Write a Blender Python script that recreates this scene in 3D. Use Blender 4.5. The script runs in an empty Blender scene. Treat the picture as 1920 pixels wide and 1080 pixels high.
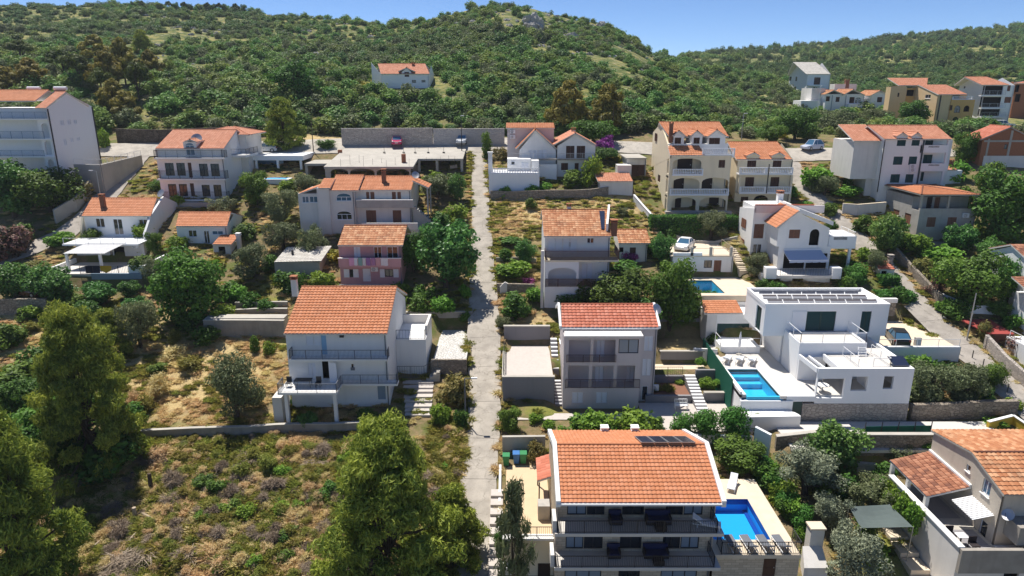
# Mediterranean hillside village seen from a drone (builds its own camera, sky, sun, terrain, houses, plants)
import bpy,math,random
import numpy as np
from mathutils import Vector,Matrix
random.seed(7)
rng=np.random.default_rng(7)
scene=bpy.context.scene
COL=scene.collection
R=math.radians
F=1280.0
CZ=40.0
PITCH=R(16.33)
SP,CP=math.sin(PITCH),math.cos(PITCH)
cam_d=bpy.data.cameras.new('camera')
cam_d.sensor_width=36.0
cam_d.lens=24.0
cam_d.clip_start=0.5
cam_d.clip_end=6000
cam=bpy.data.objects.new('camera',cam_d)
COL.objects.link(cam)
cam.location=(0,0,CZ)
cam.rotation_euler=(math.pi/2-PITCH,0,0)
scene.camera=cam
SUN_EL,SUN_AZ=R(66),R(-33)
world=bpy.data.worlds.new('World')
scene.world=world
world.use_nodes=True
wn=world.node_tree
sky=wn.nodes.new('ShaderNodeTexSky')
sky.sky_type='NISHITA'
sky.sun_disc=False
sky.sun_elevation=SUN_EL
sky.sun_rotation=SUN_AZ
sky.air_density=0.5
sky.dust_density=0.0
sky.ozone_density=8.0
bg=wn.nodes['Background']
bg.inputs['Strength'].default_value=0.088
wn.links.new(sky.outputs[0],bg.inputs['Color'])
sun_d=bpy.data.lights.new('sun','SUN')
sun_d.energy=4.2
sun_d.angle=R(0.53)
sun_d.color=(1.0,0.95,0.87)
sun=bpy.data.objects.new('sun',sun_d)
COL.objects.link(sun)
tosun=Vector((math.cos(SUN_EL)*math.sin(SUN_AZ),math.cos(SUN_EL)*math.cos(SUN_AZ),math.sin(SUN_EL)))
sun.rotation_euler=tosun.to_track_quat('Z','Y').to_euler()
sun.location=(0,0,150)
scene.view_settings.view_transform='Standard'
scene.view_settings.look='None'
scene.view_settings.exposure=0.68
scene.view_settings.gamma=1.0
scene.view_settings.use_curve_mapping=False
scene.cycles.max_bounces=6
scene.cycles.transparent_max_bounces=8
scene.cycles.caustics_reflective=False
scene.cycles.caustics_refractive=False
def ray(px,py):
 a=(px-960)/F
 b=(540-py)/F
 return(a,CP+b*SP,-SP+b*CP)
def at(px,py,Y):
 r=ray(px,py)
 t=Y/r[1]
 return Vector((r[0]*t,Y,CZ+r[2]*t))
def at_x(px,py,X):
 r=ray(px,py)
 t=X/r[0]
 return Vector((X,r[1]*t,CZ+r[2]*t))
def at_z(px,py,Z):
 r=ray(px,py)
 t=(Z-CZ)/r[2]
 return Vector((r[0]*t,r[1]*t,Z))
PY=np.array([-400,0,25,42,61,75,90,105,120,128,150],float)
PZ=np.array([-70,-44,-38,-34.5,-30,-25.8,-20.3,-14.5,-9.2,-8.3,-0.5],float)
PYR=np.array([-400,0,25,42,61,75,90,105,120,128,225],float)
PZR=np.array([-70,-44,-38,-34.5,-30,-25.8,-20.3,-14.5,-9.6,-8.8,-4.0],float)
SK=[(-900,40,330),(-300,14,330),(0,12,330),(130,14,330),(280,13,340),(400,20,340),(480,27,340),(600,39,330),(700,47,320),(765,49,310),(800,40,300),(840,22,290),(900,12,285),(940,10,285),(1000,16,285),(1060,29,285),(1110,42,285),(1150,59,285),(1190,84,285),(1215,101,300),(1240,108,330),(1262,108,450),(1300,103,520),(1400,95,560),(1500,88,580),(1600,80,600),(1700,70,600),(1800,60,600),(1920,52,600),(2200,50,600),(3200,70,600)]
SKU=np.array([ray(a,b)[0]/ray(a,b)[1]for a,b,c in SK])
SKE=np.array([ray(a,b)[2]/ray(a,b)[1]for a,b,c in SK])
SKY_=np.array([c for a,b,c in SK],float)
def _hash(i,j,s):
 h=(i*374761393+j*668265263+s*1442695041)&0xffffffff
 h=((h^(h>>13))*1274126177)&0xffffffff
 return((h^(h>>16))&0xffff)/65535.0
def vnoise(x,y,s=0):
 xi=np.floor(x).astype(np.int64);yi=np.floor(y).astype(np.int64)
 fx=x-xi;fy=y-yi
 fx=fx*fx*(3-2*fx);fy=fy*fy*(3-2*fy)
 a=_hash(xi,yi,s);b=_hash(xi+1,yi,s);c=_hash(xi,yi+1,s);d=_hash(xi+1,yi+1,s)
 return(a*(1-fx)+b*fx)*(1-fy)+(c*(1-fx)+d*fx)*fy
def smooth(a,b,x):
 t=np.clip((x-a)/(b-a),0,1)
 return t*t*(3-2*t)
ROADSEGS=[]
PADS=[]
def base_h(X,Y):
 X=np.asarray(X,float);Y=np.asarray(Y,float)
 Ys=np.maximum(Y,1.0)
 u=X/Ys
 w=smooth(0.17,0.36,u)*smooth(100,130,Y)
 zl=np.interp(Y,PY,PZ);zr=np.interp(Y,PYR,PZR)
 Yr=np.interp(u,SKU,SKY_);e=np.interp(u,SKU,SKE)
 y0=150+75*w
 t=np.clip((Y-y0)/(Yr-y0),0,1)
 zb=zl*(1-w)+zr*w
 far=(-0.5-3.5*w)*(1-t)+e*Yr*t-0.16*np.maximum(Y-Yr,0)
 z=np.where(Y>y0,far,zb)
 n=(vnoise(X/23,Y/23,1)-.5)*3.0+(vnoise(X/8,Y/8,2)-.5)*1.2
 z=z+n*smooth(135,175,Y)*(0.5+.5*smooth(150,250,Y))
 if ROADSEGS:
  n2=(vnoise(X/5,Y/5,3)-.5)*0.5+(vnoise(X/1.7,Y/1.7,4)-.5)*0.22
  off=np.full(X.shape,9.0)
  for(ax,ay,bx,by,hw)in ROADSEGS:
   dx,dy=bx-ax,by-ay
   tt=np.clip(((X-ax)*dx+(Y-ay)*dy)/(dx*dx+dy*dy),0,1)
   off=np.minimum(off,np.hypot(X-ax-tt*dx,Y-ay-tt*dy)-hw)
  z=z+n2*np.clip((off-.6)/3,0,1)*(1-smooth(110,125,Y))
  z=z-.10*np.clip(1-(off-.1)/.5,0,1)
 return z+CZ
def hgt(X,Y):
 z=base_h(X,Y)
 X=np.asarray(X,float);Y=np.asarray(Y,float)
 for(x0,x1,y0,y1,zz)in PADS:
  d=np.maximum(np.maximum(x0-X,X-x1),np.maximum(y0-Y,Y-y1))
  k=np.clip(1-d/0.7,0,1)
  z=z*(1-k)+zz*k
 return z
_YS=np.concatenate([np.arange(22,135,0.2),np.arange(135,900,1.0)])
def gnd(px,py):
 r=ray(px,py)
 zr=CZ+_YS*r[2]/r[1]
 zt=hgt(_YS*r[0]/r[1],_YS)
 k=np.nonzero(zr<=zt)[0]
 Y=_YS[k[0]]if len(k)else 600.0
 X=Y*r[0]/r[1]
 return Vector((X,Y,float(hgt(X,Y))))
def hz(X,Y):
 return float(hgt(X,Y))
def scale_at(p):
 return(p.y*CP-(p.z-CZ)*SP)/F
def pad(pxl,pxr,py,front,depth,dz=0.0,z=None):
 g=gnd((pxl+pxr)/2,py)
 zz=g.z+dz if z is None else z
 s=(g.y*CP-(zz-CZ)*SP)/F
 PADS.append(((pxl-960)*s,(pxr-960)*s,g.y-front,g.y+depth,zz))
 return zz
def tag(o,label=None,cat=None,group=None,kind=None):
 if label:o['label']=label
 if cat:o['category']=cat
 if group:o['group']=group
 if kind:o['kind']=kind
 return o
def empty(name,loc,label,cat,group=None,rz=0):
 o=bpy.data.objects.new(name,None)
 o.empty_display_size=0.5
 COL.objects.link(o)
 o.location=loc
 o.rotation_euler=(0,0,rz)
 return tag(o,label,cat,group)
def origin_of(o):
 v=Vector((0,0,0))
 while o is not None:
  v=v+o.location
  o=o.parent
 return v
class MB:
 """collects shapes; build() links them as ONE mesh object"""
 def __init__(s):s.v=[];s.f=[];s.m=[];s.mi=0
 def add(s,pts,faces):
  n=len(s.v)
  s.v+=[tuple(p)for p in pts]
  for f in faces:
   s.f.append(tuple(i+n for i in f));s.m.append(s.mi)
  return s
 def box(s,x0,x1,y0,y1,z0,z1):
  return s.add([(x0,y0,z0),(x1,y0,z0),(x1,y1,z0),(x0,y1,z0),(x0,y0,z1),(x1,y0,z1),(x1,y1,z1),(x0,y1,z1)],[(0,3,2,1),(4,5,6,7),(0,1,5,4),(1,2,6,5),(2,3,7,6),(3,0,4,7)])
 def poly(s,pts):return s.add(pts,[tuple(range(len(pts)))])
 def prism(s,pts,vec):
  n=len(pts);vec=Vector(vec)
  b=[Vector(p)for p in pts]
  return s.add(b+[p+vec for p in b],[tuple(range(n))[::-1],tuple(range(n,2*n))]+[(i,(i+1)%n,n+(i+1)%n,n+i)for i in range(n)])
 def bar(s,a,b,w,h=None,up=(0,0,1)):
  a=Vector(a);b=Vector(b);h=w if h is None else h
  d=(b-a)
  if d.length<1e-6:return s
  d.normalize();up=Vector(up)
  if abs(d.dot(up))>0.98:up=Vector((0,1,0))
  r=d.cross(up).normalized()*(w/2);u=r.cross(d).normalized()*(h/2)
  P=[a-r-u,a+r-u,a+r+u,a-r+u,b-r-u,b+r-u,b+r+u,b-r+u]
  return s.add(P,[(0,1,2,3),(7,6,5,4),(0,4,5,1),(1,5,6,2),(2,6,7,3),(3,7,4,0)])
 def tube(s,pts,rad,n=6):
  pts=[Vector(p)for p in pts]
  if not isinstance(rad,(list,tuple)):rad=[rad]*len(pts)
  V=[];Fc=[]
  for i,p in enumerate(pts):
   d=(pts[min(i+1,len(pts)-1)]-pts[max(i-1,0)]).normalized()
   a=Vector((0,0,1))if abs(d.z)<.9 else Vector((1,0,0))
   r=d.cross(a).normalized();u=d.cross(r)
   for k in range(n):
    t=2*math.pi*k/n
    V.append(p+(r*math.cos(t)+u*math.sin(t))*rad[i])
  for i in range(len(pts)-1):
   for k in range(n):
    Fc.append((i*n+k,i*n+(k+1)%n,(i+1)*n+(k+1)%n,(i+1)*n+k))
  Fc.append(tuple(range(n))[::-1]);Fc.append(tuple(range((len(pts)-1)*n,len(pts)*n)))
  return s.add(V,Fc)
 def lathe(s,c,prof,n=12):
  c=Vector(c);V=[];Fc=[]
  for r,z in prof:
   for k in range(n):
    t=2*math.pi*k/n
    V.append((c.x+r*math.cos(t),c.y+r*math.sin(t),c.z+z))
  for i in range(len(prof)-1):
   for k in range(n):
    Fc.append((i*n+k,i*n+(k+1)%n,(i+1)*n+(k+1)%n,(i+1)*n+k))
  Fc.append(tuple(range(n))[::-1]);Fc.append(tuple(range((len(prof)-1)*n,len(prof)*n)))
  return s.add(V,Fc)
 def mesh(s,name,mats):
  me=bpy.data.meshes.new(name)
  me.from_pydata(s.v,[],s.f)
  if not isinstance(mats,(list,tuple)):mats=[mats]
  for m in mats:me.materials.append(m)
  if len(mats)>1:me.polygons.foreach_set('material_index',s.m)
  me.update()
  return me
 def build(s,name,mats,parent=None,kind=None,origin=None):
  if not s.v:return None
  o0=origin_of(parent)if parent is not None else(Vector(origin)if origin is not None else Vector((0,0,0)))
  s.v=[(a-o0.x,b-o0.y,c-o0.z)for a,b,c in s.v]
  o=bpy.data.objects.new(name,s.mesh(name,mats))
  COL.objects.link(o)
  if parent is not None:o.parent=parent
  elif origin is not None:o.location=origin
  if kind:o['kind']=kind
  return o
def copy_tree(o,parent=None):
 c=o.copy()
 COL.objects.link(c)
 if parent is not None:c.parent=parent
 for ch in list(o.children):copy_tree(ch,c)
 return c
def mat(name,col,rough=0.8,spec=0.3,var=0.0,scale=3.0,var2=0.0,scale2=0.4,col2=None,bump=0.0,bscale=30.0,metal=0.0,streak=0.0):
 m=bpy.data.materials.new(name);m.use_nodes=True
 nt=m.node_tree;b=nt.nodes['Principled BSDF']
 b.inputs['Roughness'].default_value=rough
 b.inputs['Specular IOR Level'].default_value=spec
 b.inputs['Metallic'].default_value=metal
 c4=(*col,1)
 b.inputs['Base Color'].default_value=c4
 tc=None
 if var or var2 or bump or streak:
  tc=nt.nodes.new('ShaderNodeNewGeometry')
 cur=None
 def noise(sc,det=5,vec=None):
  n=nt.nodes.new('ShaderNodeTexNoise');n.inputs['Scale'].default_value=sc;n.inputs['Detail'].default_value=det
  nt.links.new(vec if vec is not None else tc.outputs['Position'],n.inputs['Vector']);return n.outputs['Fac']
 def mix(fac,a,bcol):
  x=nt.nodes.new('ShaderNodeMix');x.data_type='RGBA'
  nt.links.new(fac,x.inputs['Factor'])
  if hasattr(a,'is_linked'):nt.links.new(a,x.inputs['A'])
  else:x.inputs['A'].default_value=a
  x.inputs['B'].default_value=bcol
  return x.outputs['Result']
 def ramp(fac,lo,hi,amt=1.0):
  r=nt.nodes.new('ShaderNodeMapRange');nt.links.new(fac,r.inputs['Value'])
  r.inputs['From Min'].default_value=lo;r.inputs['From Max'].default_value=hi
  r.inputs['To Max'].default_value=amt
  return r.outputs['Result']
 cur=c4
 dark=tuple(x*.45 for x in col)+(1,)if col2 is None else(*col2,1)
 if var:cur=mix(ramp(noise(scale),.42,.68,var),cur,dark)
 if var2:cur=mix(ramp(noise(scale2,6),.45,.7,var2),cur,tuple(x*.5 for x in col)+(1,))
 if streak:
  mp=nt.nodes.new('ShaderNodeMapping');mp.inputs['Scale'].default_value=(2.2,2.2,0.22)
  nt.links.new(tc.outputs['Position'],mp.inputs['Vector'])
  cur=mix(ramp(noise(1.0,6,mp.outputs[0]),.5,.75,streak),cur,tuple(x*.5 for x in col)+(1,))
 if hasattr(cur,'is_linked'):nt.links.new(cur,b.inputs['Base Color'])
 if bump:
  bm_=nt.nodes.new('ShaderNodeBump');bm_.inputs['Strength'].default_value=bump;bm_.inputs['Distance'].default_value=0.05
  nt.links.new(noise(bscale,4),bm_.inputs['Height']);nt.links.new(bm_.outputs[0],b.inputs['Normal'])
 return m
def stone_mat(name,c1,c2,mortar,scale=3.0):
 m=mat(name,c1,.9,.2)
 nt=m.node_tree;b=nt.nodes['Principled BSDF']
 g=nt.nodes.new('ShaderNodeNewGeometry')
 v=nt.nodes.new('ShaderNodeTexVoronoi');v.inputs['Scale'].default_value=scale;v.feature='DISTANCE_TO_EDGE'
 v2=nt.nodes.new('ShaderNodeTexVoronoi');v2.inputs['Scale'].default_value=scale
 mp=nt.nodes.new('ShaderNodeMapping');mp.inputs['Scale'].default_value=(1,1,1.5)
 nt.links.new(g.outputs['Position'],mp.inputs[0])
 nt.links.new(mp.outputs[0],v.inputs['Vector']);nt.links.new(mp.outputs[0],v2.inputs['Vector'])
 sep=nt.nodes.new('ShaderNodeSeparateColor');nt.links.new(v2.outputs['Color'],sep.inputs[0])
 mx=nt.nodes.new('ShaderNodeMix');mx.data_type='RGBA'
 mx.inputs['A'].default_value=(*c1,1);mx.inputs['B'].default_value=(*c2,1)
 nt.links.new(sep.outputs[0],mx.inputs['Factor'])
 mr=nt.nodes.new('ShaderNodeMapRange');mr.inputs['From Max'].default_value=0.088
 nt.links.new(v.outputs['Distance'],mr.inputs['Value'])
 my=nt.nodes.new('ShaderNodeMix');my.data_type='RGBA';my.inputs['A'].default_value=(*mortar,1)
 nt.links.new(mr.outputs[0],my.inputs['Factor']);nt.links.new(mx.outputs['Result'],my.inputs['B'])
 nt.links.new(my.outputs['Result'],b.inputs['Base Color'])
 bp=nt.nodes.new('ShaderNodeBump');bp.inputs['Strength'].default_value=.8;bp.inputs['Distance'].default_value=.06
 nt.links.new(mr.outputs[0],bp.inputs['Height']);nt.links.new(bp.outputs[0],b.inputs['Normal'])
 return m
def tile_mat(name,c1,c2,c3,stain=0.25):
 """clay tiles: each tile its own tone, lichen and soot stains"""
 m=mat(name,c1,.75,.25)
 nt=m.node_tree;b=nt.nodes['Principled BSDF']
 at_=nt.nodes.new('ShaderNodeAttribute');at_.attribute_name='tint'
 cr=nt.nodes.new('ShaderNodeValToRGB')
 cr.color_ramp.elements[0].color=(*c2,1);cr.color_ramp.elements[1].color=(*c3,1)
 e=cr.color_ramp.elements.new(.5);e.color=(*c1,1)
 nt.links.new(at_.outputs['Fac'],cr.inputs[0])
 g=nt.nodes.new('ShaderNodeNewGeometry')
 n=nt.nodes.new('ShaderNodeTexNoise');n.inputs['Scale'].default_value=.7;n.inputs['Detail'].default_value=8;n.inputs['Roughness'].default_value=.7
 nt.links.new(g.outputs['Position'],n.inputs['Vector'])
 mr=nt.nodes.new('ShaderNodeMapRange');mr.inputs['From Min'].default_value=.5;mr.inputs['From Max'].default_value=.72;mr.inputs['To Max'].default_value=stain
 nt.links.new(n.outputs['Fac'],mr.inputs['Value'])
 mx=nt.nodes.new('ShaderNodeMix');mx.data_type='RGBA';mx.inputs['B'].default_value=(.10,.06,.04,1)
 nt.links.new(mr.outputs[0],mx.inputs['Factor']);nt.links.new(cr.outputs[0],mx.inputs['A'])
 nt.links.new(mx.outputs['Result'],b.inputs['Base Color'])
 return m
def leaf_mat(name,dark,light,trans=.35,hue=.12,rough=.55):
 m=bpy.data.materials.new(name);m.use_nodes=True
 nt=m.node_tree;nt.nodes.remove(nt.nodes['Principled BSDF'])
 out=nt.nodes['Material Output']
 at_=nt.nodes.new('ShaderNodeAttribute');at_.attribute_name='tint'
 oi=nt.nodes.new('ShaderNodeObjectInfo')
 ad=nt.nodes.new('ShaderNodeMath');ad.operation='MULTIPLY_ADD';ad.inputs[1].default_value=.8
 su=nt.nodes.new('ShaderNodeMath');su.operation='MULTIPLY';su.inputs[1].default_value=.25
 nt.links.new(oi.outputs['Random'],su.inputs[0])
 nt.links.new(at_.outputs['Fac'],ad.inputs[0]);nt.links.new(su.outputs[0],ad.inputs[2])
 mx=nt.nodes.new('ShaderNodeMix');mx.data_type='RGBA'
 mx.inputs['A'].default_value=(*dark,1);mx.inputs['B'].default_value=(*light,1)
 nt.links.new(ad.outputs[0],mx.inputs['Factor'])
 hs=nt.nodes.new('ShaderNodeHueSaturation')
 mr=nt.nodes.new('ShaderNodeMapRange');mr.inputs['To Min'].default_value=.5-hue/4;mr.inputs['To Max'].default_value=.5+hue/6
 mr2=nt.nodes.new('ShaderNodeMath');mr2.operation='FRACT'
 ml=nt.nodes.new('ShaderNodeMath');ml.operation='MULTIPLY';ml.inputs[1].default_value=7.31
 nt.links.new(oi.outputs['Random'],ml.inputs[0]);nt.links.new(ml.outputs[0],mr2.inputs[0]);nt.links.new(mr2.outputs[0],mr.inputs['Value'])
 nt.links.new(mr.outputs[0],hs.inputs['Hue']);nt.links.new(mx.outputs['Result'],hs.inputs['Color'])
 p=nt.nodes.new('ShaderNodeBsdfPrincipled');p.inputs['Roughness'].default_value=rough;p.inputs['Specular IOR Level'].default_value=.25
 t=nt.nodes.new('ShaderNodeBsdfTranslucent')
 ms=nt.nodes.new('ShaderNodeMixShader');ms.inputs[0].default_value=trans
 nt.links.new(hs.outputs[0],p.inputs['Base Color']);nt.links.new(hs.outputs[0],t.inputs['Color'])
 nt.links.new(p.outputs[0],ms.inputs[1]);nt.links.new(t.outputs[0],ms.inputs[2]);nt.links.new(ms.outputs[0],out.inputs['Surface'])
 return m
def water_mat(name,tint):
 m=bpy.data.materials.new(name);m.use_nodes=True
 nt=m.node_tree;nt.nodes.remove(nt.nodes['Principled BSDF']);out=nt.nodes['Material Output']
 g=nt.nodes.new('ShaderNodeNewGeometry')
 n=nt.nodes.new('ShaderNodeTexNoise');n.inputs['Scale'].default_value=3.5;n.inputs['Detail'].default_value=3
 nt.links.new(g.outputs['Position'],n.inputs['Vector'])
 bp=nt.nodes.new('ShaderNodeBump');bp.inputs['Strength'].default_value=.12;bp.inputs['Distance'].default_value=.1
 nt.links.new(n.outputs['Fac'],bp.inputs['Height'])
 tr=nt.nodes.new('ShaderNodeBsdfTransparent');tr.inputs[0].default_value=(*tint,1)
 gl=nt.nodes.new('ShaderNodeBsdfGlossy');gl.inputs['Roughness'].default_value=.05;nt.links.new(bp.outputs[0],gl.inputs['Normal'])
 fr=nt.nodes.new('ShaderNodeFresnel');fr.inputs[0].default_value=1.33;nt.links.new(bp.outputs[0],fr.inputs['Normal'])
 ms=nt.nodes.new('ShaderNodeMixShader')
 nt.links.new(fr.outputs[0],ms.inputs[0]);nt.links.new(tr.outputs[0],ms.inputs[1]);nt.links.new(gl.outputs[0],ms.inputs[2]);nt.links.new(ms.outputs[0],out.inputs['Surface'])
 return m
M={}
M['white']=mat('white_plaster',(.80,.79,.77),.85,.2,streak=.10,var=.05,scale=.7,bump=.06)
M['white2']=mat('clean_white_render',(.82,.82,.82),.7,.3,streak=.06)
M['offwhite']=mat('weathered_white_plaster',(.70,.67,.63),.88,.2,streak=.2,var=.1,scale=.8,bump=.1)
M['cream']=mat('cream_plaster',(.76,.66,.48),.85,.2,streak=.15,var=.05,scale=.8,bump=.08)
M['tan']=mat('tan_plaster',(.72,.52,.30),.85,.2,streak=.12)
M['ochre']=mat('ochre_plaster',(.66,.40,.15),.85,.2,streak=.12)
M['beige']=mat('beige_rough_plaster',(.56,.49,.40),.9,.2,var=.15,scale=1.2,streak=.25,bump=.15)
M['pink']=mat('pink_plaster',(.58,.33,.34),.85,.2,var=.12,scale=.9,streak=.2)
M['mauve']=mat('pale_mauve_render',(.60,.54,.53),.8,.25,streak=.08)
M['greyplaster']=mat('grey_plaster',(.42,.40,.37),.9,.2,var=.25,scale=.9,streak=.25,bump=.15)
M['darkgrey']=mat('dark_grey_render',(.26,.25,.26),.85,.2,streak=.15,var=.1,scale=.6)
M['bluegrey']=mat('blue_grey_paint',(.24,.31,.38),.8,.25,streak=.15)
M['concrete']=mat('raw_concrete',(.46,.43,.38),.92,.2,var=.2,scale=.8,var2=.25,scale2=.25,bump=.15,streak=.15)
M['oldconcrete']=mat('stained_concrete',(.34,.31,.27),.92,.2,var=.35,scale=.9,streak=.45,bump=.2)
M['paver']=mat('pale_pavers',(.52,.47,.43),.85,.25,var=.18,scale=4,bump=.1)
M['cobble']=stone_mat('white_cobbles',(.68,.66,.62),(.55,.53,.5),(.38,.37,.35),3.2)
M['deckstone']=mat('sandstone_deck',(.66,.56,.43),.8,.3,var=.18,scale=1.5,bump=.08)
M['greydeck']=mat('pale_grey_deck_tiles',(.58,.55,.51),.7,.3,var=.1,scale=1.2)
M['sand']=mat('sandy_render',(.60,.46,.30),.9,.2,var=.1,scale=1)
M['stone']=stone_mat('rubble_stone',(.36,.31,.25),(.24,.20,.16),(.16,.14,.11),2.6)
M['palestone']=stone_mat('pale_rubble_stone',(.52,.46,.40),(.40,.35,.31),(.30,.27,.24),2.4)
M['palestone2']=stone_mat('mortared_pale_stone',(.50,.47,.44),(.42,.39,.37),(.42,.40,.38),2.4)
M['darkstone']=stone_mat('dark_dry_stone',(.17,.14,.11),(.10,.08,.06),(.04,.035,.03),2.4)
M['brick']=mat('red_hollow_brick',(.36,.15,.08),.9,.2,var=.3,scale=5,bump=.2)
M['brownwood']=mat('brown_shutter_paint',(.085,.04,.025),.6,.3,var=.2,scale=6)
M['redwood']=mat('red_brown_wood',(.22,.10,.06),.6,.3,var=.2,scale=6)
M['darkbrown']=mat('dark_brown_wood',(.03,.018,.014),.6,.3)
M['whitewood']=mat('white_shutter_paint',(.76,.77,.80),.5,.4)
M['bluewood']=mat('pale_blue_paint',(.30,.50,.68),.6,.3)
M['greenwood']=mat('dark_green_shutters',(.012,.05,.045),.5,.4)
M['glass']=mat('dark_window_glass',(.015,.02,.028),.05,.9)
M['blueglass']=mat('blue_tinted_glass',(.05,.13,.22),.06,.9)
M['curtain']=mat('glass_with_pale_curtain',(.25,.30,.36),.12,.8)
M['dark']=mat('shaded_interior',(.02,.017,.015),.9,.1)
M['iron']=mat('black_wrought_iron',(.03,.03,.033),.5,.4)
M['greyiron']=mat('grey_painted_iron',(.14,.15,.17),.5,.4)
M['brownrail']=mat('brown_metal_rail',(.10,.055,.045),.5,.4)
M['whitemetal']=mat('white_metal',(.80,.80,.80),.4,.5)
M['steel']=mat('galvanised_steel',(.45,.45,.46),.4,.5,metal=.7)
M['corrug']=mat('pale_corrugated_sheet',(.60,.60,.60),.6,.4,var=.12,scale=2)
M['rubber']=mat('black_rubber',(.015,.015,.015),.8,.2)
M['solar']=mat('solar_cells',(.018,.024,.05),.15,.7)
M['solar_brown']=mat('matt_solar_cells',(.10,.085,.085),.35,.5)
M['pooltile']=mat('turquoise_pool_tile',(.05,.55,.80),.4,.4,var=.05,scale=4)
M['pooltile2']=mat('blue_pool_tile',(.025,.40,.88),.4,.4,var=.04,scale=4)
M['navyband']=mat('navy_pool_band',(.01,.06,.32),.4,.4)
M['water']=water_mat('pool_water',(.72,.93,.98))
M['navy']=mat('navy_cushion',(.025,.03,.085),.85,.2)
M['wicker']=mat('dark_wicker',(.035,.028,.03),.8,.2)
M['canvas']=mat('white_canvas',(.78,.78,.80),.9,.2)
M['greynet']=mat('grey_shade_cloth',(.10,.125,.12),.9,.2,var=.2,scale=.8)
M['greennet']=mat('green_windbreak_mesh',(.01,.10,.065),.8,.2,var=.1,scale=2)
M['yellowcloth']=mat('mustard_cloth',(.62,.34,.03),.9,.1)
M['blackcloth']=mat('dark_cloth',(.03,.03,.045),.9,.1)
M['bark']=mat('tree_bark',(.10,.075,.055),.95,.1,var=.4,scale=6,bump=.4)
M['palewood']=mat('bleached_wood',(.42,.34,.26),.9,.1,var=.3,scale=5)
M['rock']=mat('limestone_rock',(.42,.40,.37),.95,.1,var=.4,scale=.9,var2=.3,scale2=.3,bump=.5,bscale=3)
M['redplastic']=mat('red_sheet',(.34,.06,.05),.6,.3)
M['greenplastic']=mat('green_bin_plastic',(.03,.22,.08),.5,.4)
M['blueplastic']=mat('blue_bin_plastic',(.04,.16,.42),.5,.4)
M['yellow']=mat('yellow_paint',(.60,.42,.05),.7,.3)
def ashlar(name,c1,c2,mortar,sc=1.0):
 m=mat(name,c1,.9,.2,bump=.15);nt=m.node_tree;b=nt.nodes['Principled BSDF'];g=nt.nodes.new('ShaderNodeNewGeometry')
 sp=nt.nodes.new('ShaderNodeSeparateXYZ');nt.links.new(g.outputs['Position'],sp.inputs[0]);ad=nt.nodes.new('ShaderNodeMath');nt.links.new(sp.outputs[0],ad.inputs[0]);nt.links.new(sp.outputs[1],ad.inputs[1])
 cb=nt.nodes.new('ShaderNodeCombineXYZ');nt.links.new(ad.outputs[0],cb.inputs[0]);nt.links.new(sp.outputs[2],cb.inputs[1])
 br=nt.nodes.new('ShaderNodeTexBrick');br.inputs['Scale'].default_value=sc;br.inputs['Color1'].default_value=(*c1,1);br.inputs['Color2'].default_value=(*c2,1);br.inputs['Mortar'].default_value=(*mortar,1)
 br.inputs['Brick Width'].default_value=.55;br.inputs['Row Height'].default_value=.2;br.inputs['Mortar Size'].default_value=.012;nt.links.new(cb.outputs[0],br.inputs[0]);nt.links.new(br.outputs[0],b.inputs['Base Color']);return m
M['ashlar']=ashlar('sandstone_blocks',(.62,.52,.39),(.48,.39,.29),(.34,.28,.21))
T={}
T['orange']=tile_mat('orange_clay_tiles',(.50,.20,.095),(.47,.18,.082),(.54,.23,.12),.22)
T['salmon']=tile_mat('salmon_clay_tiles',(.52,.225,.135),(.47,.195,.11),(.57,.27,.17),.18)
T['red']=tile_mat('red_clay_tiles',(.47,.155,.095),(.42,.13,.075),(.54,.21,.14),.15)
T['weathered']=tile_mat('weathered_clay_tiles',(.46,.21,.10),(.36,.14,.06),(.56,.31,.17),.55)
T['brown']=tile_mat('old_brown_clay_tiles',(.30,.12,.065),(.17,.07,.045),(.42,.20,.12),.35)
T['pale']=tile_mat('pale_concrete_sheet',(.56,.53,.48),(.5,.47,.42),(.6,.57,.52),.25)
def lane(px_pts,width=None):
 """road axis: list of (px, py) photo points or (left, right, py) edge pairs -> world points with half widths"""
 out=[]
 for q in px_pts:
  if len(q)==3:
   a=gnd(q[0],q[2]);b=gnd(q[1],q[2])
   out.append((Vector(((a.x+b.x)/2,(a.y+b.y)/2,0)),(b.x-a.x)/2))
  else:
   out.append((gnd(*q),width/2))
 return out
MAIN=lane([(850,934,1110),(853,932,1000),(862,932,900),(877,938,800),(879,939,700),(876,936,600),(883,927,500),(884,918,400),(885,912,300),(884,914,282)])
CROSS=[(Vector((-70,117.5,0)),2.4),(Vector((-45,118.5,0)),3.2),(Vector((-30,120.5,0)),4.2),(Vector((0,121,0)),4.4),(Vector((14,120,0)),3.0),(Vector((30,117.5,0)),2.4),(Vector((44,116,0)),2.6),(Vector((56,116.5,0)),2.4),(Vector((75,118,0)),2.4)]
LEFTST=lane([(262,292),(235,325),(205,362),(165,405),(120,440),(60,466),(-40,500)],3.6)
RIGHTST=lane([(1478,304),(1500,342),(1556,398),(1612,452),(1668,515),(1722,575),(1790,640),(1862,702),(1960,795),(2060,890)],3.5)
LANES=[MAIN,CROSS,LEFTST,RIGHTST]
for L in LANES:
 for(a,wa),(b,wb)in zip(L[:-1],L[1:]):
  ROADSEGS.append((a.x,a.y,b.x,b.y,max(wa,wb)))
C=CZ
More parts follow.
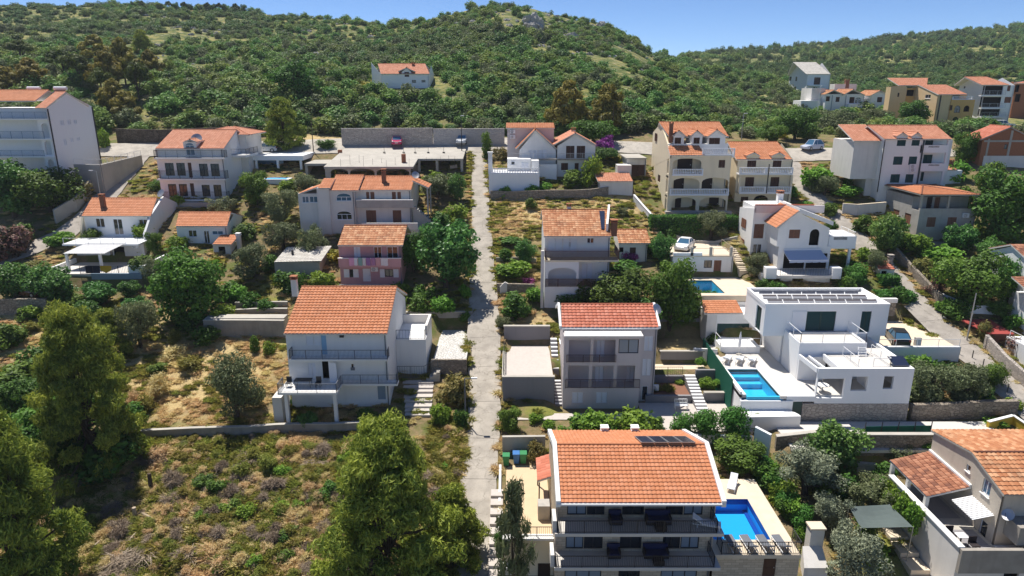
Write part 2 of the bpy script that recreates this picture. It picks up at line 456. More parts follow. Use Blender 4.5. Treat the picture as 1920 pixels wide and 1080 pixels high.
PADS+=[(-8.3,-4.9,67.1,75.3,C-27.2),(-0.2,4.2,63.0,71.5,C-27.7),(16.4,23.2,70.8,75.2,C-27.9),(14.8,21.5,67.3,69.6,C-29.1),(4.3,22.0,56.5,66.0,C-30.4),(23.4,36.6,59.7,72.0,C-27.95),(24.0,44.0,53.6,58.4,C-30.4),(39.4,46.8,69.0,76.8,C-26.7),(14.6,20.2,41.2,50.2,C-34.3),(0.1,3.2,43.6,53.3,C-32.0),(21.3,28.0,85.9,92.6,C-20.8),(21.2,28.8,77.4,84.2,C-23.4),(21.0,28.5,77.5,83.0,C-25.2),(22.2,25.4,59.0,65.0,C-30.0),(-57.0,-44.5,81.4,87.4,C-22.15),]
def spaced(fine0,fine1,step,lo,hi,grow):
 a=list(np.arange(fine0,fine1+1e-6,step))
 s,v=step,a[-1]
 up=[]
 while v<hi:s*=grow;v+=s;up.append(v)
 s,v=step,a[0]
 dn=[]
 while v>lo:s*=grow;v-=s;dn.append(v)
 return np.array(dn[::-1]+a+up)
gx=spaced(-78,72,0.62,-2600,2600,1.09)
gy=np.concatenate([spaced(34,128,0.62,-300,34,1.16),np.array([])])
gy=gy[gy<=128.2]
v,s=gy[-1],.62
more=[]
while v<4000:
 s=min(s*1.06,4.0)if v<700 else s*1.15
 v+=s;more.append(v)
gy=np.concatenate([gy,more])
GX,GY=np.meshgrid(gx,gy)
GZ=hgt(GX,GY)
nx,ny=len(gx),len(gy)
co=np.stack([GX,GY,GZ],-1).reshape(-1,3)
idx=np.arange(nx*ny).reshape(ny,nx)
quads=np.stack([idx[:-1,:-1],idx[:-1,1:],idx[1:,1:],idx[1:,:-1]],-1).reshape(-1,4)
def np_mesh(name,co,quads,mats,smooth_=False,tint=None,mi=None):
 me=bpy.data.meshes.new(name)
 k=quads.shape[1]
 me.vertices.add(len(co));me.vertices.foreach_set('co',np.ascontiguousarray(co,np.float32).ravel())
 me.loops.add(quads.size);me.loops.foreach_set('vertex_index',np.ascontiguousarray(quads,np.int32).ravel())
 me.polygons.add(len(quads));me.polygons.foreach_set('loop_start',np.arange(0,quads.size,k,dtype=np.int32))
 me.polygons.foreach_set('use_smooth',np.full(len(quads),bool(smooth_)))
 for m in(mats if isinstance(mats,(list,tuple))else[mats]):me.materials.append(m)
 if mi is not None:me.polygons.foreach_set('material_index',np.ascontiguousarray(mi,np.int32))
 me.update(calc_edges=True)
 if tint is not None:
  a=me.attributes.new('tint','FLOAT','FACE');a.data.foreach_set('value',np.ascontiguousarray(tint,np.float32))
 return me
dX,dY,dZ=co[:,0],co[:,1],co[:,2]-CZ
dep=np.maximum(dY*CP-dZ*SP,1)
PX=960+F*dX/dep;PYv=540-F*(dY*SP+dZ*CP)/dep
def zone(lst):
 w=np.zeros(len(co))
 for(x,y,rx,ry)in lst:
  d=np.hypot((PX-x)/rx,(PYv-y)/ry)
  w=np.maximum(w,1-smooth(.55,1.1,d))
 return w*(dY>20)
dry=zone([(350,690,190,120),(480,660,60,60),(60,630,110,60),(1000,415,95,45),(1150,400,60,40),(960,395,50,30),(560,790,130,25),(1290,648,60,22),(1000,605,50,18),(600,265,60,16),(1330,400,60,12),(420,850,200,40),(850,860,40,60),(1660,402,40,12)])
grn=zone([(300,960,330,130),(560,900,120,80),(1000,770,60,12),(500,560,60,40),(520,645,40,25),(1660,1040,80,50),(1600,870,60,40),(1100,400,90,30),(720,960,200,160)])
soil=zone([(250,1040,170,60),(420,960,60,80),(560,1000,80,100),(330,640,60,40),(1240,460,60,14)])
hill=smooth(127,140,dY)
gme=np_mesh('ground',co,quads,[],True)
for nm,w in(('dry',dry),('grn',grn),('soil',soil),('hill',hill)):
 a=gme.attributes.new(nm,'FLOAT','POINT');a.data.foreach_set('value',w.astype(np.float32))
def ground_mat():
 m=mat('dry_hillside_soil',(.2,.14,.08),.95,.1)
 nt=m.node_tree;b=nt.nodes['Principled BSDF'];L=nt.links
 g=nt.nodes.new('ShaderNodeNewGeometry')
 def nz(sc,det=6,rough=.6):
  n=nt.nodes.new('ShaderNodeTexNoise');n.inputs['Scale'].default_value=sc;n.inputs['Detail'].default_value=det;n.inputs['Roughness'].default_value=rough
  L.new(g.outputs['Position'],n.inputs['Vector']);return n.outputs['Fac']
 def attr(n):
  a=nt.nodes.new('ShaderNodeAttribute');a.attribute_name=n;return a.outputs['Fac']
 def mix(f,a,c):
  x=nt.nodes.new('ShaderNodeMix');x.data_type='RGBA'
  for s_,k in((f,'Factor'),(a,'A'),(c,'B')):
   if isinstance(s_,tuple):x.inputs[k].default_value=(*s_,1)
   elif isinstance(s_,float):x.inputs[k].default_value=s_
   else:L.new(s_,x.inputs[k])
  return x.outputs['Result']
 def rg(f,lo,hi):
  r=nt.nodes.new('ShaderNodeMapRange');L.new(f,r.inputs['Value']);r.inputs['From Min'].default_value=lo;r.inputs['From Max'].default_value=hi;return r.outputs[0]
 def mul(a,c):
  x=nt.nodes.new('ShaderNodeMath');x.operation='MULTIPLY';L.new(a,x.inputs[0]);L.new(c,x.inputs[1]);return x.outputs[0]
 fine=nz(9,5);med=nz(1.6);big=nz(.35);sp=nz(28,2)
 col=mix(rg(med,.35,.65),(.27,.19,.11),(.16,.14,.06))
 col=mix(rg(big,.5,.62),col,(.12,.14,.04))
 col=mix(mul(attr('soil'),rg(med,.3,.6)),col,(.15,.095,.065))
 col=mix(mul(attr('grn'),rg(big,.34,.55)),col,mix(rg(fine,.35,.65),(.30,.28,.07),(.15,.18,.04)))
 col=mix(mul(attr('dry'),rg(med,.25,.5)),col,mix(rg(fine,.35,.65),(.60,.47,.23),(.46,.33,.16)))
 hc=mix(rg(big,.45,.62),(.09,.12,.035),(.28,.25,.09))
 hc=mix(rg(nz(.8,8,.7),.55,.66),hc,(.42,.36,.28))
 col=mix(attr('hill'),col,hc)
 col=mix(mul(rg(sp,.62,.72),rg(fine,.4,.6)),col,(.46,.40,.32))
 L.new(col,b.inputs['Base Color'])
 bp=nt.nodes.new('ShaderNodeBump');bp.inputs['Strength'].default_value=.8;bp.inputs['Distance'].default_value=.15
 L.new(fine,bp.inputs['Height']);L.new(bp.outputs[0],b.inputs['Normal'])
 return m
gme.materials.append(ground_mat())
ground=bpy.data.objects.new('ground',gme);COL.objects.link(ground);tag(ground,kind='structure')
def road_mat(name,c,rough_tint):
 m=mat(name,c,.92,.2,var=.45,scale=.9,var2=.4,scale2=.3,bump=.4,bscale=14)
 nt=m.node_tree;b=nt.nodes['Principled BSDF']
 src=b.inputs['Base Color'].links[0].from_socket
 g=nt.nodes.new('ShaderNodeNewGeometry')
 n=nt.nodes.new('ShaderNodeTexNoise');n.inputs['Scale'].default_value=18;n.inputs['Detail'].default_value=3
 v=nt.nodes.new('ShaderNodeTexVoronoi');v.feature='DISTANCE_TO_EDGE';v.inputs['Scale'].default_value=.33
 n2=nt.nodes.new('ShaderNodeTexNoise');n2.inputs['Scale'].default_value=1.1;n2.inputs['Detail'].default_value=4
 ad=nt.nodes.new('ShaderNodeVectorMath');ad.operation='MULTIPLY_ADD';ad.inputs[1].default_value=(1.8,1.8,1.8)
 nt.links.new(g.outputs['Position'],n.inputs[0]);nt.links.new(g.outputs['Position'],n2.inputs[0])
 nt.links.new(n2.outputs['Color'],ad.inputs[0]);nt.links.new(g.outputs['Position'],ad.inputs[2]);nt.links.new(ad.outputs[0],v.inputs['Vector'])
 mr=nt.nodes.new('ShaderNodeMapRange');mr.inputs['From Max'].default_value=.014;mr.inputs['To Min'].default_value=.55;mr.inputs['To Max'].default_value=0
 nt.links.new(v.outputs['Distance'],mr.inputs['Value'])
 x=nt.nodes.new('ShaderNodeMix');x.data_type='RGBA';x.inputs['B'].default_value=(.12,.11,.09,1)
 nt.links.new(mr.outputs[0],x.inputs['Factor']);nt.links.new(src,x.inputs['A'])
 mr2=nt.nodes.new('ShaderNodeMapRange');mr2.inputs['From Min'].default_value=.45;mr2.inputs['From Max'].default_value=.7;mr2.inputs['To Max'].default_value=.45
 nt.links.new(n.outputs['Fac'],mr2.inputs['Value'])
 y=nt.nodes.new('ShaderNodeMix');y.data_type='RGBA';y.inputs['B'].default_value=(*rough_tint,1)
 nt.links.new(mr2.outputs[0],y.inputs['Factor']);nt.links.new(x.outputs['Result'],y.inputs['A'])
 nt.links.new(y.outputs['Result'],b.inputs['Base Color'])
 return m
M['road']=road_mat('worn_concrete_road',(.46,.415,.355),(.22,.19,.155))
M['road2']=road_mat('grey_concrete_road',(.42,.38,.335),(.25,.22,.19))
M['parking']=road_mat('pale_concrete_apron',(.48,.44,.38),(.33,.29,.25))
def resample(L,step):
 out=[]
 for(a,wa),(b,wb)in zip(L[:-1],L[1:]):
  n=max(1,int((b-a).length/step))
  for k in range(n):out.append((a.lerp(b,k/n),wa+(wb-wa)*k/n))
 out.append(L[-1]);return out
def road(name,L,material,slab=0.0,jag=.15):
 pts=[(Vector((p.x,p.y,0)),w)for p,w in L]
 pts=resample(pts,.8)
 side=[]
 for i,(p,w)in enumerate(pts):
  d=(pts[min(i+1,len(pts)-1)][0]-pts[max(i-1,0)][0]).normalized()
  n=Vector((d.y,-d.x,0))
  row=[]
  for k,t in enumerate((-1,-.5,0,.5,1)):
   ww=w+(random.uniform(-jag,jag)if abs(t)==1 else 0)
   q=p+n*(t*ww)
   row.append(Vector((q.x,q.y,float(base_h(q.x,q.y))+.14+(0.02 if abs(t)<1 else 0))))
  side.append(row)
 root=None
 if slab:
  root=MB()
  i=0;first=True
  per=int(slab/.8)
  host=None
  while i<len(side)-1:
   j=min(i+per,len(side)-1)
   mb=MB()
   rows=[list(r)for r in side[i:j+1]]
   if j<len(side)-1:
    rows[-1]=[a.lerp(b,.96)for a,b in zip(rows[-2],rows[-1])]
   for a,b in zip(rows[:-1],rows[1:]):
    for k in range(4):mb.poly([a[k],b[k],b[k+1],a[k+1]])
   top=rows[-1];mb.poly([top[0],top[0]-Vector((0,0,.2)),top[4]-Vector((0,0,.2)),top[4],top[3],top[2],top[1]])
   bot=rows[0];mb.poly([bot[4],bot[4]-Vector((0,0,.2)),bot[0]-Vector((0,0,.2)),bot[0],bot[1],bot[2],bot[3]])
   if host is None:host=tag(mb.build(name,material),kind='structure')
   else:mb.build('road_slab',material,host)
   i=j
  return host
 mb=MB()
 for a,b in zip(side[:-1],side[1:]):
  for k in range(4):mb.poly([a[k],b[k],b[k+1],a[k+1]])
 for r in():
  pass
 return tag(mb.build(name,material),kind='structure')
ROAD=road('road',MAIN,M['road'],slab=5.6,jag=.10)
road('road',CROSS,M['parking'],jag=.1)
road('road',LEFTST,M['road2'],jag=.12)
road('road',RIGHTST,M['road2'],slab=4.8,jag=.08)
def inset_curve(u0,u1,v0,v1,rise,n=8):
 c,r=(u0+u1)/2,(u1-u0)/2
 return[(c+r*math.cos(math.pi*k/n),v1-rise+rise*math.sin(math.pi*k/n))for k in range(n+1)]
def wall_face(mb,Tf,u0,u1,v0,v1,holes,reveal=.14,back=False):
 """a wall face with real openings and reveals; holes: (u0,u1,v0,v1,arch rise)"""
 us=sorted(set([u0,u1]+[min(max(x,u0),u1)for h in holes for x in h[:2]]))
 vs=sorted(set([v0,v1]+[min(max(x,v0),v1)for h in holes for x in h[2:4]]))
 def solid(cu,cv):return not any(h[0]<cu<h[1]and h[2]<cv<h[3]for h in holes)
 for a,b in zip(us[:-1],us[1:]):
  for c,d in zip(vs[:-1],vs[1:]):
   if solid((a+b)/2,(c+d)/2):
    mb.poly([Tf(a,c,0),Tf(b,c,0),Tf(b,d,0),Tf(a,d,0)])
    if back:mb.poly([Tf(a,c,-reveal),Tf(a,d,-reveal),Tf(b,d,-reveal),Tf(b,c,-reveal)])
 for h in holes:
  a,b,c,d,r=(list(h)+[0])[:5]
  if r>0:
   cv=inset_curve(a,b,c,d,r)
   mid=len(cv)//2
   for w in([0,-reveal]if back else[0]):
    mb.poly([Tf(b,d,w)]+[Tf(u,v,w)for u,v in cv[mid::-1]][::-1][::-1])
    mb.poly([Tf(a,d,w)]+[Tf(u,v,w)for u,v in cv[mid:]])
   for p,q in zip(cv[:-1],cv[1:]):mb.poly([Tf(*p,0),Tf(*q,0),Tf(*q,-reveal),Tf(*p,-reveal)])
   d2=d-r
  else:
   d2=d
   mb.poly([Tf(a,d,0),Tf(b,d,0),Tf(b,d,-reveal),Tf(a,d,-reveal)])
  mb.poly([Tf(a,c,0),Tf(a,d2,0),Tf(a,d2,-reveal),Tf(a,c,-reveal)])
  mb.poly([Tf(b,c,0),Tf(b,c,-reveal),Tf(b,d2,-reveal),Tf(b,d2,0)])
  mb.poly([Tf(a,c,0),Tf(a,c,-reveal),Tf(b,c,-reveal),Tf(b,c,0)])
def tb(mb,Tf,u0,u1,v0,v1,w0,w1):
 P=[Tf(u,v,w)for w in(w0,w1)for u,v in((u0,v0),(u1,v0),(u1,v1),(u0,v1))]
 mb.add(P,[(3,2,1,0),(4,5,6,7),(0,1,5,4),(1,2,6,5),(2,3,7,6),(3,0,4,7)])
def fill_opening(root,Tf,u0,u1,v0,v1,style,depth=.14,arch=0):
 """the joinery that stands in an opening: window > pane, sill; shutter; door > handle"""
 d=-depth+.04
 w,h=u1-u0,v1-v0
 mb=MB()
 if style in('W','B','K','C','BG','WB','G'):
  fm={'W':'whitewood','B':'brownwood','K':'iron','C':'iron','BG':'brownwood','WB':'whitewood','G':'whitewood'}[style]
  t=min(.07,w*.14)
  if arch:
   cv=inset_curve(u0,u1,v0,v1,arch)
   ci=inset_curve(u0+t,u1-t,v0,v1-t,arch-t*.6)
   for(p,q),(p2,q2)in zip(zip(cv[:-1],cv[1:]),zip(ci[:-1],ci[1:])):
    mb.prism([Tf(*p,d),Tf(*q,d),Tf(*q2,d),Tf(*p2,d)],Tf(0,0,.05)-Tf(0,0,0))
   vt=v1-arch
   tb(mb,Tf,u0+t,u1-t,vt-t/2,vt+t/2,d,d+.05)
  else:
   vt=v1;tb(mb,Tf,u0,u1,v1-t,v1,d,d+.05)
  tb(mb,Tf,u0,u0+t,v0,vt-(t if not arch else t/2),d,d+.05);tb(mb,Tf,u1-t,u1,v0,vt-(t if not arch else t/2),d,d+.05)
  tb(mb,Tf,u0+t,u1-t,v0,v0+t,d,d+.05)
  n=1 if w<.75 else(2 if w<2.0 else(3 if w<3.2 else 4))
  for k in range(1,n):
   c=u0+w*k/n;tb(mb,Tf,c-t/2,c+t/2,v0+t,vt-t*.5,d,d+.045)
  fr=mb.build('window',M[fm],root)
  p=MB()
  gm={'C':'curtain','WB':'blueglass'}.get(style,'glass')
  if arch:p.poly([Tf(u0+t/2,v0+t/2,d+.015),Tf(u1-t/2,v0+t/2,d+.015)]+[Tf(u,v,d+.015)for u,v in inset_curve(u0+t/2,u1-t/2,v0,v1-t/2,arch-t/2)])
  else:p.poly([Tf(u0+t/2,v0+t/2,d+.015),Tf(u1-t/2,v0+t/2,d+.015),Tf(u1-t/2,v1-t/2,d+.015),Tf(u0+t/2,v1-t/2,d+.015)])
  p.build('pane',M[gm],fr)
  if style in('W','B','WB'):
   s=MB();tb(s,Tf,u0-.08,u1+.08,v0-.06,v0-.003,-.02,.09);s.build('sill',M['white'],fr)
 elif style in('SB','SW','SG','SL','SR'):
  mm={'SB':'brownwood','SW':'whitewood','SG':'greenwood','SL':'bluewood','SR':'redwood'}[style]
  n=1 if w<.7 else 2
  for k in range(n):
   a,b=u0+w*k/n+.012,u0+w*(k+1)/n-.012
   q=MB();t=min(.07,(b-a)*.16)
   tb(q,Tf,a,a+t,v0,v1,d,d+.05);tb(q,Tf,b-t,b,v0,v1,d,d+.05)
   tb(q,Tf,a+t,b-t,v0,v0+t,d,d+.05);tb(q,Tf,a+t,b-t,v1-t,v1,d,d+.05)
   m_=max(4,int(h/.14));vv=(h-2*t)/m_
   for j in range(m_):
    c=v0+t+j*vv
    q.poly([Tf(a+t,c,d+.045),Tf(b-t,c,d+.045),Tf(b-t,c+vv,d+.005),Tf(a+t,c+vv,d+.005)])
   q.build('shutter',M[mm],root)
 elif style in('D','DW','DL','DG','DN'):
  mm={'D':'brownwood','DW':'whitewood','DL':'bluegrey','DG':'greenwood','DN':'darkbrown'}[style]
  tb(mb,Tf,u0+.01,u1-.01,v0,v1-.01,d-.02,d+.03)
  for a,b in((.12,.45),(.55,.9)):
   tb(mb,Tf,u0+w*.18,u1-w*.18,v0+h*a,v0+h*b,d+.032,d+.05)
  dr=mb.build('door',M[mm],root)
  s=MB();tb(s,Tf,u1-w*.14,u1-w*.08,v0+h*.45,v0+h*.5,d+.03,d+.09);s.build('handle',M['steel'],dr)
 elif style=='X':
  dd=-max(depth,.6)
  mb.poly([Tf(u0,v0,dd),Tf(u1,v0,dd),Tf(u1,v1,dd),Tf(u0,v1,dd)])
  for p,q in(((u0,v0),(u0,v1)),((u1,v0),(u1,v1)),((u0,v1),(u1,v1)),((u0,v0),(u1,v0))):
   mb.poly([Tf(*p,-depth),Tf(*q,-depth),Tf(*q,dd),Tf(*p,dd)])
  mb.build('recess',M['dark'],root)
def frontT(Y):return lambda u,v,w:Vector((u,Y-w,v))
def leftT(X):return lambda u,v,w:Vector((X-w,u,v))
def rightT(X):return lambda u,v,w:Vector((X+w,u,v))
_tile_step={}
def tile_cover(A,B,Cc,D,pitch_u,pitch_s,amp):
 """rows of rounded clay tiles lying on the slope A-B (eave), D-C (ridge)"""
 A,B,Cc,D=map(Vector,(A,B,Cc,D))
 ud=(B-A).normalized();nrm=(B-A).cross(D-A).normalized()
 if nrm.z<0:nrm=-nrm
 sd=nrm.cross(ud)
 if sd.z<0:sd=-sd
 H=(D-A).dot(sd);W=(B-A).length
 Ld,Rc=(D-A).dot(ud),(Cc-A).dot(ud)
 lo,hi=min(0,Ld),max(W,Rc)
 nc=max(2,int(round((hi-lo)/pitch_u)));nr=max(2,int(round(H/pitch_s)))
 k=np.arange(nc*4+1);u=lo+(hi-lo)*k/(nc*4)
 prof=np.array([0,.8,1,.8])[k%4]
 vs=[];tint=[]
 rows=[]
 for j in range(nr):
  rows.append((j/nr*H,1.0));rows.append(((j+.985)/nr*H,0.0))
 for s,up in rows:
  l=Ld*s/H;r=W+(Rc-W)*s/H
  uu=np.clip(u,min(l,r),max(l,r))
  hh=(prof*amp+up*amp*1.0+.02)
  P=np.array(A)[None]+uu[:,None]*np.array(ud)[None]+s*np.array(sd)[None]+hh[:,None]*np.array(nrm)[None]
  vs.append(P)
 co=np.concatenate(vs);n=len(u);m=len(rows)
 idx=np.arange(n*m).reshape(m,n)
 q=np.stack([idx[:-1,:-1],idx[:-1,1:],idx[1:,1:],idx[1:,:-1]],-1)
 cell=rng.random((nr+1,nc+1))
 t=cell[(np.arange(m-1)//2)[:,None],(np.arange(n-1)//4)[None,:]]
 keep=(np.abs(co[q[...,0]]-co[q[...,1]]).sum(-1)+np.abs(co[q[...,3]]-co[q[...,2]]).sum(-1))>1e-5
 return co,q[keep],t[keep]
class House:
 def __init__(s,name,label,cat,base,zoom,group=None):
  """base: photo pixel of the foot of the front wall; zoom: (ox, oy, k) of the coordinates used below"""
  s.z=zoom
  g=gnd(*base)if not isinstance(base,Vector)else base
  s.Y=g.y;s.g=g
  s.root=empty(name,g,label,cat,group)
 def p(s,x,y):return(s.z[0]+x/s.z[2],s.z[1]+y/s.z[2])
 def P(s,x,y,Y=None):return at(*s.p(x,y),s.Y if Y is None else Y)
 def V(s,y,Y=None):return s.P(0,y,Y).z
 def U(s,x,y,Y=None):return s.P(x,y,Y).x
 def rect(s,r,Y=None):
  x0,y0,x1,y1=r[:4];ym=(y0+y1)/2
  return(s.U(x0,ym,Y),s.U(x1,ym,Y),s.V(y1,Y),s.V(y0,Y))
 def side(s,r,X):
  x0,y0,x1,y1=r[:4]
  a=at_x(*s.p(x0,(y0+y1)/2),X);b=at_x(*s.p(x1,(y0+y1)/2),X)
  ym=(a.y+b.y)/2
  t=at(*s.p((x0+x1)/2,y0),ym);c=at(*s.p((x0+x1)/2,y1),ym)
  return(min(a.y,b.y),max(a.y,b.y),c.z,t.z)
 def box(s,name,r,m,Y=None,depth=1.0,kind=None,parent=None):
  Y=s.Y if Y is None else Y
  a,b,c,d=s.rect(r,Y)
  return MB().box(a,b,Y,Y+depth,c,d).build(name,M[m]if isinstance(m,str)else m,parent or s.root,kind)
 def mbox(s,name,b,m,parent=None):
  return MB().box(*b).build(name,M[m]if isinstance(m,str)else m,parent or s.root)
 def body(s,r,m,depth,holes=(),lh=(),rh=(),Y=None,name='wall',down=1.6,top=None,X=None,gable=None,reveal=.14):
  """r: front rectangle; holes (x0,y0,x1,y1,style[,arch px]); lh / rh the same on the side walls; gable=(Yr,zr) ridge along X or ('Y', xr, zr)"""
  Y=s.Y if Y is None else Y
  a,b,c,d=s.rect(r,Y)
  if X:a,b=X
  c0=c;c-=down
  mb=MB();jobs=[]
  def mk(hs,conv,Tf,rev):
   out=[]
   for h in hs:
    q=conv(h)
    ar=0
    if len(h)>5:ar=(q[3]-q[2])*h[5]/(h[3]-h[1])
    out.append((*q,ar));jobs.append((Tf,q,h[4],ar))
   return out
  wall_face(mb,frontT(Y),a,b,c,d,mk(holes,lambda h:s.rect(h,Y),frontT(Y),reveal),reveal)
  wall_face(mb,leftT(a),Y,Y+depth,c,d,mk(lh,lambda h:s.side(h,a),leftT(a),reveal),reveal)
  wall_face(mb,rightT(b),Y,Y+depth,c,d,mk(rh,lambda h:s.side(h,b),rightT(b),reveal),reveal)
  mb.poly([(a,Y+depth,c),(b,Y+depth,c),(b,Y+depth,d),(a,Y+depth,d)])
  if gable and gable[0]=='Y':
   xr,zr=gable[1],gable[2]
   for yy in(Y,Y+depth):mb.poly([(a,yy,d),(b,yy,d),(xr,yy,zr)])
  elif gable:
   yr,zr=gable[:2];zb=gable[2]if len(gable)>2 else d
   for xx in(a,b):mb.poly([(xx,Y,d),(xx,yr,zr),(xx,Y+depth,zb)]+([(xx,Y+depth,d)]if zb>d+.01 else[]))
  else:
   mb.poly([(a,Y,d),(b,Y,d),(b,Y+depth,d),(a,Y+depth,d)])
  o=mb.build(name,M[m],s.root)
  for Tf,q,st,ar in jobs:fill_opening(s.root,Tf,*q,st,reveal,ar)
  if name=='wall' and depth>5.5:MB().tube([(b-.14,Y-.06,c0-.3),(b-.14,Y-.06,d-.05)],.05,6).build('downpipe',M['greyiron' if m!='white2' else 'steel'],s.root)
  return(a,b,c0,d,Y,Y+depth)
 def arcade(s,r,openings,m,Y,thick=.25,name='arcade'):
  a,b,c,d=s.rect(r,Y)
  hs=[]
  for h in openings:
   q=s.rect(h,Y);ar=(q[3]-q[2])*h[4]/(h[3]-h[1])if len(h)>4 else 0
   hs.append((*q,ar))
  mb=MB();wall_face(mb,frontT(Y),a,b,c,d,hs,thick,True)
  for u in(a,b):mb.poly([(u,Y,c),(u,Y,d),(u,Y+thick,d),(u,Y+thick,c)])
  mb.poly([(a,Y,d),(b,Y,d),(b,Y+thick,d),(a,Y+thick,d)])
  return mb.build(name,M[m],s.root)
 def slope(s,A,B,Cc,D,tiles='orange',slab='offwhite',t=.13,pu=.36,ps=.42,amp=.04,name='roof'):
  A,B,Cc,D=map(Vector,(A,B,Cc,D))
  n=(B-A).cross(D-A).normalized()
  if n.z<0:n=-n
  pts=[A,B,Cc,D]if(Cc-D).length>.02 else[A,B,D]
  ro=MB().prism(pts,-n*t).build(name,M[slab],s.root)
  o=origin_of(ro)
  co,q,ti=tile_cover(A,B,Cc,D,pu,ps,amp)
  me=np_mesh('roof_tiles',co-np.array(o),q,T[tiles],False,ti)
  ob=bpy.data.objects.new('roof_tiles',me);COL.objects.link(ob);ob.parent=ro;ob['kind']='stuff'
  return ro
 def caps(s,a,b,tiles='orange',rad=.12,name='ridge_tiles'):
  a,b=Vector(a),Vector(b);n=max(2,int((b-a).length/.42));mb=MB()
  for k in range(n):
   p,q=a.lerp(b,k/n),a.lerp(b,(k+1.06)/n)
   mb.tube([p,q],[rad,rad*.85],7)
  o=mb.build(name,T[tiles],s.root,'stuff')
  return o
 def gableX(s,xl,xr,ye,ze,yridge_px=None,pitch=.36,back=None,tiles='orange',ov=.0,slab='offwhite',xl2=None,xr2=None,cap=True,pu=.36,ps=.42,amp=.04):
  """two slopes, ridge along X; eave line at (ye, ze), ridge seen at photo row yridge_px"""
  r=ray(960,yridge_px);k=r[2]/r[1]
  dY=((CZ+k*ye)-ze)/(pitch-k)
  yr,zr=ye+dY,ze+pitch*dY
  bk=dY if back is None else back
  yb,zb=yr+bk,zr-pitch*bk
  xl2=xl if xl2 is None else xl2;xr2=xr if xr2 is None else xr2
  kw=dict(tiles=tiles,slab=slab,pu=pu,ps=ps,amp=amp)
  s.slope((xl,ye,ze),(xr,ye,ze),(xr2,yr,zr),(xl2,yr,zr),**kw)
  s.slope((xr,yb,zb),(xl,yb,zb),(xl2,yr,zr),(xr2,yr,zr),**kw)
  if cap:s.caps((xl2,yr,zr+.04),(xr2,yr,zr+.04),tiles)
  return yr,zr,yb,zb
 def gableY(s,xl,xr,ze,xa,za,y0,y1,tiles='orange',slab='offwhite',zer=None,cap=True,**kw):
  """two slopes, ridge along Y (gable end towards the viewer); y0 front, y1 back"""
  zer=ze if zer is None else zer
  s.slope((xl,y1,ze),(xl,y0,ze),(xa,y0,za),(xa,y1,za),tiles=tiles,slab=slab,**kw)
  s.slope((xr,y0,zer),(xr,y1,zer),(xa,y1,za),(xa,y0,za),tiles=tiles,slab=slab,**kw)
  if cap:s.caps((xa,y0,za+.04),(xa,y1,za+.04),tiles)
 def hip(s,x0,x1,y0,y1,ze,zr,inset=None,tiles='orange',slab='offwhite',**kw):
  i=(y1-y0)/2 if inset is None else inset
  ym=(y0+y1)/2
  L,Rr=Vector((x0+i,ym,zr)),Vector((x1-i,ym,zr))
  s.slope((x0,y0,ze),(x1,y0,ze),Rr,L,tiles,slab,**kw)
  s.slope((x1,y1,ze),(x0,y1,ze),L,Rr,tiles,slab,**kw)
  s.slope((x0,y1,ze),(x0,y0,ze),L,L,tiles,slab,**kw)
  s.slope((x1,y0,ze),(x1,y1,ze),Rr,Rr,tiles,slab,**kw)
  for c,e in(((x0,y0),L),((x0,y1),L),((x1,y0),Rr),((x1,y1),Rr)):
   s.caps((c[0],c[1],ze+.05),e+Vector((0,0,.05)),tiles,.1)
 def rail(s,pts,h,m='iron',gap=.13,post=1.6,name='railing',t=.02,bars=True):
  pts=[Vector(p)for p in pts]
  fr=MB();br=MB()
  for a,b in zip(pts[:-1],pts[1:]):
   d=b-a;L=d.length
   for z in(h,.08):fr.bar(a+Vector((0,0,z)),b+Vector((0,0,z)),.045 if z==h else .03,.04)
   n=max(1,int(round(L/post)))
   for k in range(n+1):
    q=a.lerp(b,k/n);fr.bar(q,q+Vector((0,0,h)),.045)
   if bars:
    n=int(L/gap)
    for k in range(1,n):
     q=a.lerp(b,k/n);br.bar(q+Vector((0,0,.08)),q+Vector((0,0,h)),t)
  o=fr.build(name,M[m],s.root)
  if bars and br.v:br.build('bars',M[m],o,'stuff')
  return o
 def balustrade(s,a,b,h=.95,m='whitewood',gap=.24):
  a,b=Vector(a),Vector(b);L=(b-a).length
  fr=MB();fr.bar(a+Vector((0,0,h-.05)),b+Vector((0,0,h-.05)),.18,.1);fr.bar(a+Vector((0,0,.06)),b+Vector((0,0,.06)),.18,.12)
  for q in(a,b):fr.bar(q,q+Vector((0,0,h)),.2)
  o=fr.build('balustrade',M[m],s.root)
  mb=MB();n=max(2,int(L/gap))
  for k in range(1,n):
   q=a.lerp(b,k/n)
   mb.lathe((q.x,q.y,q.z),[(.05,.12),(.085,.3),(.045,.55),(.06,h-.1)],6)
  mb.build('balusters',M[m],o,'stuff')
 def chimney(s,x,y,z,w=.5,h=1.2,m='brick',cap='brick',d=None):
  d=w if d is None else d
  mb=MB().box(x-w/2,x+w/2,y-d/2,y+d/2,z-1.0,z+h)
  o=mb.build('chimney',M[m],s.root)
  c=MB();c.box(x-w*.62,x+w*.62,y-d*.62,y+d*.62,z+h+.002,z+h+.1)
  for dx in(-1,1):
   for dy in(-1,1):c.box(x+dx*w*.45-.05,x+dx*w*.45+.05,y+dy*d*.45-.05,y+dy*d*.45+.05,z+h+.1,z+h+.28)
  c.box(x-w*.65,x+w*.65,y-d*.65,y+d*.65,z+h+.28,z+h+.36)
  c.build('chimney_cap',M[cap],o)
  return o
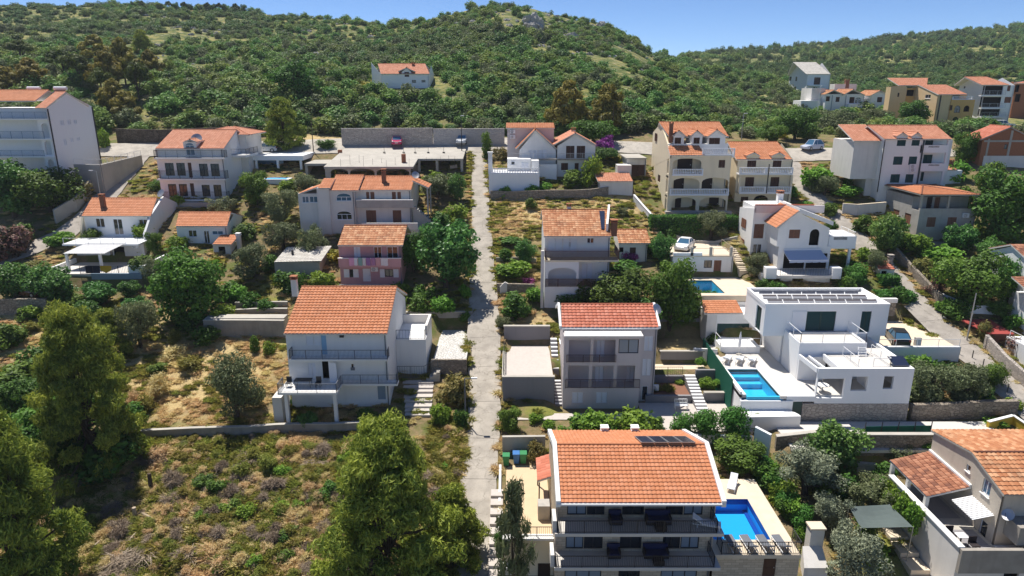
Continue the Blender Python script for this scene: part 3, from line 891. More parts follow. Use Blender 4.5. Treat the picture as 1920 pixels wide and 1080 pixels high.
def ac_unit(p,label,face=(0,-1),group='air conditioner units'):
 """outdoor air conditioner: case > fan grille, bracket"""
 r=empty('air_conditioner',p,label,'air conditioner',group)
 x,y,z=p
 c=MB().box(x-.42,x+.42,y-.32,y-.04,z,z+.58).build('case',M['whitewood'],r)
 g=MB()
 for q in(.22,.15,.07):g.tube([(x-.1+q*math.cos(t),y-.335,z+.29+q*math.sin(t))for t in np.linspace(0,2*math.pi,13)],.012,4)
 g.build('fan_grille',M['iron'],r)
 MB().lathe((x-.1,y-.30,z+.29),[(.2,0),(.2,.001)],12)
 b=MB()
 for d in(-.3,.3):b.box(x+d-.02,x+d+.02,y-.34,y-.001,z-.05,z-.002)
 b.build('bracket',M['steel'],r)
 return r
def dish(p,label,rad=.45,az=-40):
 r=empty('satellite_dish',p,label,'satellite dish','satellite dishes')
 p=Vector(p)
 d=Vector((math.sin(R(az))*.8,-math.cos(R(az))*.8,.55)).normalized()
 c=p+Vector((0,0,.75));a=d.cross(Vector((0,0,1))).normalized();u=a.cross(d)
 V=[];Fc=[]
 n=14
 for i,(q,o_)in enumerate(((0.02,0),(.5,.05),(1,.17))):
  for k in range(n):
   t=2*math.pi*k/n;V.append(c+(a*math.cos(t)+u*math.sin(t))*rad*q+d*(o_*rad))
 for i in range(2):
  for k in range(n):Fc.append((i*n+k,i*n+(k+1)%n,(i+1)*n+(k+1)%n,(i+1)*n+k))
 MB().add(V,Fc).build('reflector',M['steel'],r)
 MB().tube([p,p+Vector((0,0,.7)),c],.03,6).build('mast',M['steel'],r)
 MB().tube([c-u*rad*.9+d*.1,c+d*rad*1.1],.015,5).build('feed_arm',M['iron'],r)
 return r
def hit(px,py,P0,N):
 r=Vector(ray(px,py));o=Vector((0,0,CZ));N=Vector(N)
 return o+r*((Vector(P0)-o).dot(N)/r.dot(N))
def solo_box(name,label,cat,b,m,group=None):
 o=MB().box(*b).build(name,M[m],None,None,((b[0]+b[1])/2,(b[2]+b[3])/2,b[4]))
 return tag(o,label,cat,group)
def steps(label,z,rows,m='palestone2',rise=.14,name='garden_steps',dz=.0):
 """rows: (x0, x1, y) photo positions of the nosings, top to bottom"""
 pts=[]
 for x0,x1,y in rows:
  a=gnd(z[0]+(x0+x1)/2/z[2],z[1]+y/z[2])
  pts.append((at(z[0]+x0/z[2],z[1]+y/z[2],a.y).x,at(z[0]+x1/z[2],z[1]+y/z[2],a.y).x,a.y,a.z))
 r=empty(name,(sum(pts[-1][:2])/2,pts[-1][2],pts[-1][3]),label,'steps')
 for k,(x0,x1,y,zz)in enumerate(pts):
  yb=pts[k-1][2]if k else y+(y-pts[1][2])
  MB().box(x0,x1,y,yb+.06,zz-.5,zz+rise+dz).build('step',M[m],r)
 return r
def wall_thing(label,pts,h,t,m,cap=None,name='garden_wall',cat='wall',down=1.2,tops=None):
 """free-standing or retaining wall along world points; top follows tops or is h above the ground"""
 pts=[Vector(p)for p in pts]
 r=empty(name,pts[0],label,cat)
 mb=MB();cp=MB()
 for i,(a,b)in enumerate(zip(pts[:-1],pts[1:])):
  n=max(1,int((b-a).length/2.5))if tops is None else 1
  for k in range(n):
   p,q=a.lerp(b,k/n),a.lerp(b,(k+1)/n)
   zp,zq=(hz(p.x,p.y),hz(q.x,q.y))
   tp,tq=(zp+h,zq+h)if tops is None else(tops[i],tops[i+1])
   d=(q-p);d.z=0;d.normalize();nn=Vector((d.y,-d.x,0))*(t/2)
   lo=min(zp,zq)-down
   P=[Vector((p.x,p.y,lo)),Vector((q.x,q.y,lo)),Vector((q.x,q.y,tq)),Vector((p.x,p.y,tp))]
   mb.prism([v+nn for v in P],-nn*2)
   if cap:
    n2=nn*1.25;c=Vector((0,0,.07));e=Vector((0,0,.003))
    cp.prism([P[3]+n2+e,P[2]+n2+e,P[2]+n2+c,P[3]+n2+c],-n2*2)
 mb.build('wall_body',M[m],r)
 if cap:cp.build('coping',M[cap],r)
 return r
def wallpx(label,pxs,h,t,m,**kw):return wall_thing(label,[gnd(*p)for p in pxs],h,t,m,**kw)
Z1,Z2,Z3,Z4,Z5,Z6,Z7,Z8=(0,100,4),(480,100,4),(900,170,4),(1440,90,4),(0,340,4),(440,320,4),(900,360,4),(1240,330,4)
Z9,Z10,Z11,Z12,Z13,Z14,Z15,Z16=(1600,300,4.153),(370,510,4),(900,530,4),(1290,520,3.6),(980,780,3.6),(1300,780,3.6),(1560,740,3.178),(1600,520,3.856)
ZA,ZB,ZC_,ZD,ZE=(1720,780,3.6),(1780,430,5.143),(1740,120,5.143),(1490,110,6.857),(1350,240,6.75)
h=House('apartment_house','pale mauve three storey house with red tiled roof and brown rails beside the paver yard','house',(1128,766),Z11)
Y=h.Y;Yw=Y+1.6
ye=Yw-.25;ze=h.V(338,ye)
xl,xr=h.U(612,338,ye),h.U(1338,338,ye)
yr,zr,yb,zb=h.gableX(xl,xr,ye,ze,571,.42,tiles='red',xl2=h.U(600,160,ye+5),xr2=h.U(1287,160,ye+5),pu=.4,ps=.42,amp=.06)
h.body((628,345,1312,945),'mauve',yb-Yw-.3,[(1232,402,1298,512,'SW'),(1218,572,1284,698,'SW'),(1212,775,1258,885,'G'),(872,432,934,588,'SW'),(862,628,925,778,'SW'),(1098,628,1152,778,'SW')],Y=Yw,gable=(yr,zr-.15),lh=[(572,365,580,395,'W'),(598,410,606,440,'W')])
h.arcade((625,402,1200,945),[(665,428,828,597),(850,428,1015,597),(1040,425,1190,530),(660,622,815,787),(840,622,1000,787),(1025,622,1160,787),(690,821,773,902),(871,821,953,902)],'mauve',Y,.2,'loggia_front')
for r in((690,821,773,902),(871,821,953,902)):fill_opening(h.root,frontT(Y),*h.rect(r,Y),'SW')
fill_opening(h.root,frontT(Y),*h.rect((1040,425,1190,530),Y),'C')
a,b,c,d=h.rect((625,402,1200,945),Y)
for zz in(h.V(600,Y),h.V(790,Y)):h.mbox('balcony_floor',(a+.02,b-.02,Y+.201,Yw-.002,zz-.2,zz),'mauve')
for x0 in(a+.001,b-.2):h.mbox('side_wall',(x0,x0+.199,Y+.201,Yw-.002,c-.5,d-.02),'mauve')
e=h.rect((640,405,1226,405),Y-.25)
h.mbox('canopy',(e[0],e[1],Y-.3,Yw-.01,h.V(404,Y)+.002,h.V(404,Y)+.16),'offwhite')
for(x0,x1,yt,ybm)in((650,1018,540,598),(640,1195,725,792)):
 zb_=h.V(ybm,Y-.05);h.rail([(h.U(x0,ybm,Y-.08),Y-.08,zb_),(h.U(x1,ybm,Y-.08),Y-.08,zb_)],h.V(yt,Y)-zb_,'brownrail',gap=.11)
for s_,xx in((-1,xl),(1,xr)):
 mb=MB();q=[(xx,ye-.05,ze-.12),(xx,ye-.05,ze+.2),(xx,yr,zr+.24),(xx,yb,zb+.2),(xx,yb,zb-.1),(xx,yr,zr-.1)]
 mb.prism(q,(s_*.22,0,0));mb.build('rake_trim',M['white'],h.root)
h.mbox('gutter',(xl,xr,ye-.14,ye-.004,ze-.13,ze),'white')
ac_unit((h.U(1330,800,Yw-.5),Yw+1.0,h.V(800,Yw+1)),'upper white air conditioner on the right side of the mauve house')
ac_unit((h.U(1330,800,Yw-.5),Yw+1.0,h.V(800,Yw+1)-.8),'lower white air conditioner on the right side of the mauve house')
dish((xr+.2,yr-1,zr-.9),'grey satellite dish behind the right roof edge of the mauve house',.55,40)
Y=41.3;Yb=39.5
h=House('apartment_house','large stone faced house in the foreground with orange roof and two iron railed balconies','house',Vector((h.U(760,600,41)if 0 else 7.0,41.3,hz(7.0,41.3))),Z13)
ye=Yb-.1;ze=h.V(588,ye)
xl,xr=h.U(225,588,ye),h.U(1372,588,ye)
yr,zr,yb,zb=h.gableX(xl+.3,xr-.3,ye,ze,834,.36,back=6.2,tiles='orange',pu=.295,ps=.335,amp=.05)
h.mbox('gutter',(xl+.1,xr-.1,ye-.16,ye-.006,ze-.12,ze+.01),'whitemetal')
for s_,xx in((1,xl),(1,xr-.3)):
 mb=MB();q=[(xx,ye-.1,ze-.25),(xx,ye-.1,ze+.22),(xx,yr,zr+.24),(xx,yb,zb+.2),(xx,yb,zb-.2),(xx,yr,zr-.2)]
 mb.prism(q,(s_*.3,0,0));mb.build('rake_trim',M['white'],h.root)
body=h.rect((205,592,1300,1300),Y)
wx0,wx1=h.U(222,700,Y),h.U(1296,700,Y)
h.body((205,592,1300,1200),'ashlar',yb-Y-.3,[(300,603,430,668,'C'),(434,603,553,668,'K'),(672,603,820,668,'K'),(965,603,1083,668,'K'),(1088,603,1215,668,'C'),(290,815,410,895,'C'),(413,815,540,895,'K'),(655,815,802,895,'K'),(945,815,1062,895,'K'),(1066,815,1190,895,'C'),(282,1045,530,1130,'C'),(645,1045,790,1130,'K'),(930,1045,1175,1130,'C')],Y=Y,X=(wx0,wx1),gable=(yr,zr-.2),down=2)
zt_,zl_=h.V(795,Yb),h.V(1025,Yb)
for zz in(zt_,zl_):h.mbox('balcony_floor',(wx0-.15,wx1+.12,Yb,Y-.003,zz-.24,zz),'greydeck')
for zz,yt,x0,x1,ybm in((zt_,712,238,1316,795),(zl_,950,222,1296,1025)):
 xa,xb=h.U(x0,750 if zz==zt_ else 985,Yb),h.U(x1,750 if zz==zt_ else 985,Yb)
 h.rail([(xa,Y-.1,zz),(xa,Yb+.06,zz),(xb,Yb+.06,zz),(xb,Y-.1,zz)],h.V(yt,Yb)-zz,'iron',gap=.12,post=1.9)
 h.mbox('side_pier',(xa-.32,xa-.06,Yb+.35,Y-.05,zz-.239,zz+.75),'offwhite')
for(px_,py_)in((555,103),(760,110)):
 q=h.p(px_,py_);P_=at(*q,yb-.6);h.chimney(P_.x,yb-.3,zb,.5,.25,'white','white')
N_=Vector((0,.36,1)).normalized();P0=(0,yr,zr+.16)
sp=[hit(*h.p(x,y),P0,N_)for x,y in((798,183),(1168,183))]
pl=h.root
yb0,yb1=hit(*h.p(980,184),P0,N_).y,hit(*h.p(980,142),P0,N_).y
zof=lambda yy:zr+.18-.36*(yy-yr)
for k in range(4):
 xa=sp[0].x+(sp[1].x-sp[0].x)*(k+.02)/4;xb=sp[0].x+(sp[1].x-sp[0].x)*(k+.97)/4
 mb=MB();mb.prism([(xa,yb0,zof(yb0)),(xb,yb0,zof(yb0)),(xb,yb1,zof(yb1)),(xa,yb1,zof(yb1))],(0,0,.07))
 p_=mb.build('solar_panel',M['steel'],h.root)
 MB().poly([(xa+.05,yb0+.06,zof(yb0+.06)+.074),(xb-.05,yb0+.06,zof(yb0+.06)+.074),(xb-.05,yb1-.06,zof(yb1-.06)+.074),(xa+.05,yb1-.06,zof(yb1-.06)+.074)]).build('cells',M['solar'],p_)
FH=dict(zt=zt_,zl=zl_,Yb=Yb,Y=Y,h=h,wx0=wx0,wx1=wx1)
zd=C-31.45;YD0,YD1=40.7,50.4;XD0,XD1=wx1+.02,20.3
pd=empty('pool_terrace',(17,42,hz(17,42)),'raised sandstone pool terrace with blue pool beside the front house','terrace')
hp=House.__new__(House);hp.z=Z14;hp.Y=YD0;hp.root=pd
pc=[at_z(*hp.p(x,y),zd)for x,y in((235,835),(523,835),(365,560),(228,560))]
px0,px1,py0,py1=XD0+.45,pc[1].x,pc[0].y,pc[2].y
mb=MB()
mb.box(XD0,XD1,YD0,py0,zd-.3,zd).box(XD0,XD1,py1,YD1,zd-.3,zd).box(XD0,px0,py0,py1,zd-.3,zd).box(px1,XD1,py0,py1,zd-.3,zd)
mb.build('deck',M['deckstone'],pd)
mb=MB();wall_face(mb,frontT(YD0+.15),XD0,XD1,zd-4.2,zd-.302,[(*hp.rect((470,962,556,1085),YD0+.15),0)],.15)
mb.poly([(XD1,YD0+.15,zd-4.2),(XD1,YD1,zd-4.2),(XD1,YD1,zd-.302),(XD1,YD0+.15,zd-.302)])
mb.poly([(XD0,YD1,zd-4.2),(XD1,YD1,zd-4.2),(XD1,YD1,zd-.302),(XD0,YD1,zd-.302)])
mb.build('terrace_wall',M['ashlar'],pd)
fill_opening(pd,frontT(YD0+.15),*hp.rect((470,962,556,1085),YD0+.15),'D',.15)
mb=MB();dp=1.1
mb.poly([(px0,py0,zd-dp),(px1,py0,zd-dp),(px1,py1,zd-dp),(px0,py1,zd-dp)])
for a_,b_ in(((px0,py0),(px1,py0)),((px1,py0),(px1,py1)),((px1,py1),(px0,py1)),((px0,py1),(px0,py0))):
 mb.poly([(*a_,zd-dp),(*b_,zd-dp),(*b_,zd-.3),(*a_,zd-.3)])
pool=mb.build('swimming_pool',M['pooltile2'],pd)
mb=MB()
for a_,b_ in(((px0+.002,py1-.002),(px1-.002,py1-.002)),((px1-.003,py0),(px1-.003,py1))):
 mb.poly([(*a_,zd-.5),(*b_,zd-.5),(*b_,zd-.02),(*a_,zd-.02)])
mb.box(px1-.3,px1-.01,py0+.01,py1-.01,zd-dp+.01,zd-dp+.1)
mb.build('tile_band',M['navyband'],pool)
MB().poly([(px0,py0,zd-.1),(px1,py0,zd-.1),(px1,py1,zd-.1),(px0,py1,zd-.1)]).build('water',M['water'],pool)
hp.rail([(XD0+.5,YD0+1.2,zd),(XD0+.5,YD0+.08,zd),(XD1-.05,YD0+.08,zd),(XD1-.05,YD0+1.6,zd)],1.0,'iron',gap=.12,post=1.0)
POOL1=(XD0,XD1,YD0,YD1,px0,px1,py0,py1,zd)
h=House('village_house','white house with large orange roof and grey railed balconies left of the road','house',(640,764),Z10)
Y=h.Y
ye=Y-.45;ze=h.V(466,ye)
xl,xr=h.U(648,466,ye),h.U(1424,466,ye)
yr,zr,yb,zb=h.gableX(xl,xr,ye,ze,538.5,.42,tiles='orange',pu=.36,ps=.42,amp=.06)
w=h.body((688,470,1432,1015),'white',yb-Y-.5,[(815,475,925,550,'SW'),(930,475,970,618,'SL'),(832,682,888,782,'SW'),(938,670,986,800,'X'),(1156,690,1172,730,'K'),(1352,850,1412,957,'DL')],gable=(yr,zr-.15),rh=[(1452,270,1470,335,'K')])
WL=h
yt=Y-1.0;z1=h.V(657,yt)
a,b=h.U(690,657,yt),h.U(1428,657,yt)
h.mbox('balcony',(a,b,yt,Y-.003,z1-.18,z1),'white')
h.rail([(a+.03,Y-.05,z1),(a+.03,yt+.05,z1),(b-.03,yt+.05,z1),(b-.03,Y-.05,z1)],h.V(588,yt)-z1,'greyiron',gap=.12)
yl=Y-3.0;z2=h.V(908,yl)
a,b=h.U(600,908,yl),h.U(1046,908,yl)
h.mbox('balcony',(a,b,yl,Y-.004,z2-.2,z2),'white')
h.rail([(a+.05,Y-1.4,z2),(a+.05,yl+.05,z2),(b-.05,yl+.05,z2),(b-.05,Y-1.0,z2)],h.V(842,yl)-z2,'greyiron',gap=.12)
ym=Y-1.0;c2=h.U(1500,842,ym)
h.mbox('balcony',(b+.003,c2,ym,Y-.004,z2-.2,z2),'white')
h.rail([(b+.05,ym+.05,z2),(c2-.05,ym+.05,z2),(c2-.05,Y-.1,z2)],h.V(775,ym)-h.V(842,ym),'greyiron',gap=.12)
for x_ in(672,1036):
 X_=h.U(x_,1000,yl+.2);h.mbox('post',(X_-.16,X_+.16,yl+.1,yl+.42,hz(X_,yl)-.6,z2-.203),'white')
q=h.rect((990,668,1046,806),Y-.5);mb=MB();mb.box(q[0],q[1],Y-.62,Y-.57,z2+.002,z2+2.05);mb.build('open_door',M['whitewood'],h.root)
h.mbox('lamp',(h.U(1070,478,Y),h.U(1100,478,Y),Y-.25,Y-.003,h.V(486,Y),h.V(470,Y)),'iron')
h.mbox('wall_box',(h.U(1150,700,Y),h.U(1180,700,Y),Y-.1,Y-.003,h.V(735,Y),h.V(715,Y)),'greyiron')
P_=at(*h.p(727,80),yr+.6);h.chimney(P_.x,yr+.6,zr-.1,.55,.8,'offwhite','brick')
g2=gnd(*h.p(640,1000));h.mbox('side_shed',(a-.9,a-.02,yl+.9,Y+.4,hz(a,yl)-1,z2-.9),'offwhite')
ann=House('terrace_annex','white flat roofed annex with railed roof terrace on the right side of the white house','annex',Vector((w[1]+2,65.8,hz(w[1]+2,65.8))),Z10)
Ya=65.8;zt_=ann.V(507,Ya)
a,b=w[1]+.02,ann.U(1714,560,Ya)
k_=ray(960,510+385/4);yback=(zt_-CZ)/(k_[2]/k_[1])
mb=MB().box(a,b,Ya,yback+.3,hz(b,Ya)-1.5,zt_);mb.build('wall',M['white'],ann.root)
mb=MB().box(a,b+.02,yback+.002,yback+.28,zt_+.002,zt_+1.0).box(b-.24,b+.02,Ya+1.5,yback,zt_+.002,zt_+1.0);mb.build('parapet',M['offwhite'],ann.root)
MB().box(a+.3,b-.3,Ya+.3,yback-.1,zt_+.002,zt_+.03).build('terrace_floor',M['white2'],ann.root)
ann.rail([(a+.05,Ya+.08,zt_+.03),(b-.1,Ya+.08,zt_+.03),(b-.1,Ya+1.5,zt_+.03)],ann.V(440,Ya)-zt_,'greyiron',gap=.3,post=1.4)
ann.rail([(a+.1,Ya-.6,ann.V(795,Ya-.6)),(b-.2,Ya-.6,ann.V(795,Ya-.6)),(b+1.2,Ya-.5,ann.V(735,Ya-.5))],1.3,'greyiron',gap=.25,post=1.2)
mb=MB()
for k in range(5):mb.box(b-.3+k*.35,b+.05+k*.35,Ya-1.1,Ya-.05,hz(b,Ya)-1,ann.V(800,Ya-.6)+.02+k*.22)
mb.build('stair',M['concrete'],ann.root)
steps('six wide concrete garden steps going down beside the white house left of the road',Z10,[(1540,1770,845),(1542,1768,880),(1545,1765,915),(1548,1762,950),(1552,1760,985),(1556,1756,1022),(1556,1752,1060),(1556,1748,1095)],'paver',.18)
slab=empty('parking_slab',(-6.6,66.3,C-27.2),'white cobbled parking place between the white house and the road','parking place')
MB().box(-8.2,-4.75,66.0,75.4,C-27.3,C-27.1).build('paving',M['cobble'],slab)
MB().box(-8.4,-4.7,65.7,65.99,C-29.6,C-27.0).build('retaining_wall',M['stone'],slab)
wall_thing('grey retaining wall behind the cobbled parking place',[(-12.5,75.9,0),(-4.6,76.1,0)],1,.3,'oldconcrete','concrete',tops=[C-25.2,C-25.2],down=2)
h=House('village_house','pink two storey house with laundry hung along its balcony wall','house',(694,536),Z6)
Y=h.Y;yp=Y-1.2
ye=yp-.1;ze=h.V(561,ye)
xl,xr=h.U(772,561,ye),h.U(1262,561,ye)
yr,zr,yb,zb=h.gableX(xl,xr,ye,ze,423.5,.42,tiles='weathered',pu=.38,ps=.45)
w=h.body((788,560,1254,865),'pink',yb-Y-.3,[(895,572,945,715,'SW'),(1045,570,1105,715,'G'),(1142,570,1225,660,'W'),(862,740,890,800,'K'),(960,735,1020,832,'DW'),(1126,740,1190,796,'K')],gable=(yr,zr-.15))
a,b,c,d=h.rect((778,657,1248,722),yp)
h.mbox('balcony_floor',(a,b,yp+.15,Y-.003,c-.05,c+.1),'pink')
h.mbox('parapet',(a,b,yp,yp+.147,c-.05,d-.06),'pink')
h.mbox('parapet_cap',(a-.05,b+.05,yp-.04,yp+.2,d-.058,d+.03),'white')
for x0 in(a,b-.15):h.mbox('side_parapet',(x0,x0+.15,yp+.15,Y-.004,c+.102,d-.06),'pink')
for x0,x1,yy in((820,860,0),(890,930,0),(1090,1125,0),(1191,1230,0)):
 q=h.rect((x0,738,x1,800),Y);MB().box(q[0],q[1],Y-.07,Y-.02,q[2],q[3]).build('shutter',M['whitewood'],h.root)
h.rail([(a,Y-1.5,hz(a,Y-1.5)),(b,Y-1.5,hz(b,Y-1.5))],1.0,'whitemetal',gap=.25,post=1.2)
ac_unit((h.U(1052,745,Y),Y,h.V(752,Y)),'air conditioner beside the white door of the pink house')
xs=[(857,895,(.72,.38,.55)),(896,921,(.75,.75,.78)),(926,958,(.25,.42,.38)),(960,982,(.7,.68,.68)),(985,1019,(.34,.18,.38)),(1024,1056,(.42,.22,.36)),(1060,1092,(.66,.38,.38)),(1096,1150,(.74,.70,.70))]
names=['pink towel at the left end','narrow white cloth next to the pink towel','grey green towel','pale narrow towel in the middle','purple towel','mauve towel right of the purple one','salmon towel','wide white sheet at the right end']
for(x0,x1,cc),nm in zip(xs,names):
 q=h.rect((x0,658,x1,712),yp-.07);mm=mat('towel_cloth',cc,.95,.1)
 n=5;V=[]
 top=d+.035
 for i in range(n+1):
  u=q[0]+(q[1]-q[0])*i/n;dy=.02*math.sin(i*2.1)
  V.append([(u,yp+.22,top-.45),(u,yp+.21,top+.005),(u,yp-.05,top+.005),(u,yp-.075+dy,(top+q[2])/2),(u,yp-.07-dy,q[2]+random.uniform(-.05,.05))])
 mb=MB()
 for i in range(n):
  for k in range(4):mb.poly([V[i][k],V[i+1][k],V[i+1][k+1],V[i][k+1]])
 o=mb.build('towel',mm,None,None,(q[0],yp,top));tag(o,nm+' of the laundry on the pink house balcony','towel','laundry on the pink house')
h=House('village_house','long white house with arched windows, orange roof and long balcony above the pink house','house',(690,438),Z6)
Y=h.Y;Y2=Y+1.0
ye=Y-.2;ze=h.V(150,ye)
x0,x1,x2=h.U(706,150,ye),h.U(926,150,ye),h.U(1324,145,Y2-.3)
yr,zr,yb,zb=h.gableX(x0,x1,ye,ze,329,.36,tiles='orange')
h.gableX(x1+.02,x2,Y2-.35,h.V(146,Y2-.35),331,.34,tiles='orange')
h.body((715,152,908,560),'offwhite',9,[(760,168,876,228,'WB',30),(765,302,880,368,'W',26)],gable=(yr,zr-.15),down=2.5)
h.body((909,147,1328,560),'offwhite',8.4,[(986,160,1010,212,'SR'),(1019,160,1049,250,'SR'),(1180,160,1210,252,'SR'),(1220,160,1247,212,'SR'),(986,297,1062,392,'SR'),(1186,297,1250,392,'SR')],Y=Y2,gable=(yr+.6,zr-.4),down=2.5)
yp=Y-.1
a,b,c,d=h.rect((912,218,1338,272),yp)
h.mbox('balcony',(a,b,yp+.14,Y2-.003,c-.15,c),'offwhite')
h.mbox('parapet',(a,b,yp,yp+.138,c-.15,d-.1),'greyplaster')
h.mbox('parapet_cap',(a,b,yp-.03,yp+.18,d-.098,d),'white')
yl=Y-1.2
h.body((630,130,722,560),'offwhite',5,[],Y=yl+.9,down=2.5,name='stair_tower')
h.body((490,172,632,545),'offwhite',7,[(505,192,556,242,'WB'),(560,192,624,240,'WB')],Y=yl+1.4,down=2.5,name='side_wing')
yw_=yl+1.3
A,B_=at(*h.p(480,173),yw_),at(*h.p(632,128),yw_)
h.slope((A.x,yw_+5,A.z),(A.x,yw_,A.z),(B_.x,yw_,B_.z+.15),(B_.x,yw_+5,B_.z+.15),'orange')
P1=at(*h.p(626,132),yl+.8);P2=at(*h.p(716,132),yl+.8)
h.slope((P1.x,yl+.7,P1.z),(P2.x,yl+.7,P2.z),(P2.x,yl+4.0,P2.z+.9),(P1.x,yl+4.0,P1.z+.9),'orange')
a,b,c,d=h.rect((955,393,1374,480),yl-.2)
h.mbox('terrace_wall',(a,b,yl-.2,Y2-.01,c-2,d-.9),'offwhite');h.mbox('terrace_parapet',(a,b,yl-.2,yl-.02,d-.898,d),'white')
P_=at(*h.p(1120,70),yr-1.2);h.chimney(P_.x,yr-1.2,zr-.6,.55,1.3,'redwood','brick')
dish((x2+.3,yr-.8,zr-.6),'pale satellite dish on the right gable of the long white house',.55,20)
A=at(*h.p(1332,92),Y2+3);B_=at(*h.p(1455,128),Y2+.5)
h.slope((B_.x,Y2+4,B_.z),(B_.x,Y2+.4,B_.z),(x2+.1,Y2+.4,B_.z+1.0),(x2+.1,Y2+4,B_.z+1.0),'orange')
for yy in(Y2+.5,Y2+3.8):h.mbox('post',(B_.x-.3,B_.x-.1,yy,yy+.2,hz(B_.x,yy)-1,B_.z-.1),'greyplaster')
mb=MB()
for k in range(9):mb.box(x2+.2+k*.34,x2+.54+k*.34,Y2-.6,Y2+.5,hz(x2+1,Y2)-2,h.V(270,Y2)-k*.28)
mb.build('outside_stair',M['concrete'],h.root)
h=House('village_house','white terraced house at the left with pale corrugated porch and towels over its railing','house',gnd(215,539),Z5)
zf=C-22.1;Yp=81.2
Yu=91.6
ye=Yu-.3;ze=h.V(262,ye)
xl,xr=h.U(612,258,ye),h.U(1132,262,ye)
yr,zr,yb,zb=h.gableX(xl,xr,ye,ze,372,.40,tiles='orange',xl2=h.U(690,127,ye+4.4),xr2=h.U(1180,134,ye+4.4))
h.body((640,262,1128,402),'white',yb-Yu-.3,[(718,277,784,345,'W'),(852,282,922,400,'G'),(1042,285,1108,345,'W')],Y=Yu,gable=(yr,zr-.15),down=2.5)
q=h.rect((640,262,1128,402),Yu)
mb=MB();X_=q[1]+.02
mb.prism([(X_,Yu-2.2,zf-1),(X_,Yu-2.2,q[2]+.6),(X_,Yu,q[3]+.1),(X_,yr,zr+.3),(X_,yb,zb+.2),(X_,yb,zf-1)],(.3,0,0));mb.build('gable_wall',M['white'],h.root)
mb=MB();X_=q[0]-.02
mb.prism([(X_,Yu-.9,q[2]+.9),(X_,Yu-.9,q[2]),(X_,Yu,q[2]),(X_,Yu,q[3])],(-.25,0,0));mb.build('wing_wall',M['cream'],h.root)
dish((xr-.2,yr-.4,zr),'grey satellite dish on the gable of the terraced house with the porch',.6,-25)
P_=at(*h.p(788,200),yr-1.9);h.chimney(P_.x,yr-2.2,zr-.9,.6,1.5,'redwood','brick',.45)
zr2=C-19.45
a,b=h.U(512,440,88),h.U(1075,440,88)
h.mbox('terrace_roof',(a,b,86.6,Yu-.004,zr2-.22,zr2),'whitemetal')
h.rail([(a+.1,86.8,zr2),(b-.1,86.8,zr2)],.75,'whitemetal',bars=False)
A=at(*h.p(462,508),83.4);B_=at(*h.p(775,512),83.4)
mb=MB();n=26
for k in range(n):
 u0,u1=A.x+(B_.x-A.x)*k/n,A.x+(B_.x-A.x)*(k+1)/n;um=(u0+u1)/2
 for(p,q_,dz)in((u0,um,.05),(um,u1,-.05)):
  mb.poly([(p,83.4,C-19.95),(q_,83.4,C-19.95+max(dz,0)),(q_+.9,87.2,C-19.38+max(dz,0)),(p+.9,87.2,C-19.38)]if dz>0 else[(p,83.4,C-19.9),(q_,83.4,C-19.95),(q_+.9,87.2,C-19.38),(p+.9,87.2,C-19.33)])
mb.build('porch_roof',M['corrug'],h.root)
for x_ in(508,757):
 P_=at(*h.p(x_,610),83.8);h.mbox('post',(P_.x-.14,P_.x+.14,83.7,83.98,zf-.3,C-20.0),'white')
h.body((575,470,1085,600),'offwhite',3.5,[(820,492,850,598,'W'),(855,492,938,600,'X')],Y=88,name='lower_wall',down=.6)
ac_unit((h.U(1022,490,88),88,h.V(498,88)),'air conditioner under the porch of the terraced house')
a,b=h.U(690,740,Yp),h.U(1066,740,Yp)
h.mbox('lower_wall',(a,b,Yp,Yp+.3,hz(a,Yp)-1.5,h.V(692,Yp)),'bluegrey')
h.mbox('patio',(h.U(470,620,84),b+.3,Yp+.302,87.99,zf-.5,zf+.03),'greydeck')
h.mbox('parapet',(h.U(960,650,Yp+.3),b+.5,Yp+.31,Yp+.55,zf+.032,zf+1.1),'white')
h.mbox('parapet',(b+.3,b+.55,Yp+.553,87,zf-1.5,zf+1.25),'white')
h.mbox('side_wall',(h.U(560,700,Yp+.3),a-.02,Yp+.31,Yp+.6,hz(a,Yp)-1.5,zf+.02),'offwhite')
h.mbox('parapet',(h.U(445,600,84),h.U(445,600,84)+.25,Yp+.9,87,zf-1.5,zf+.7),'white')
h.rail([(h.U(575,640,Yp),Yp+.5,zf),(h.U(960,640,Yp),Yp+.5,zf)],1.0,'iron',gap=.2)
for(x0,x1,yy0,yy1,m_,nm)in((640,692,628,690,'blackcloth','dark cloth at the left end'),(697,748,628,690,'blackcloth','dark cloth beside the mustard towel'),(752,835,627,688,'yellowcloth','mustard yellow towel')):
 q=h.rect((x0,yy0,x1,yy1),Yp+.42);mb=MB()
 n=4
 for k in range(n):
  u0,u1=q[0]+(q[1]-q[0])*k/n,q[0]+(q[1]-q[0])*(k+1)/n
  cut=(lambda t:q[2]+(.35*abs(2*t-1)if m_=='yellowcloth' else .04*(k%2)))
  mb.poly([(u0,Yp+.42-.03*(k%2),cut(k/n)),(u1,Yp+.42-.03*((k+1)%2),cut((k+1)/n)),(u1,Yp+.46,zf+1.04),(u0,Yp+.46,zf+1.04)])
  mb.poly([(u0,Yp+.46,zf+1.04),(u1,Yp+.46,zf+1.04),(u1,Yp+.56,zf+.7),(u0,Yp+.56,zf+.7)])
 tag(mb.build('towel',M[m_],None,None,(q[0],Yp+.4,zf+1)),nm+' hung over the railing of the terraced house','towel','towels on the terraced house')
h=House('cottage','small single storey white cottage with orange roof beside the terraced house','house',(378,457),Z5)
Y=h.Y;ye=Y-.3;ze=h.V(338,ye)
xl,xr=h.U(1318,334,ye),h.U(1704,338,ye)
yr,zr,yb,zb=h.gableX(xl,xr,ye,ze,398.5,.36,tiles='orange',xl2=h.U(1356,234,ye+4),xr2=h.U(1744,236,ye+4))
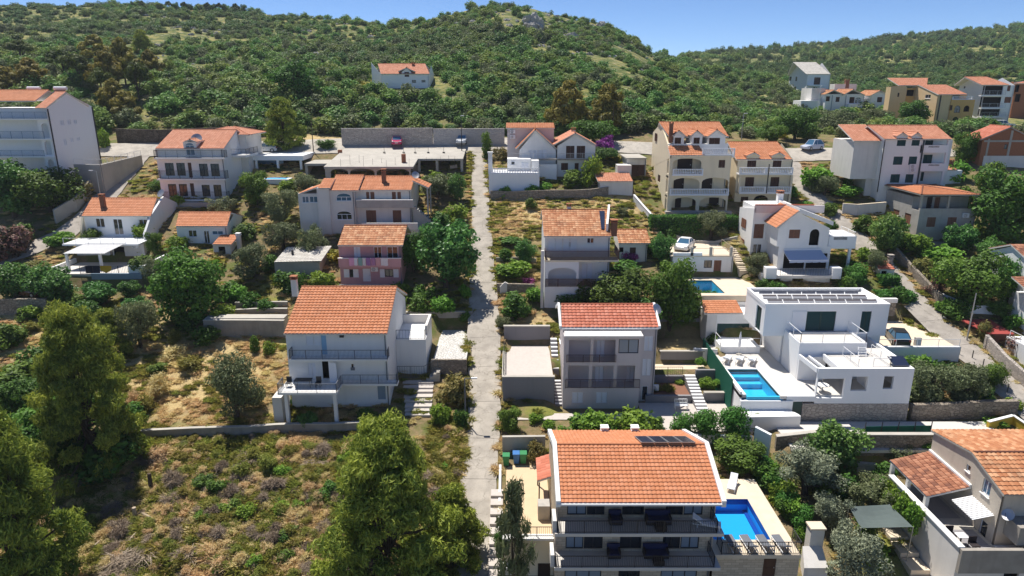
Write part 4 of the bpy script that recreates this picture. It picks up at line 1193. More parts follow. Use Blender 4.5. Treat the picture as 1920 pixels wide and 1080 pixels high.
h.body((1330,340,1706,472),'white',yb-Y-.2,[(1412,366,1476,418,'W'),(1530,370,1572,466,'G'),(1590,371,1674,401,'WB')],gable=(yr,zr-.1))
h2=House('garden_shed','tiny shed with orange tiled roof and chimney in front of the small white cottage','shed',(416,478),Z5)
Y=h2.Y;A=h2.P(1592,474,Y-.2);B_=h2.P(1735,476,Y-.2)
h2.slope(A,B_,(B_.x+.3,Y+2.2,B_.z+.8),(A.x+.3,Y+2.2,A.z+.8),'orange')
h2.body((1600,476,1730,550),'offwhite',2.1,[(1640,490,1690,548,'X')])
h2.chimney(B_.x+.4,Y+1.4,B_.z,.5,.9,'offwhite','white')
h=House('village_house','white two storey house with stained orange roof and brown railed balconies, right of the road','house',(1025,577),Z7)
Y=h.Y;Y2=Y+1.6
ye=Y-.15;ze=h.V(334,ye)
xl,xr=h.U(478,334,ye),h.U(1050,334,ye)
yr,zr,yb,zb=h.gableX(xl,h.U(985,334,ye),ye,ze,360+136/4,.38,tiles='weathered',xl2=h.U(460,136,ye+6),xr2=h.U(958,136,ye+6))
w=h.body((484,338,966,860),'white',yb-Y2-.3,[(510,348,618,458,'SW'),(622,348,728,458,'SW'),(802,344,855,386,'W'),(762,535,842,648,'SW'),(668,378,678,408,'K')],Y=Y2,gable=(yr,zr-.15),down=2,lh=[(447,450,458,500,'SW')])
a,b,c,d=h.rect((484,512,738,860),Y)
h.arcade((484,514,738,870),[(510,568,722,706,44)],'white',Y,.25,'loggia_front')
zf1,zf2=h.V(510,Y),h.V(712,Y)
e=h.U(1042,500,Y)
h.mbox('balcony',(a,e,Y-.12,Y2-.003,zf1-.2,zf1),'cream');h.mbox('balcony',(a+.02,h.U(865,712,Y),Y+.252,Y2-.003,zf2-.2,zf2),'offwhite')
h.mbox('terrace_base',(a+.26,h.U(865,712,Y),Y+.3,Y2-.004,c-1.5,zf2-.202),'white')
h.mbox('side_wall',(a+.001,a+.2,Y+.252,Y2-.004,c-2,zf1-.202),'white')
h.rail([(a+.05,Y2,zf1),(a+.05,Y-.06,zf1),(e,Y-.06,zf1),(e,Y2+2,zf1)],h.V(442,Y)-zf1,'brownrail',gap=.1,t=.05)
h.rail([(a+.1,Y-.04,zf2),(h.U(865,712,Y),Y-.04,zf2)],h.V(652,Y)-zf2,'brownrail',gap=.1,t=.05)
h.mbox('boundary_pillar',(a-.45,a-.1,Y-.1,Y+.25,c-2,h.V(440,Y)),'offwhite')
ac_unit((h.U(905,520,Y2),Y2,h.V(526,Y2)),'air conditioner above the lower shutters of the white house with brown rails')
q=hit(*h.p(912,220),(0,yr,zr),Vector((0,-.38,1)))
mb=MB();z0=lambda yy:ze+.38*(yy-ye)
mb.prism([(h.U(932,280,ye+1.4),ye+1.2,z0(ye+1.2)+.12),(h.U(908,280,ye+1.4),ye+1.2,z0(ye+1.2)+.12),(h.U(890,158,yr),yr-.5,z0(yr-.5)+.12),(h.U(930,158,yr),yr-.5,z0(yr-.5)+.12)],(0,0,.08));mb.build('solar_collector',M['solar'],h.root)
mb=MB();mb.prism([(h.U(944,290,ye+1),ye+1.0,z0(ye+1)+.05),(h.U(958,150,yr),yr,zr+.05),(h.U(958,150,yr),yr,zr+.7),(h.U(944,290,ye+1),ye+1,z0(ye+1)+.9)],(.25,0,0));mb.build('roof_parapet',M['white'],h.root)
P_=at(*h.p(668,122),yr+.3);h.chimney(P_.x,yr+.5,zr-.3,.5,.7,'offwhite','brick')
h.chimney(h.U(1004,270,ye+2.5),ye+2.5,z0(ye+1.5),.7,.6,'redwood','brick')
h=House('annex','low annex with orange roof and dark door behind the purple bougainvillea','annex',(1186,492),Z7)
Y=h.Y;ye=Y-.25;ze=h.V(386,ye);xl,xr=h.U(1040,386,ye),h.U(1282,386,ye)
yr,zr,yb,zb=h.gableX(xl,xr,ye,ze,360+283/4,.34,tiles='weathered')
h.body((1042,388,1252,512),'offwhite',yb-Y-.2,[(1044,415,1076,452,'X'),(1122,416,1168,508,'D')],gable=(yr,zr-.1))
h=House('village_house','white house with two gables and a white terrace at the top of the road','house',(1060,332),Z3)
Y=h.Y
for(xa,xb,xm,ya_,ye_,hs,rh)in((268,578,415,292,436,[(366,412,432,512,'SW'),(436,412,500,512,'SW')],0),(552,872,716,318,406,[(645,412,708,507,'SB'),(725,412,788,507,'SB'),(608,543,660,596,'SB'),(710,543,740,595,'SB'),(795,545,830,632,'D')],1)):
 yf=Y+(0 if rh else .6)
 A,B_,T_=h.P(xa,ye_,yf-.3),h.P(xb,ye_,yf-.3),h.P(xm,ya_,yf-.3)
 h.gableY(A.x,B_.x,A.z,T_.x,T_.z,yf-.35,yf+8,tiles='salmon' if rh else 'orange',zer=B_.z)
 h.body((xa+28,ye_+8,xb-10,645),'white',7.8,hs,Y=yf,gable=('Y',T_.x,T_.z-.2),name='gable_front',down=2)
a,b,c,d=h.rect((205,285,553,520),Y+3)
h.mbox('rear_block',(a,b,Y+3,Y+8.5,c-1,d),'mauve')
h.slope((a-.2,Y+2.7,d+.1),(b+.1,Y+2.7,d+.1),(b+.1,Y+5.5,d+.75),(a-.2,Y+5.5,d+.75),'orange')
for k,yy in enumerate((320,360)):ac_unit((h.U(245,yy,Y+3),Y+3,h.V(yy,Y+3)),('upper' if k==0 else 'lower')+' of two air conditioners on the block behind the gabled white house')
zb_=h.V(512,Y-.9)
a,b=h.U(215,510,Y-1),h.U(860,512,Y-1)
h.mbox('balcony',(h.U(430,512,Y),b,Y-1.1,Y-.003,zb_-.18,zb_),'oldconcrete')
h.rail([(a,Y-1.0,zb_),(b,Y-1.0,zb_),(b,Y-.1,zb_)],h.V(470,Y-1)-zb_,'steel',gap=.2,post=2)
g_=gnd(965,366);yt=g_.y
a,b,c,d=h.rect((66,622,445,780),yt)
h.mbox('terrace_base',(a,b,yt,Y-.3,c-1.5,d),'white2')
h.balustrade((a+.1,yt+.12,d+.001),(b-.1,yt+.12,d+.001),.8)
h.mbox('lower_room',(h.U(205,560,Y-2),h.U(380,560,Y-2),Y-2.2,Y+.58,d+.003,h.V(512,Y-2)),'white')
fill_opening(h.root,lambda u,v,w:Vector((u,Y-2.2-w-.15,v)),*h.rect((232,530,262,556),Y-2.2),'W');fill_opening(h.root,lambda u,v,w:Vector((u,Y-2.2-w-.15,v)),*h.rect((310,540,365,605),Y-2.2),'SW')
h.mbox('terrace_stair',(h.U(380,560,Y-2)+.1,h.U(440,560,Y-2),Y-2.8,Y-1.2,d+.003,h.V(520,Y-2)),'white')
h.mbox('white_chimney',(h.U(62,540,yt+2),h.U(92,540,yt+2),yt+1.6,yt+2.2,d-.2,h.V(468,yt+2)),'white');h.mbox('chimney_cap',(h.U(58,540,yt+2),h.U(96,540,yt+2),yt+1.5,yt+2.3,h.V(468,yt+2)+.002,h.V(458,yt+2)),'white')
h.mbox('side_gate',(b+.02,h.U(575,600,Y-.5),Y-.8,Y-.6,c-1,h.V(550,Y-.5)),'white2')
h.chimney(h.P(705,300,Y+3).x,Y+4,h.V(300,Y+4)-.6,.6,.7,'offwhite','brick')
h=House('garage','flat roofed garage with brown door between the bougainvillea and the arcaded house','garage',(1196,333),Z3)
Y=h.Y;h.body((1100,512,1245,655),'offwhite',6,[(1132,556,1234,652,'SB')],down=1.5)
q=h.rect((1095,505,1250,512),Y-.3);h.mbox('roof_slab',(q[0],q[1],Y-.5,Y+6.4,q[2],q[2]+.18),'concrete')
h=House('garden_shed','plastered shed with orange lean-to roof above the dry plot','shed',(1155,366),Z3)
Y=h.Y;A,B_=h.P(885,682,Y-.15),h.P(1148,682,Y-.15);h.slope(A,B_,(B_.x-.1,Y+3.2,B_.z+.9),(A.x-.2,Y+3.2,A.z+.9),'salmon','pale' if 0 else 'offwhite')
h.body((900,685,1145,786),'offwhite',3,gable=None);h.mbox('roof_box',(h.U(1030,600,Y+3.4),h.U(1135,600,Y+3.4),Y+3.3,Y+5.5,A.z-2,h.V(560,Y+3.4)),'offwhite')
h=House('apartment_house','tall cream house with white balustraded arcades and orange roof with three dormers','house',(1300,402),Z3)
Y=h.Y;Yi=Y+1.7;Yt=Y+1.9
a,b,c,d=h.rect((1412,490,1868,928),Y)
ztop=h.V(488,Y)
hs=[(1462,806,1508,890,'DN'),(1590,812,1625,890,'DN'),(1716,802,1790,890,'DN'),(1452,656,1530,742,'DN'),(1662,656,1742,742,'DN'),(1480,510,1592,598,'DN')]
lh=[(1299,465,1318,522,'SB'),(1283,600,1298,660,'SB'),(1333,632,1352,684,'SB'),(1284,742,1312,852,'D',30),(1330,765,1348,800,'X',14)]
h.body((1412,490,1868,928),'cream',9,hs,Y=Yi,X=(a,b),lh=lh,down=2)
h.arcade((1412,490,1868,928),[(1437,800,1620,900,36),(1646,798,1845,900,38),(1440,654,1645,768,34),(1662,652,1862,768,34),(1445,506,1660,625,34),(1790,520,1838,578)],'cream',Y,.28)
fill_opening(h.root,frontT(Y),*h.rect((1790,520,1838,578),Y),'SB')
mb=MB()
for z_ in((806,912),(660,775),(515,632)):
 wall_face(mb,leftT(a+.004),Y+.28,Yi,h.V(z_[1]+26,Y),h.V(z_[0]-18,Y),[(Y+.45,Yi-.15,h.V(z_[1]-6,Y),h.V(z_[0],Y),.5)],.25,True)
mb.build('side_arcade',M['cream'],h.root)
for zz,x0,x1 in((h.V(780,Y),1428,1866),(h.V(632,Y),1440,1662)):
 h.mbox('balcony_floor',(a+.01,b-.01,Y+.285,Yi-.003,zz-.2,zz+.02),'offwhite')
 e0,e1=h.U(x0,700,Y),h.U(x1,700,Y)
 h.mbox('balcony_edge',(e0-.1,e1+.05,Y-.25,Y-.003,zz-.12,zz+.02),'white')
 mid=(e0+e1)/2
 h.balustrade((e0+.05,Y-.14,zz+.021),(e1-.05,Y-.14,zz+.021),h.V(585,Y)-h.V(630,Y))
h.mbox('plinth',(a-.3,b+.5,Y-.8,Y-.003,c-1.5,h.V(900,Y)),'palestone2')
A=h.V(412,Yt);h.slope((a-.05,Y-.15,ztop+.05),(h.U(1672,450,Y+1),Y-.15,ztop+.05),(h.U(1640,412,Yt),Yt,A),(a-.05,Yt,A),'orange')
h.mbox('terrace_floor',(h.U(1672,450,Y+1)+.02,b,Y-.1,Yt,ztop-.05,ztop+.08),'offwhite')
e0,e1=h.U(1672,470,Y),h.U(1905,470,Y);h.balustrade((e0,Y,ztop+.081),(e1,Y,ztop+.081),h.V(430,Y)-ztop-.1);h.mbox('terrace_side',(b+.001,e1+.1,Y-.1,Yt+2,ztop-.25,ztop+.06),'white')
ye=Yt+1.2;ze=h.V(345,ye);
k_=ray(960,170+238/4);yr,zr=None,None
r0=h.gableX(h.U(1418,345,ye),h.U(1868,345,ye),ye,ze,170+238/4,.40,tiles='orange',xl2=h.U(1336,238,ye+5),xr2=h.U(1788,238,ye+5))
yr,zr,yb,zb=r0
h.body((1412,400,1868,480),'white',7.2,Y=Yt,X=(a+.01,b-.01),name='top_storey',top=None,down=.6)
mb=MB();mb.prism([(a-.01,Y,ztop-.3),(a-.01,Y,ztop),(a-.01,Yt,h.V(405,Yt)),(a-.01,yr,zr-.12),(a-.01,yb+.8,zb),(a-.01,yb+.8,ztop-3)],(.22,0,0));mb.build('gable_wall',M['cream'],h.root)
q=h.side((1315,320,1331,378),a);fill_opening(h.root,leftT(a-.16),*q,'SB')
for(xa,xb,xm,yap,yee,hole)in((1450,1535,1490,305,338,(1460,352,1508,398,'SB')),(1585,1672,1627,305,338,(1602,352,1648,398,'SB')),(1712,1845,1775,298,345,(1718,354,1800,428,'SB'))):
 A,B_,T_=h.P(xa,yee,Yt-.1),h.P(xb,yee,Yt-.1),h.P(xm,yap,Yt-.1)
 h.gableY(A.x-.12,B_.x+.12,A.z,T_.x,T_.z+.1,Yt-.3,Yt+4.2,tiles='orange',pu=.3,zer=B_.z)
 h.body((xa+5,yee+3,xb-5,402),'white',3.6,[hole]if hole[3]<402 else[(hole[0],hole[1],hole[2],401,'SB')],Y=Yt-.08,gable=('Y',T_.x,T_.z-.08),name='dormer',down=0)
P_=at(*h.p(1428,335),Yt+.8);h.chimney(P_.x,Yt+.6,h.V(335,Yt+.8),.5,1.6,'redwood','brick')
h=House('apartment_house','cream house with two dormers and white balustrades directly right of the arcaded cream house','house',(1400,388),ZE)
Y=h.Y;Yi=Y+1.3
ye=Yi-.2;ze=h.V(400,ye)
yr,zr,yb,zb=h.gableX(h.U(205,400,ye),h.U(912,400,ye),ye,ze,240+180/6.75,.40,tiles='orange',xl2=h.U(100,180,ye+5),xr2=h.U(735,180,ye+5))
h.body((200,400,892,1000),'cream',8.5,[(345,410,458,496,'SB'),(668,410,778,496,'SB'),(318,622,430,742,'SB'),(638,622,748,742,'SB'),(262,870,356,962,'SB'),(425,850,605,975,'X',60)],Y=Yi,gable=(yr,zr-.15),down=2)
for(x0,x1,xm)in((330,505,428),(648,822,748)):
 A,B_,T_=h.P(x0,352,Yi-.1),h.P(x1,352,Yi-.1),h.P(xm,308,Yi-.1)
 h.gableY(A.x,B_.x,A.z,T_.x,T_.z,Yi-.35,Yi+3.5,tiles='orange',zer=B_.z,pu=.3)
 h.body((x0+8,352,x1-8,400),'cream',3.2,Y=Yi-.06,gable=('Y',T_.x,T_.z-.15),name='dormer',down=.02)
for ybm,yt_ in((578,498),(818,742)):
 zz=h.V(ybm,Y);a,b=h.U(240,ybm,Y),h.U(920 if ybm<600 else 892,ybm,Y)
 h.mbox('balcony',(a,b,Y-.1,Yi-.003,zz-.2,zz),'white')
 h.balustrade((a+.1,Y,zz+.001),((a+b)/2-.1,Y,zz+.001),h.V(yt_,Y)-zz);h.balustrade(((a+b)/2+.1,Y,zz+.001),(b-.1,Y,zz+.001),h.V(yt_,Y)-zz)
zz=h.V(818,Y);z3=h.V(578,Y)
for x_ in(250,905):X_=h.U(x_,700,Y);h.mbox('column',(X_-.15,X_+.15,Y,Y+.3,hz(X_,Y)-1 if x_>500 else zz,z3-.202),'cream')
h.mbox('downpipe',(h.U(605,600,Y)-.06,h.U(605,600,Y)+.06,Y-.22,Y-.1,h.V(825,Y),h.V(455,Y)),'iron')
h=House('apartment_house','three storey white house with salmon roof, dark windows and projecting left bay, upper right','house',(1658,380),Z4)
Y=h.Y
ye=Y-.25;ze=h.V(684,ye)
yr,zr,yb,zb=h.gableX(h.U(872,684,ye),h.U(1378,684,ye),ye,ze,90+583/4,.36,tiles='salmon',xl2=h.U(735,583,ye+5),xr2=h.U(1250,583,ye+5))
h.body((850,686,1140,1090),'white',yb-Y-.3,[(968,672+16,1034,735,'SG'),(1078,688,1142-4,733,'SG'),(940,814,1010,876,'SG'),(1055,814,1116,876,'SG'),(918,947,988,1010,'SG'),(1030,947,1090,1010,'SG')],gable=(yr,zr-.15),down=2)
h.body((1141,690,1352,1090),'white',6.5,[(1175,692,1235,775,'SG'),(1160,800,1228,905,'SG'),(1125+20,930,1168,998,'SG')],Y=Y+1.5,down=2,name='loggia_wall')
for zt_,zb_ in((728,786),(866,924)):
 a,b,c,d=h.rect((1142,zt_,1345,zb_),Y)
 h.mbox('balcony_parapet',(a,b,Y,Y+.15,c,d),'white2');h.mbox('balcony_parapet',(b-.15,b,Y+.152,Y+1.49,c,d),'white2');h.mbox('balcony_floor',(a,b-.152,Y+.152,Y+1.497,c,c+.15),'white2')
 mb=MB()
 for k in range(9):mb.box(a+(b-a)*(.3+.045*k),a+(b-a)*(.32+.045*k),Y-.02,Y-.003,d-.35,d-.12)
 mb.build('pierced_panel',M['dark'],h.root,'stuff')
b=h.U(1352,800,Y);h.mbox('corner_column',(b-.35,b-.05,Y+.01,Y+.3,hz(b,Y)-1,ze-.15),'white2')
for x0,x1,xm in((962,1048,1008),(1075,1155,1118)):
 A,B_,T_=h.P(x0,662,Y-.1),h.P(x1,662,Y-.1),h.P(xm,634,Y-.1)
 h.gableY(A.x,B_.x,A.z,T_.x,T_.z,Y-.3,Y+3,tiles='salmon',zer=B_.z,pu=.3);h.body((x0+4,664,x1-4,690),'white',2.6,Y=Y-.08,gable=('Y',T_.x,T_.z-.1),name='dormer',down=0)
q=h.rect((632,700,832,982),Y+1.2)
h.mbox('left_bay',(q[0],q[1],Y+1.2,Y+8,q[2],q[3]),'offwhite')
h.body((728,960,858,1090),'offwhite',5,Y=Y+2,name='bay_base',down=2)
A,B_=h.P(575,612,Y+6),h.P(812,694,Y+.8)
h.slope((q[0]-.3,Y+.9,q[3]+.05),(q[1]+.1,Y+.9,q[3]+.05),(q[1]-.1,Y+6.5,q[3]+2.1),(q[0]-.3,Y+6.5,q[3]+2.1),'salmon')
for k,yy in enumerate((892,920)):ac_unit((h.U(1078,yy+8,Y),Y,h.V(yy+8,Y)),('upper' if k==0 else 'lower')+' of the two air conditioners between windows of the white house with salmon roof')
for x_ in(848,1141):h.mbox('downpipe',(h.U(x_,880,Y)-.05,h.U(x_,880,Y)+.05,Y-.1,Y-.002,h.V(1080,Y),ze-.1),'iron')
h2=House('garden_shed','small white shed with brick chimney right of the white house with salmon roof','shed',(1787,345),Z4)
Y=h2.Y;A,B_=h2.P(1310,915,Y-.1),h2.P(1420,915,Y-.1);h2.body((1318,918,1450,1010),'white2',3);h2.slope(A,B_,(B_.x,Y+2,B_.z+.8),(A.x,Y+2,A.z+.8),'salmon');h2.chimney(B_.x-.3,Y+1.5,B_.z+.2,.7,.9,'redwood','brick')
h=House('village_house','unpainted grey house with hipped orange roof and open loggia by the right lane','house',(1722,449),Z9)
Y=h.Y;a,b,c,d=h.rect((508,285,948,625),Y)
cx=h.U(712,270,Y);ze=h.V(272,Y-.5);ap=Vector((cx,Y+5.2,h.V(201,Y+5.2)))
x0,x1,y0,y1=h.U(532,272,Y-.5),h.U(992,272,Y-.5),Y-.5,Y+9.5
bk=Vector((cx,Y+5.8,ap.z))
kw=dict(tiles='orange',slab='concrete')
h.slope((x0,y0,ze),(x1,y0,ze),ap,ap,**kw);h.slope((x1,y0,ze),(x1,y1,ze),bk,ap,**kw);h.slope((x0,y1,ze),(x0,y0,ze),ap,bk,**kw);h.slope((x1,y1,ze),(x0,y1,ze),bk,bk,**kw)
for e in((x0,y0),(x1,y0),(x1,y1),(x0,y1)):h.caps((*e,ze+.06),ap+Vector((0,0,.06)),'brown',.1)
zf=h.V(398,Y)
h.body((508,398,940,625),'greyplaster',9,[(572,446,640,521,'SR'),(732,446,802,518,'SR')],down=2.5,X=(a,b),lh=[(306,386,356,466,'SR'),(396,416,446,498,'SR')])
h.body((508,285,940,396),'greyplaster',6.8,[(570,288,612,395,'DN'),(630,290,672,392,'SR')],Y=Y+2.0,X=(a+.01,b-.01),down=.2,name='upper_wall')
h.mbox('upper_floor',(a+.005,b-.005,Y+.005,Y+1.99,zf-.15,zf+.02),'concrete')
h.mbox('parapet',(a+.005,b-.005,Y-.003,Y+.14,zf+.022,zf+.35),'greyplaster')
for X_ in(a+.15,(a+b)/2,b-.15):h.mbox('column',(X_-.12,X_+.12,Y+.15,Y+.4,zf+.022,ze-.14),'concrete')
ac_unit((h.U(865,446,Y),Y,h.V(446,Y)),'air conditioner on the shaded front of the grey house')
h.mbox('side_terrace',(b+.02,b+4.5,Y+.5,Y+4,c-2.5,c+.9),'oldconcrete')
h.mbox('low_terrace',(a+.5,b-.3,Y-2,Y-.01,c-2.5,c-.1),'oldconcrete')
h=House('village_house','white house with one orange roof slope, arched window and blue white awning over its terrace','house',(1505,540),Z8)
Y=h.Y;Yt=Y+1.2;Yg=Y+3.0
a,b,c,d=h.rect((875,755,1262,838),Yt)
h.body((890,752,1262,838),'white',5,[(980,768,1062,830,'SB')],Y=Yt,down=2,name='basement_wall')
zt_=h.V(748,Y)
e0,e1=h.U(800,748,Y),h.U(1345,748,Y)
h.mbox('terrace',(e0,e1,Y,Yg+4,zt_-.35,zt_),'offwhite')
for x0,x1 in((786,866),(1285,1352)):
 q=h.rect((x0,690,x1,752),Y);h.mbox('terrace_pier',(q[0],q[1],Y-.05,Y+1.0,zt_-.4,q[3]),'white2')
h.rail([(e0+1.5,Y+.1,zt_),(e1-1.2,Y+.1,zt_)],.9,'greyiron',gap=.3)
h.mbox('side_terrace',(h.U(690,690,Y+4),e0-.01,Y+1,Yg+5,zt_-2.6,zt_-.05),'white')
zl=h.V(525,Yg)
h.body((872,528,1262,705),'white',7,[(915,578,1075,702,'X'),(1085,580,1240,702,'X')],Y=Yg,down=.6,name='lower_wall')
T_=h.P(1030,262,Yg-.1);A,B_=h.P(876,388,Yg-.1),h.P(1286,352,Yg-.1)
h.body((872,392,1255,530),'white',7,[(958,402,1040,468,'SR'),(1112,398,1184,520,'X',36)],Y=Yg-.06,gable=('Y',T_.x,T_.z-.15),name='upper_wall',down=0)
h.slope((A.x-.3,Yg+6,A.z),(A.x-.3,Yg-.3,A.z),(T_.x,Yg-.3,T_.z+.05),(T_.x,Yg+6,T_.z+.05),'orange')
mb=MB();mb.prism([(T_.x+.02,Yg-.3,T_.z-.2),(B_.x,Yg-.3,B_.z-.3),(B_.x,Yg-.3,B_.z+.2),(T_.x+.02,Yg-.3,T_.z+.35)],(0,7,0));mb.build('right_roof',M['white'],h.root)
Yr=Yg+4.0
q=h.rect((690,235,1010,500),Yr)
h.body((690,232,1010,600),'white',5,[(694,360,768,468,'SR'),(684,510,750,600,'W')],Y=Yr,down=2,name='rear_wall')
h.mbox('rear_parapet',(q[0]-.05,q[1]+3.4,Yr-.1,Yr+.2,q[3]-.7,q[3]+.25),'mauve')
lw=h.rect((690,235,690,600),Yr)[0]
mb=MB();yq=Yr+5.5
mb.prism([(lw-.02,Yr-.1,hz(lw,Yr)-2.5),(lw-.02,Yr-.1,q[3]-.1),(lw-.02,yq,q[3]-.9),(lw-.02,yq,hz(lw,Yr)-2.5)],(-.2,0,0));mb.build('left_wall',M['white'],h.root)
for r in((602,320,636,386),(585,468,621,540)):fill_opening(h.root,leftT(lw-.36),*h.side(r,lw-.25),'SR')
h.caps((q[0],Yr,q[3]+.3),(q[1]+2,Yr,q[3]+.3),'red',.12)
h.chimney(h.U(885,190,Yr+3),Yr+3,q[3]+.2,.7,1.2,'white','brick')
q=h.rect((1248,452,1460,545),Yg+.2)
h.mbox('right_balcony',(q[0]+.1,q[1],Yg+.2,Yg+4.2,q[2],q[3]),'white2')
mb=MB()
for k in range(12):mb.box(q[0]+(q[1]-q[0])*(.2+.04*k),q[0]+(q[1]-q[0])*(.222+.04*k),Yg+.18,Yg+.197,q[3]-.45,q[3]-.1)
mb.build('pierced_panel',M['dark'],h.root,'stuff')
X_=h.U(1410,600,Yg+.3);h.mbox('column',(X_-.15,X_+.15,Yg+.3,Yg+.6,hz(X_,Yg)-1,q[2]-.003),'white2')
h.rail([(q[1]-.1,Yg+4.3,q[3]),(q[1]-.1,Yg+.3,q[3]),(q[0]+.2,Yg+.3,q[3])],.5,'whitemetal',bars=False)
aw=[h.P(918,560,Yg-.15),h.P(1195,556,Yg-.15),h.P(1255,630,Yg-1.9),h.P(962,634,Yg-1.9)]
r=empty('awning',aw[0],'white and blue fabric awning stretched over the terrace of the house with the arched window','awning')
mb=MB();n=10
for k in range(n):
 p0,p1=aw[0].lerp(aw[1],k/n),aw[0].lerp(aw[1],(k+1)/n);q0,q1=aw[3].lerp(aw[2],k/n),aw[3].lerp(aw[2],(k+1)/n)
 mb.prism([q0,q1,p1,p0],(0,0,.03));mb.prism([q0+Vector((0,-.01,0)),q1+Vector((0,-.01,0)),q1+Vector((0,-.01,-.3+.05*(k%2))),q0+Vector((0,-.01,-.3))],(0,-.015,0))
mb.build('fabric',mat('awning_fabric',(.45,.50,.62),.9,.1),r)
MB().tube([aw[0]+Vector((0,.05,.1)),aw[1]+Vector((0,.05,.1))],.09,8).build('roller',M['whitemetal'],r);MB().bar(aw[3],aw[2],.06).build('front_bar',M['whitemetal'],r)
for p_,q_ in((aw[0],aw[3]),(aw[1],aw[2])):MB().bar(p_-Vector((0,0,.12)),q_-Vector((0,0,.05)),.05).build('arm',M['whitemetal'],r)
zd=C-20.6
h=House('car_deck','white walled parking deck with store rooms under it above the small pool','parking deck',Vector((24.5,84.6,C-23.4)),Z8)
h.body((82,605,535,750),'white',8,[(320,632,380,690,'K'),(392,632,448,745,'SR')],Y=84.6,down=1)
a,b,c,d=h.rect((82,605,535,750),84.6)
h.mbox('deck',(a-.3,b+.3,84.5,93,d+.003,d+.14),'deckstone')
h.mbox('parapet',(a,h.U(305,600,84.6),84.5,84.75,d+.142,d+.5),'white2')
h.rail([(h.U(230,610,84.6),84.6,d+.14),(b,84.6,d+.14),(b,90,d+.14)],.95,'palewood',bars=False,post=3)
for x_ in(228,370,522):X_=h.U(x_,590,84.6);h.mbox('pillar',(X_-.16,X_+.16,84.5,84.82,d+.141,d+1.25),'concrete')
DECKZ=d+.14
zc=C-23.3
pr=empty('swimming_pool',(23,77,zc),'small turquoise pool below the white walled parking deck','pool')
pq=[at_z(*(Z8[0]+x/4,Z8[1]+y/4),zc)for x,y in((252,882),(478,882),(375,785),(250,785))]
x0,x1,y0,y1=pq[0].x-.6,pq[1].x,pq[0].y,pq[2].y
MB().box(19.5,x0,y0,y1,zc-.1,zc+.06).box(x1,29.6,y0,y1,zc-.1,zc+.06).box(19.5,29.6,y1,84.55,zc-.1,zc+.06).box(19.5,29.6,y0-1.0,y0,zc-2.8,zc+.06).build('paving',M['deckstone'],pr)
mb=MB();mb.poly([(x0,y0,zc-1.3),(x1,y0,zc-1.3),(x1,y1,zc-1.3),(x0,y1,zc-1.3)])
for a_,b_ in(((x0,y0),(x1,y0)),((x1,y0),(x1,y1)),((x1,y1),(x0,y1)),((x0,y1),(x0,y0))):mb.poly([(*a_,zc-1.3),(*b_,zc-1.3),(*b_,zc),(*a_,zc)])
mb.build('basin',M['pooltile'],pr);MB().poly([(x0,y0,zc-.08),(x1,y0,zc-.08),(x1,y1,zc-.08),(x0,y1,zc-.08)]).build('water',M['water'],pr)
steps('long flight of pale steps beside the parking deck of the white car',Z8,[(520+k*6,560+k*8,570+k*15)for k in range(12)],'deckstone',.12,dz=.25)
wall_thing('white wall below the small turquoise pool hedge',[(20.2,76.2,0),(29.8,76.2,0)],1,.3,'white',tops=[C-24.0,C-24.0],down=1.5)
h=House('villa','large modern white villa with flat roofs, solar panels, green shutters and a long pool','villa',Vector((30,58.6,C-30.3)),Z12)
Yf,Ym,Yu,zd=58.6,62.6,66.5,C-27.75
a,b,c,d=h.rect((868,616,1510,852),Yf)
x6=h.U(768,900,Yf)
h.mbox('stone_base',(x6,b+.03,Yf-.03,72,C-32.5,c-.002),'palestone')
h.arcade((868,616,1510,852),[(872,684,1054,815),(1102,670,1212,766),(1320,668,1386,753)],'white2',Yf,.3,'front_wall')
h.mbox('fascia',(h.U(665,833,Yf),a-.002,Yf,Yf+.3,zd-.55,zd),'white2')
h.mbox('floor_slab',(h.U(665,833,Yf),b-.3,Yf+.302,72,zd-.3,zd),'greydeck')
h.mbox('right_wall',(b-.3,b,Yf+.302,70,c,d),'white2')
xi=h.U(1075,640,Yf)
h.mbox('inner_wall',(xi+2.9,xi+3.1,Yf+.302,Yf+3.5,zd+.002,d-.3),'white2')
h.mbox('terrace_roof',(xi-.5,b-.302,Yf+.302,Ym+1.5,d-.35,d-.12),'greydeck')
xl=h.U(752,470,Ym)
zm=h.V(453,Ym);xm=h.U(1208,453,Ym)
h.mbox('courtyard_wall',(xl+.02,xi-.3,Ym-.3,Ym-.003,zd,d-.35),'white2')
e0,e1=Vector((xl-.05,Ym-.35,d-.25)),Vector((a-.02,Yf+.15,d-.25))
for k in(0,.9):mb=MB();mb.bar(e0+Vector((k,0,0)),e1+Vector((k,0,0)),.18,.45 if k==0 else .2);mb.build('pergola_beam',M['white2'],h.root)
h.mbox('left_parapet',(xi-.7,xi-.5,Yf+.3,Ym-.31,d-.6,d-.01),'white2')
mb=MB()
wall_face(mb,frontT(Ym),xl,xm,zd,zm,[(*h.rect((862,575,945,640),Ym),0)],.3)
mb.box(xl+.001,xm-.001,Ym+.31,Yu-.003,zd,zm-.1)
mb.poly([(xl,Ym,zd),(xl,Yu,zd),(xl,Yu,zm),(xl,Ym,zm)]);mb.poly([(xm,Ym,zd),(xm,Yu,zd),(xm,Yu,zm),(xm,Ym,zm)])
mb.build('middle_wing',M['white2'],h.root)
fill_opening(h.root,frontT(Ym),*h.rect((862,575,945,640),Ym),'K',.3)
MB().box(xl+.25,xm-.25,Ym+.25,Yu-.05,zm-.098,zm+.02).build('roof_terrace_floor',M['greydeck'],h.root)
